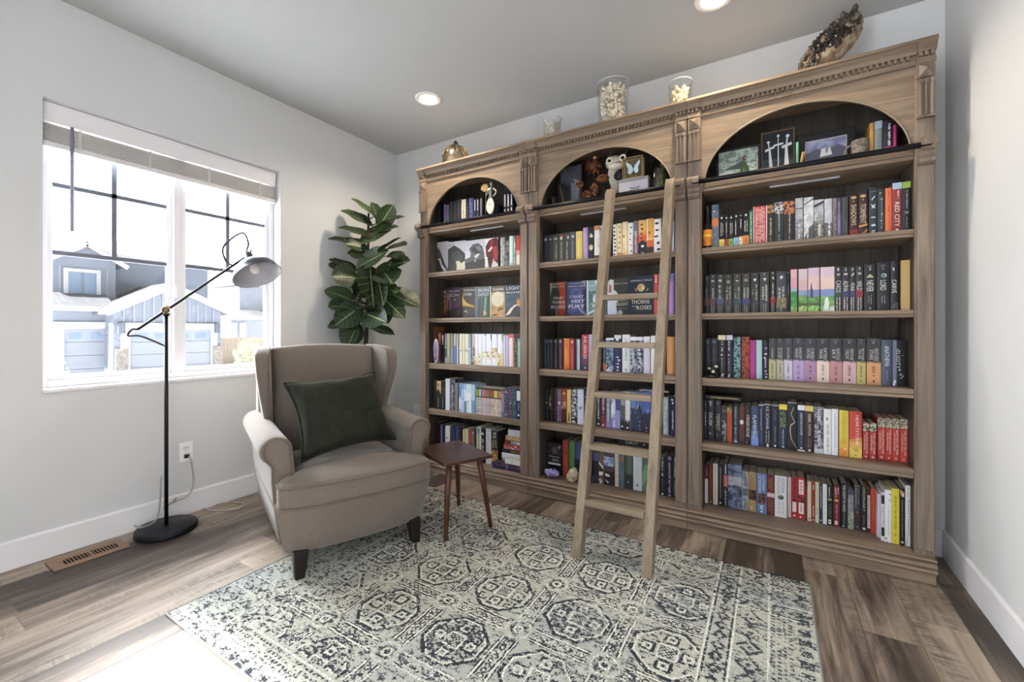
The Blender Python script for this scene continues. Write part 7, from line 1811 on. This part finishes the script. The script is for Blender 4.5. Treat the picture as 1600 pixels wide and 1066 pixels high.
def feathered(cx, cy, w, h, yy, lab, eye=True, seed=0, base=None):
    c = np_(cx, cy, yy); m = depth_of(c) / FPX / 8; rnd = random.Random(seed)
    rx, rz = w * m / 2, h * m / 2; dy_ = min(rx, rz) * .8
    t = thing('bird_ornament', (c.x, yy, zn), lab, 'ornament', 'bronze feathered ornaments in the middle niche')
    b_ = MB().ball(c, (rx * .82, dy_, rz * .82), 18, 12); b_.tube([(c.x, yy + .01, c.z - rz * .5), (c.x, yy + .01, zn)], .006, 8)
    b_.build('body', plain('#2c1d16', .5), t)
    f_ = MB()
    for i in range(70):
        a = rnd.uniform(0, 2 * PI); ph = math.acos(rnd.uniform(-.9, .95))
        d = Vector((math.sin(ph) * math.cos(a), -abs(math.sin(ph) * math.sin(a)) - .2, math.cos(ph)))
        pb = Vector((c.x + d.x * rx * .76, yy + d.y * dy_ * .8, c.z + d.z * rz * .76))
        td = (d * .5 + Vector((d.x * .4, -.1, -.9))).normalized(); s = td.cross(d).normalized()
        L = rnd.uniform(.35, .6) * min(rx, rz); wv = L * .3
        f_.add([pb - s * wv, pb + d * .003, pb + s * wv, pb + td * L + d * L * .3], [(0, 1, 3), (1, 2, 3)])
    f_.build('feathers', speckled('#5a2c1a', '#b5855a', 60, .35, '#8a4f2c'), t, fixn=False)
    if eye:
        e = MB()
        e.tube([(c.x + .25 * rx, yy - dy_ * .9, c.z + rz * .5), (c.x + .25 * rx, yy - dy_ * 1.12, c.z + rz * .5)], [rx * .2, rx * .14], 14)
        e.build('eye', plain('#b59a84', .4), t)
    return t
feathered(640, 305, 230, 230, -.20, 'bronze feathered bird with round pale eye, upper of the group', True, 1)
feathered(450, 545, 110, 95, -.255, 'small bronze shell shaped bird in front of the bear panel', False, 2)
feathered(740, 470, 185, 110, -.245, 'rosy bronze feathered bird beside the white horned figure', False, 3)
feathered(540, 670, 120, 110, -.27, 'rust brown bird low on the niche floor', False, 4)
feathered(632, 612, 100, 200, -.262, 'tall thin bronze bird with pale spots', False, 5)
# dark blue sphere behind the birds
c = np_(540, 540, -.165)
bs = thing('glass_ball', (c.x, -.165, zn), 'dark blue glass ball among the bronze birds', 'ornament')
MB().lathe([(.0001, 0), (.02, 0), (.02, .006), (.012, .012), (.012, .02)], 18, (c.x, -.165, zn)).build('stand', DK, bs)
MB().ball((c.x, -.165, zn + .060), .042, 24, 16).build('ball', plain('#20243c', .08), bs)
# white horned figure
yw = -.150
wf = thing('figurine', (np_(890, 600, yw).x, yw, zn), 'white speckled creature figurine with ring eyes and two horns in the middle niche', 'figurine')
m = depth_of(np_(890, 400, yw)) / FPX / 8
WSP = speckled('#b9b4a4', '#ddd9cc', 90, .5)
sk = MB()
body_pts = bez([np_(880, 690, yw), np_(905, 560, yw), np_(890, 470, yw), np_(875, 390, yw), np_(880, 330, yw - .01)], 6)
for i, v in enumerate(body_pts):
    v.z = max(v.z, zn + .004)
n_ = len(body_pts); sk.tube(body_pts, [(.038 + .018 * math.sin(PI * min(1, i / (n_ - 1)))) * .75 for i in range(n_)], 14)
hc = np_(885, 275, yw - .02); sk.ball(hc, (.062, .046, .044), 20, 14)
mz = np_(900, 318, yw - .045); sk.ball(mz, (.052, .040, .024), 18, 12)
sk.build('body', WSP, wf)
ey = MB(); ed = MB()
for ex, ey_ in ((818, 250), (983, 212)):
    e = np_(ex, ey_, yw - .066); pts_ = [(e.x + .017 * math.cos(q), e.y, e.z + .017 * math.sin(q)) for q in [2 * PI * i / 16 for i in range(16)]]
    ey.tube(pts_, .0065, 8, closed=True); ed.ball((e.x, e.y + .004, e.z), (.012, .006, .012), 14, 8)
ey.build('eye_rings', plain('#dcd6c6', .45), wf); ed.build('pupils', plain('#121212', .2), wf)
hn = MB(); hn.tube(bez([np_(820, 205, yw - .01), np_(838, 160, yw - .01), np_(845, 112, yw - .01)], 5), [.016 - .0013 * i for i in range(11)], 10)
hn.tube(bez([np_(1010, 190, yw - .01), np_(1030, 150, yw), np_(1050, 115, yw)], 5), [.015 - .0012 * i for i in range(11)], 10)
hn.build('horns', plain('#5c4c42', .5), wf)
bw = MB().ball(np_(930, 435, yw - .06), (.030, .016, .030), 14, 10); bw.build('dark_patch', plain('#23262e', .4), wf)
# small black figure
c = np_(850, 590, -.268)
bf = thing('figurine', (c.x, -.268, zn), 'tiny black figurine with a white face sitting at the feet of the horned figure', 'figurine')
mb = MB().ball((c.x, -.268, zn + .024), (.030, .018, .024), 14, 10); mb.ball((c.x - .012, -.272, zn + .050), (.017, .014, .016), 12, 8); mb.tube([(c.x + .02, -.268, zn + .02), (c.x + .036, -.268, zn + .036)], [.008, .003], 8)
mb.build('body', plain('#17181a', .35), bf); MB().ball((c.x - .014, -.284, zn + .050), (.008, .004, .010), 10, 8).build('face', plain('#c9ccca', .4), bf)
# grey keepsake box with glass butterfly case on it
A_, B_ = np_(935, 600, -.25), np_(1300, 600, -.25); zb0, zb1 = zn, np_(1130, 462, -.25).z
kb_ = thing('keepsake_box', ((A_.x + B_.x) / 2, -.21, zn), 'grey keepsake box with a dragonfly on its front under the butterfly case', 'box')
MB().box(A_.x, B_.x, -.25, -.205, zn, zb1 - .016).build('box', plain('#b5b2c0', .5), kb_, bevel=.002)
MB().box(A_.x - .003, B_.x + .003, -.253, -.202, zb1 - .0155, zb1).build('lid', plain('#8f9094', .5), kb_, bevel=.002)
dz = (zn + zb1) / 2 - .008; dx = (A_.x + B_.x) / 2 + .01
dg = MB()
for s in (-1, 1):
    for q in (.18, -.12): dg.add([(dx, -.2506, dz), (dx + s * .014, -.2506, dz + q * .04 + .004), (dx + s * .034, -.2506, dz + q * .06 + .002), (dx + s * .028, -.2506, dz + q * .06 - .004)], [(0, 1, 2, 3)])
dg.add([(dx - .003, -.2507, dz + .012), (dx + .003, -.2507, dz + .012), (dx + .0015, -.2507, dz - .022), (dx - .0015, -.2507, dz - .022)], [(0, 1, 2, 3)])
dg.build('dragonfly', plain('#5a564a', .5), kb_)
A_, B_ = np_(985, 450, -.245), np_(1228, 450, -.245); z0_ = zb1 + .0008; zt_ = np_(1105, 200, -.245).z
bc = thing('butterfly_case', ((A_.x + B_.x) / 2, -.22, z0_), 'gilt edged glass case with a pale blue butterfly, standing on the grey box', 'display case')
e = MB(); r = .0028; y0_, y1_ = -.245, -.207
for x in (A_.x, B_.x):
    for yy in (y0_, y1_): e.box(x - r, x + r, yy - r, yy + r, z0_, zt_)
for zv in (z0_ + r, zt_ - r):
    for yy in (y0_, y1_): e.box(A_.x, B_.x, yy - r, yy + r, zv - r, zv + r)
    for x in (A_.x, B_.x): e.box(x - r, x + r, y0_, y1_, zv - r, zv + r)
e.build('gilt_edges', plain('#b09a5c', .3, .7), bc)
g = MB(); g.quad((A_.x, y0_, z0_ + .004), (B_.x, y0_, z0_ + .004), (B_.x, y0_, zt_ - .004), (A_.x, y0_, zt_ - .004))
g.build('glass', GLASS, bc, fixn=False)
MB().box(A_.x, B_.x, y1_ - .002, y1_, z0_ + .004, zt_ - .004).build('back_board', plain('#5f5640', .8), bc)
cxm, czm = (A_.x + B_.x) / 2, (z0_ + zt_) / 2
w_ = MB(); yb2 = -.222
for s in (-1, 1):
    w_.add([(cxm, yb2, czm - .004), (cxm + s * .012, yb2 - .004, czm + .022), (cxm + s * .040, yb2 - .012, czm + .046), (cxm + s * .044, yb2 - .012, czm + .030), (cxm + s * .030, yb2 - .008, czm + .002)], [(0, 1, 2, 3, 4)])
    w_.add([(cxm, yb2, czm - .004), (cxm + s * .030, yb2 - .008, czm + .002), (cxm + s * .034, yb2 - .009, czm - .022), (cxm + s * .020, yb2 - .006, czm - .034), (cxm + s * .006, yb2, czm - .02)], [(0, 1, 2, 3, 4)])
w_.build('wings', plain('#c5dce2', .4), bc, fixn=False, solid=.0008)
MB().tube([(cxm, yb2, czm + .016), (cxm, yb2, czm - .02)], [.0022, .0018], 8).build('butterfly_body', plain('#3a3a3a', .6), bc)
ms = MB(); rnd = random.Random(6)
for i in range(26):
    x = rnd.uniform(A_.x + .01, B_.x - .01); ms.tube([(x, rnd.uniform(-.238, -.213), z0_ + .004), (x + rnd.uniform(-.004, .004), -.22, z0_ + rnd.uniform(.015, .038))], [.0022, .001], 5)
ms.build('dried_stems', plain('#a5894a', .8), bc)
# green glass dome
c = np_(1466, 400, -.19)
gd = thing('glass_dome', (c.x, -.19, zn), 'greenish glass dome with dried grass at the right end of the middle niche', 'ornament')
gm2, N = newmat('green_glass'); tr = N.n.new('ShaderNodeBsdfTransparent'); tr.inputs[0].default_value = (.62, .68, .56, 1)
gl = N.n.new('ShaderNodeBsdfGlossy'); gl.inputs['Roughness'].default_value = .08; mx = N.n.new('ShaderNodeMixShader'); mx.inputs[0].default_value = .12
N.l.new(tr.outputs[0], mx.inputs[1]); N.l.new(gl.outputs[0], mx.inputs[2]); N.l.new(mx.outputs[0], N.out.inputs[0])
hh = np_(1330, 210, -.19).z - zn
MB().lathe([(.058, .012), (.060, hh * .3), (.058, hh * .6), (.046, hh * .85), (.024, hh * .97), (.0001, hh)], 32, (c.x, -.19, zn)).build('dome', gm2, gd)
MB().lathe([(.0001, 0), (.062, 0), (.064, .006), (.060, .012), (.0001, .012)], 32, (c.x, -.19, zn)).build('base', plain('#3a3020', .5), gd)
gs = MB(); rnd = random.Random(8)
for i in range(60):
    a = rnd.uniform(0, 6.28); r = rnd.uniform(0, .036); x, y = c.x + r * math.cos(a), -.19 + r * math.sin(a)
    gs.tube([(x, y, zn + .012), (x + rnd.uniform(-.02, .02), y + rnd.uniform(-.02, .01), zn + rnd.uniform(.08, hh * .7))], [.003, .0012], 5)
gs.build('dried_grass', speckled('#6a6238', '#b5a86a', 30, .8), gd)
# ---- on top of the bookcases
def jar_glass(name='jar_glass_clear'):
    if name in MATS: return MATS[name]
    m, N = newmat(name); tr = N.n.new('ShaderNodeBsdfTransparent'); tr.inputs[0].default_value = (.99, .995, .995, 1)
    gl = N.n.new('ShaderNodeBsdfGlossy'); gl.inputs['Roughness'].default_value = .03; mx = N.n.new('ShaderNodeMixShader')
    lw_ = N.add('ShaderNodeLayerWeight', {'Blend': .25}, 1); N.l.new(N.math('ADD', N.math('MULTIPLY', lw_, .22), .03), mx.inputs[0])
    N.l.new(tr.outputs[0], mx.inputs[1]); N.l.new(gl.outputs[0], mx.inputs[2]); N.l.new(mx.outputs[0], N.out.inputs[0]); return m
JG = jar_glass()
def shellfill(x, y, r, h, n, s, col, label, seed, r2=None):
    rnd = random.Random(seed); mb = MB()
    for i in range(n):
        a = rnd.uniform(0, 2 * PI); q = rnd.random(); zz_ = TOPZ + .010 + s * .7 + q * max(.001, h - s * 1.4); rr = (r + ((r2 or r) - r) * q - s * .62) * (1 - .35 * rnd.random() ** 2)
        R_ = Matrix.Rotation(rnd.uniform(0, 6.28), 4, Vector((rnd.random() - .5, rnd.random() - .5, rnd.random() - .5)).normalized())
        M_ = Matrix.Translation((x + rr * math.cos(a), y + rr * math.sin(a), zz_)) @ R_
        k = rnd.random()
        if k < .5:   # spiral shell
            mb.tube([(0, 0, -s * .8), (s * .12, 0, -s * .45), (0, s * .1, -s * .1), (-s * .05, 0, s * .3), (0, 0, s * .75)], [s * .15, s * .5, s * .42, s * .24, s * .04], 7, mat=M_)
        else: mb.ball((0, 0, 0), (s * .62, s * .34, s * .5), 8, 6, mat=M_)
    o = mb.build('seashells', col, fixn=False); tag(o, label, 'seashells', kind='stuff')
def jar(px, pyt, wpx, y, lab, slab, fill, n, s, taper, seed, col):
    x = on_y(px, 200, y).x; p = Vector((x, y, TOPZ)); w = size(wpx, p); h = top_of(px, pyt, y) - TOPZ; r = w / 2
    j = thing('glass_jar', (x, y, TOPZ), lab, 'jar', 'glass jars of shells on top of the bookcases')
    rb = r * taper
    MB().lathe([(.0001, .0005), (rb, .0005), (rb + .001, .004), (r, h - .004), (r + .001, h), (r - .003, h - .001), (rb - .003, .008), (.0001, .008)], 40, p).build('glass', JG, j)
    MB().lathe([(r - .001, h - .003), (r + .0015, h - .001), (r + .0015, h + .001), (r - .001, h + .002), (r - .003, h - .001)], 40, p).build('rim', plain('#c5cace', .1), j)
    shellfill(x, y, rb - .0045 - s * .36, h * fill, n, s, col, slab, seed, rb + (r - rb) * fill - .0045 - s * .36)
SC1 = speckled('#cfc6b4', '#efe9dc', 30, .7); SC2 = speckled('#d6cab2', '#f0e8d8', 30, .7)
jar(863, 187, 29, -.25, 'small clear glass jar of shells, second thing from the left on top', 'small pale shells inside the small glass jar', .82, 130, .016, .94, 1, SC1)
jar(958, 133, 51, -.25, 'largest glass jar, full of cream shells, on top of the middle bookcase', 'cream shells filling the largest glass jar', .93, 330, .022, .84, 2, SC2)
jar(1063, 130, 35, -.25, 'glass jar of warm lit shells above the joint of the middle and right bookcases', 'warm lit shells inside the jar over the joint', .80, 110, .020, .95, 3, plain('#e2d2ac', .7))  # the warm glow on these shells is put into their colour
x = on_y(712, 240, -.25).x; p = Vector((x, -.25, TOPZ)); r = size(21, p); h = top_of(713, 228, -.25) - TOPZ
lt = thing('cloche_lantern', p, 'mercury glass dome lantern with a dark finial on top of the left bookcase', 'lantern')
mg_, N = newmat('mercury_glass'); tr = N.n.new('ShaderNodeBsdfTransparent'); tr.inputs[0].default_value = (.78, .70, .56, 1)
gl = N.n.new('ShaderNodeBsdfGlossy'); gl.inputs['Roughness'].default_value = .12; gl.inputs[0].default_value = (.86, .78, .64, 1)
mx = N.n.new('ShaderNodeMixShader'); nn = N.noise(N.coord('Object', 26), 1.0, 3, .7)
N.l.new(N.ramp(nn, [(.42, (.22,) * 3), (.62, (.85,) * 3)]), mx.inputs[0]); N.l.new(tr.outputs[0], mx.inputs[1]); N.l.new(gl.outputs[0], mx.inputs[2]); N.l.new(mx.outputs[0], N.out.inputs[0])
MB().lathe([(r, .008), (r, h * .42), (r * .96, h * .56), (r * .84, h * .74), (r * .62, h * .90), (r * .30, h * .99), (.0001, h)], 36, p).build('dome', mg_, lt)
DKM = plain('#3a342c', .4, .7, name='dark_bronze')
MB().lathe([(.0001, 0), (r + .006, 0), (r + .008, .004), (r + .003, .010), (r - .004, .011), (.0001, .009)], 36, p).build('base', plain('#8f7a55', .4, .5), lt)
MB().lathe([(r * .36, h * .965), (r * .30, h * 1.01), (.012, h * 1.03), (.007, h * 1.05), (.010, h * 1.08), (.0135, h * 1.12), (.010, h * 1.16), (.005, h * 1.19), (.0085, h * 1.22), (.0001, h * 1.29)], 18, p).build('finial', DKM, lt)
rg = MB()
for q in (0, PI / 2):
    rg.tube([(p.x + (.024 * math.cos(a)) * math.cos(q), p.y + .024 * math.cos(a) * math.sin(q), TOPZ + h * 1.07 + .022 * math.sin(a)) for a in [PI * k / 10 for k in range(11)]], .0028, 6)
rg.build('finial_loops', DKM, lt)
rb_ = MB()
for k in range(8):
    a = 2 * PI * k / 8; rb_.tube([(p.x + rr * 1.01 * math.cos(a), p.y + rr * 1.01 * math.sin(a), TOPZ + zz_) for rr, zz_ in ((r, h * .42), (r * .96, h * .56), (r * .84, h * .74), (r * .62, h * .90), (r * .30, h * .99))], .0025, 5)
rb_.build('dome_ribs', plain('#6a5a42', .4, .6), lt)
cd_ = thing('pillar_candle', (p.x - .02, p.y - .01, TOPZ + .012), 'ivory pillar candle inside the dome lantern', 'candle')
MB().lathe([(.0001, 0), (.030, 0), (.031, .003), (.031, h * .36), (.027, h * .37), (.0001, h * .355)], 24, (p.x - .02, p.y - .01, TOPZ + .0125)).build('wax', plain('#e6dcc2', .6), cd_)
MB().tube([(p.x - .02, p.y - .01, TOPZ + .012 + h * .35), (p.x - .02, p.y - .01, TOPZ + .012 + h * .35 + .012)], .0015, 6).build('wick', plain('#2a2420', .8), cd_)
# ------------------------------------------------------------------ rug, woven as coloured knots
RX0, RX1, RY0, RY1 = 1.004, 3.146, -2.150, -.622
CELL = .0038
nx, ny = int((RX1 - RX0) / CELL), int((RY1 - RY0) / CELL)
xs = RX0 + (np.arange(nx) + .5) * (RX1 - RX0) / nx; ys = RY0 + (np.arange(ny) + .5) * (RY1 - RY0) / ny
XX, YY = np.meshgrid(xs, ys, indexing='ij')
rng = np.random.default_rng(11)
def vnoise(sx, sy, seed):
    r = np.random.default_rng(seed); g = r.random((int((RX1 - RX0) / sx) + 3, int((RY1 - RY0) / sy) + 3))
    u = (XX - RX0) / sx; v = (YY - RY0) / sy; i = u.astype(int); j = v.astype(int); fu = u - i; fv = v - j
    fu = fu * fu * (3 - 2 * fu); fv = fv * fv * (3 - 2 * fv)
    return (g[i, j] * (1 - fu) + g[i + 1, j] * fu) * (1 - fv) + (g[i, j + 1] * (1 - fu) + g[i + 1, j + 1] * fu) * fv
P = .329; gx0, gy0 = 2.050, -1.358
wob = (vnoise(.03, .03, 5) - .5) * .006; wob2 = (vnoise(.025, .03, 6) - .5) * .006
U = (XX - gx0 + wob) / P; V = (YY - gy0 + wob2) / P
ci, cj = np.round(U), np.round(V)
s_, t_ = U - ci, V - cj
kind = (ci + 2 * cj) % 3
a, b = np.abs(s_), np.abs(t_); m = np.maximum(np.maximum(a, b), (a + b) * .74)      # chamfered square
ink = np.zeros_like(XX); lite = np.zeros_like(XX)
ink[(m > .335) & (m < .378)] = 1; lite[(m > .312) & (m < .335)] = .9
o_ = np.maximum(a, b)
for cx, cy in ((.205, .0), (.0, .205)):
    p, q = np.abs(a - cx), np.abs(b - cy); r = np.maximum(p, q)
    op = (q < .022) & (a > cx) if cx else (p < .022) & (b > cy)
    ink[(r > .052) & (r < .082) & ~op] = 1; ink[r < .020] = .9; lite[(r > .028) & (r < .050)] = .8
p, q = np.abs(a - .195), np.abs(b - .195); r = np.maximum(p, q)
ink[(r > .040) & (r < .066) & ~((a + b) < .33) & (kind != 2)] = .95; ink[r < .016] = .8
c0 = o_ < .085; ink[c0 & (((np.floor(s_ * 42) + np.floor(t_ * 42)) % 2) == 0)] = .95; lite[(o_ > .085) & (o_ < .103)] = 1
ink[(np.abs(a - b) < .014) & (o_ > .105) & (o_ < .15)] = .9
g3 = (kind == 1) & (m < .312) & (ink == 0) & (lite == 0) & (o_ > .11)
ink[g3] = .55
# lined bands along the cell sides, flower knots at the crossings
bd_ = o_ > .392; al = np.where(a > b, t_, s_); ac = np.minimum(a, b)
band = bd_ & (ac < .33)
ink[band & (o_ > .392) & (o_ < .408)] = .85; lite[band & (o_ > .408) & (o_ < .428)] = 1; ink[band & (o_ > .428) & (o_ < .448)] = 1
zig = np.abs(((al * 14) % 1) - .5) * 2
ink[band & (o_ > .462) & (np.abs(zig - (o_ - .462) / .038) < .34)] = .9; lite[band & (o_ > .452) & (ink == 0)] = .45
fa, fb = .5 - a, .5 - b; fr = np.hypot(fa, fb); fl = (fr < .155) & ~band
an = np.arctan2(fb, fa)
ink[fl & (fr < .035)] = .9; lite[fl & (fr > .035) & (fr < .06)] = .9
ink[fl & (fr > .065) & (fr < .105 + .018 * np.cos(8 * an))] = .75; lite[fl & (fr > .125)] = .5
big = vnoise(.34, .26, 1); mid = vnoise(.10, .08, 2); fine = vnoise(.013, .0065, 3); f2 = rng.random(XX.shape); tuft = vnoise(.022, .014, 8)
dl, dr = XX - RX0, RX1 - XX; dn, df = RY1 - YY, YY - RY0
edge = np.minimum(dl, dr); side = np.minimum(dn, df) + .02
bi = np.zeros_like(XX); bl_ = np.zeros_like(XX)
def col(d, along, a, b, per, duty, ph=0): return (d > a) & (d < b) & (((along / per + ph) % 1) < duty)
for d, al in ((edge, YY), (side, XX)):
    bi[col(d, al, .016, .052, .060, .62)] = .8
    for k, dd in enumerate((.072, .090, .108, .126)): bi[col(d, al, dd, dd + .010, .019, .55, .5 * (k % 2))] = .75
    bl_[(d > .140) & (d < .150)] = .8
    mm = np.abs(((al / .088) % 1) - .5) * 2 + np.abs((d - .200) / .046); bi[(mm < 1) & (mm > .62)] = .8; bi[mm < .25] = .8
    bl_[(d > .250) & (d < .258)] = 1; bi[(d > .258) & (d < .266)] = .9
    mm = np.abs(((al / .060) % 1) - .5) * 2 + np.abs((d - .296) / .026); bi[(mm < 1) & (mm > .4)] = .95
    bi[(d > .326) & (d < .334)] = .9; bl_[(d > .334) & (d < .342)] = 1
zone = (edge < .345) | (side < .16)
ink = np.where(zone, bi, ink); lite = np.where(zone, bl_, lite)
# wear
wear = np.clip(.86 - .95 * np.clip(mid * .55 + big * .45 - .50, -.1, 1) * 1.6, .30, .95)
nz = fine * .45 + tuft * .20 + f2 * .35
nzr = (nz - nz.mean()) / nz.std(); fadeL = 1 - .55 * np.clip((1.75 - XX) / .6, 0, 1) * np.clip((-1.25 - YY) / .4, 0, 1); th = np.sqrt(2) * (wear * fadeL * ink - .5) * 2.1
dark = (ink > 0) & (nzr < th)
n2 = fine * .5 + rng.random(XX.shape) * .25 + tuft * .25; n2 = (n2 - n2.mean()) / n2.std()
stray = (n2 < -1.25 + .35 * np.clip((mid - .45) * 3, -1, 1)) & (lite < .5)
dark = dark | stray
white = (lite > 0) & (rng.random(XX.shape) < lite * .85 * fadeL * np.clip(.35 + wear * .75, 0, 1)) & ~dark
gr = np.clip(.5 + .22 * ((fine * .5 + f2 * .5) - .5) * 4 + .25 * (tuft - .5), 0, 1)[..., None]
cream = np.array(lin('#d2d2c4')); grey = np.array(lin('#8f948f')); blueg = np.array(lin('#a8aeb2')); pale = np.array(lin('#e6e6dc')); navy = np.array(lin('#1c202b')); slate = np.array(lin('#4d545c'))
w1 = np.clip((big - .45) * 3, 0, 1)[..., None]
ground = grey * (1 - gr) + (cream * (1 - w1 * .6) + blueg * w1 * .6) * gr
tone = np.clip(ink * .8 + (f2 - .4) * .6, 0, 1)[..., None]
dk = navy * tone + slate * (1 - tone)
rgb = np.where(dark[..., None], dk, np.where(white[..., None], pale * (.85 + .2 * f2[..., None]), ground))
gv = rng.random(XX.shape)
vx = np.linspace(RX0, RX1, nx + 1); vy = np.linspace(RY0, RY1, ny + 1)
GX, GY = np.meshgrid(vx, vy, indexing='ij'); GZ_ = np.full(GX.shape, .0075)
vsr = np.stack([GX, GY, GZ_], -1).reshape(-1, 3)
ii, jj = np.meshgrid(np.arange(nx), np.arange(ny), indexing='ij'); a0 = (ii * (ny + 1) + jj).reshape(-1)
quads = np.stack([a0, a0 + ny + 1, a0 + ny + 2, a0 + 1], -1)
me = bpy.data.meshes.new('rug_pile'); me.vertices.add(len(vsr)); me.vertices.foreach_set('co', vsr.ravel())
me.loops.add(quads.size); me.loops.foreach_set('vertex_index', quads.ravel().astype(np.int32)); me.polygons.add(len(quads)); me.polygons.foreach_set('loop_start', (np.arange(len(quads)) * 4).astype(np.int32))
me.update(calc_edges=True)
at = me.attributes.new('knot', 'FLOAT_COLOR', 'FACE'); c4 = np.ones((len(quads), 4)); c4[:, :3] = rgb.reshape(-1, 3); at.data.foreach_set('color', c4.ravel())
rm_, N = newmat('rug_wool')
ca = N.add('ShaderNodeAttribute', {}, 0, attribute_name='knot')
fz_ = N.noise(N.coord('Object', 420), 1.0, 2, .6)
N.base(N.mix(.22, ca, N.mix(1.0, ca, N.ramp(fz_, [(.3, (.45,) * 3), (.7, (1.3, 1.3, 1.3))]), 'MULTIPLY'))); N.rough(.95); N.bsdf.inputs['Sheen Weight'].default_value = .15; N.bsdf.inputs['Specular IOR Level'].default_value = .1
N.bump(fz_, .5, .004)
rug = thing('area_rug', ((RX0 + RX1) / 2, (RY0 + RY1) / 2, 0), 'worn cream, grey and navy patterned rug under the armchair, table and ladder', 'rug')
me.materials.append(rm_); ro = bpy.data.objects.new('pile', me); COL.objects.link(ro); ro.parent = rug; ro.location = (-(RX0 + RX1) / 2, -(RY0 + RY1) / 2, 0)
bd = MB(); bdm = plain('#8d8f92', .9); bdd = plain('#2e3034', .9)
bd.box(RX0 - .006, RX1 + .006, RY0 - .007, RY0, .0005, .0078, 0).box(RX0 - .006, RX1 + .006, RY1, RY1 + .007, .0005, .0078, 1).box(RX0 - .006, RX0, RY0, RY1, .0005, .0078, 1).box(RX1, RX1 + .006, RY0, RY1, .0005, .0078, 0)
bd.build('binding', [bdm, bdd], rug, bevel=.002)
MB().box(RX0, RX1, RY0, RY1, .0005, .006).build('backing', bdd, rug)
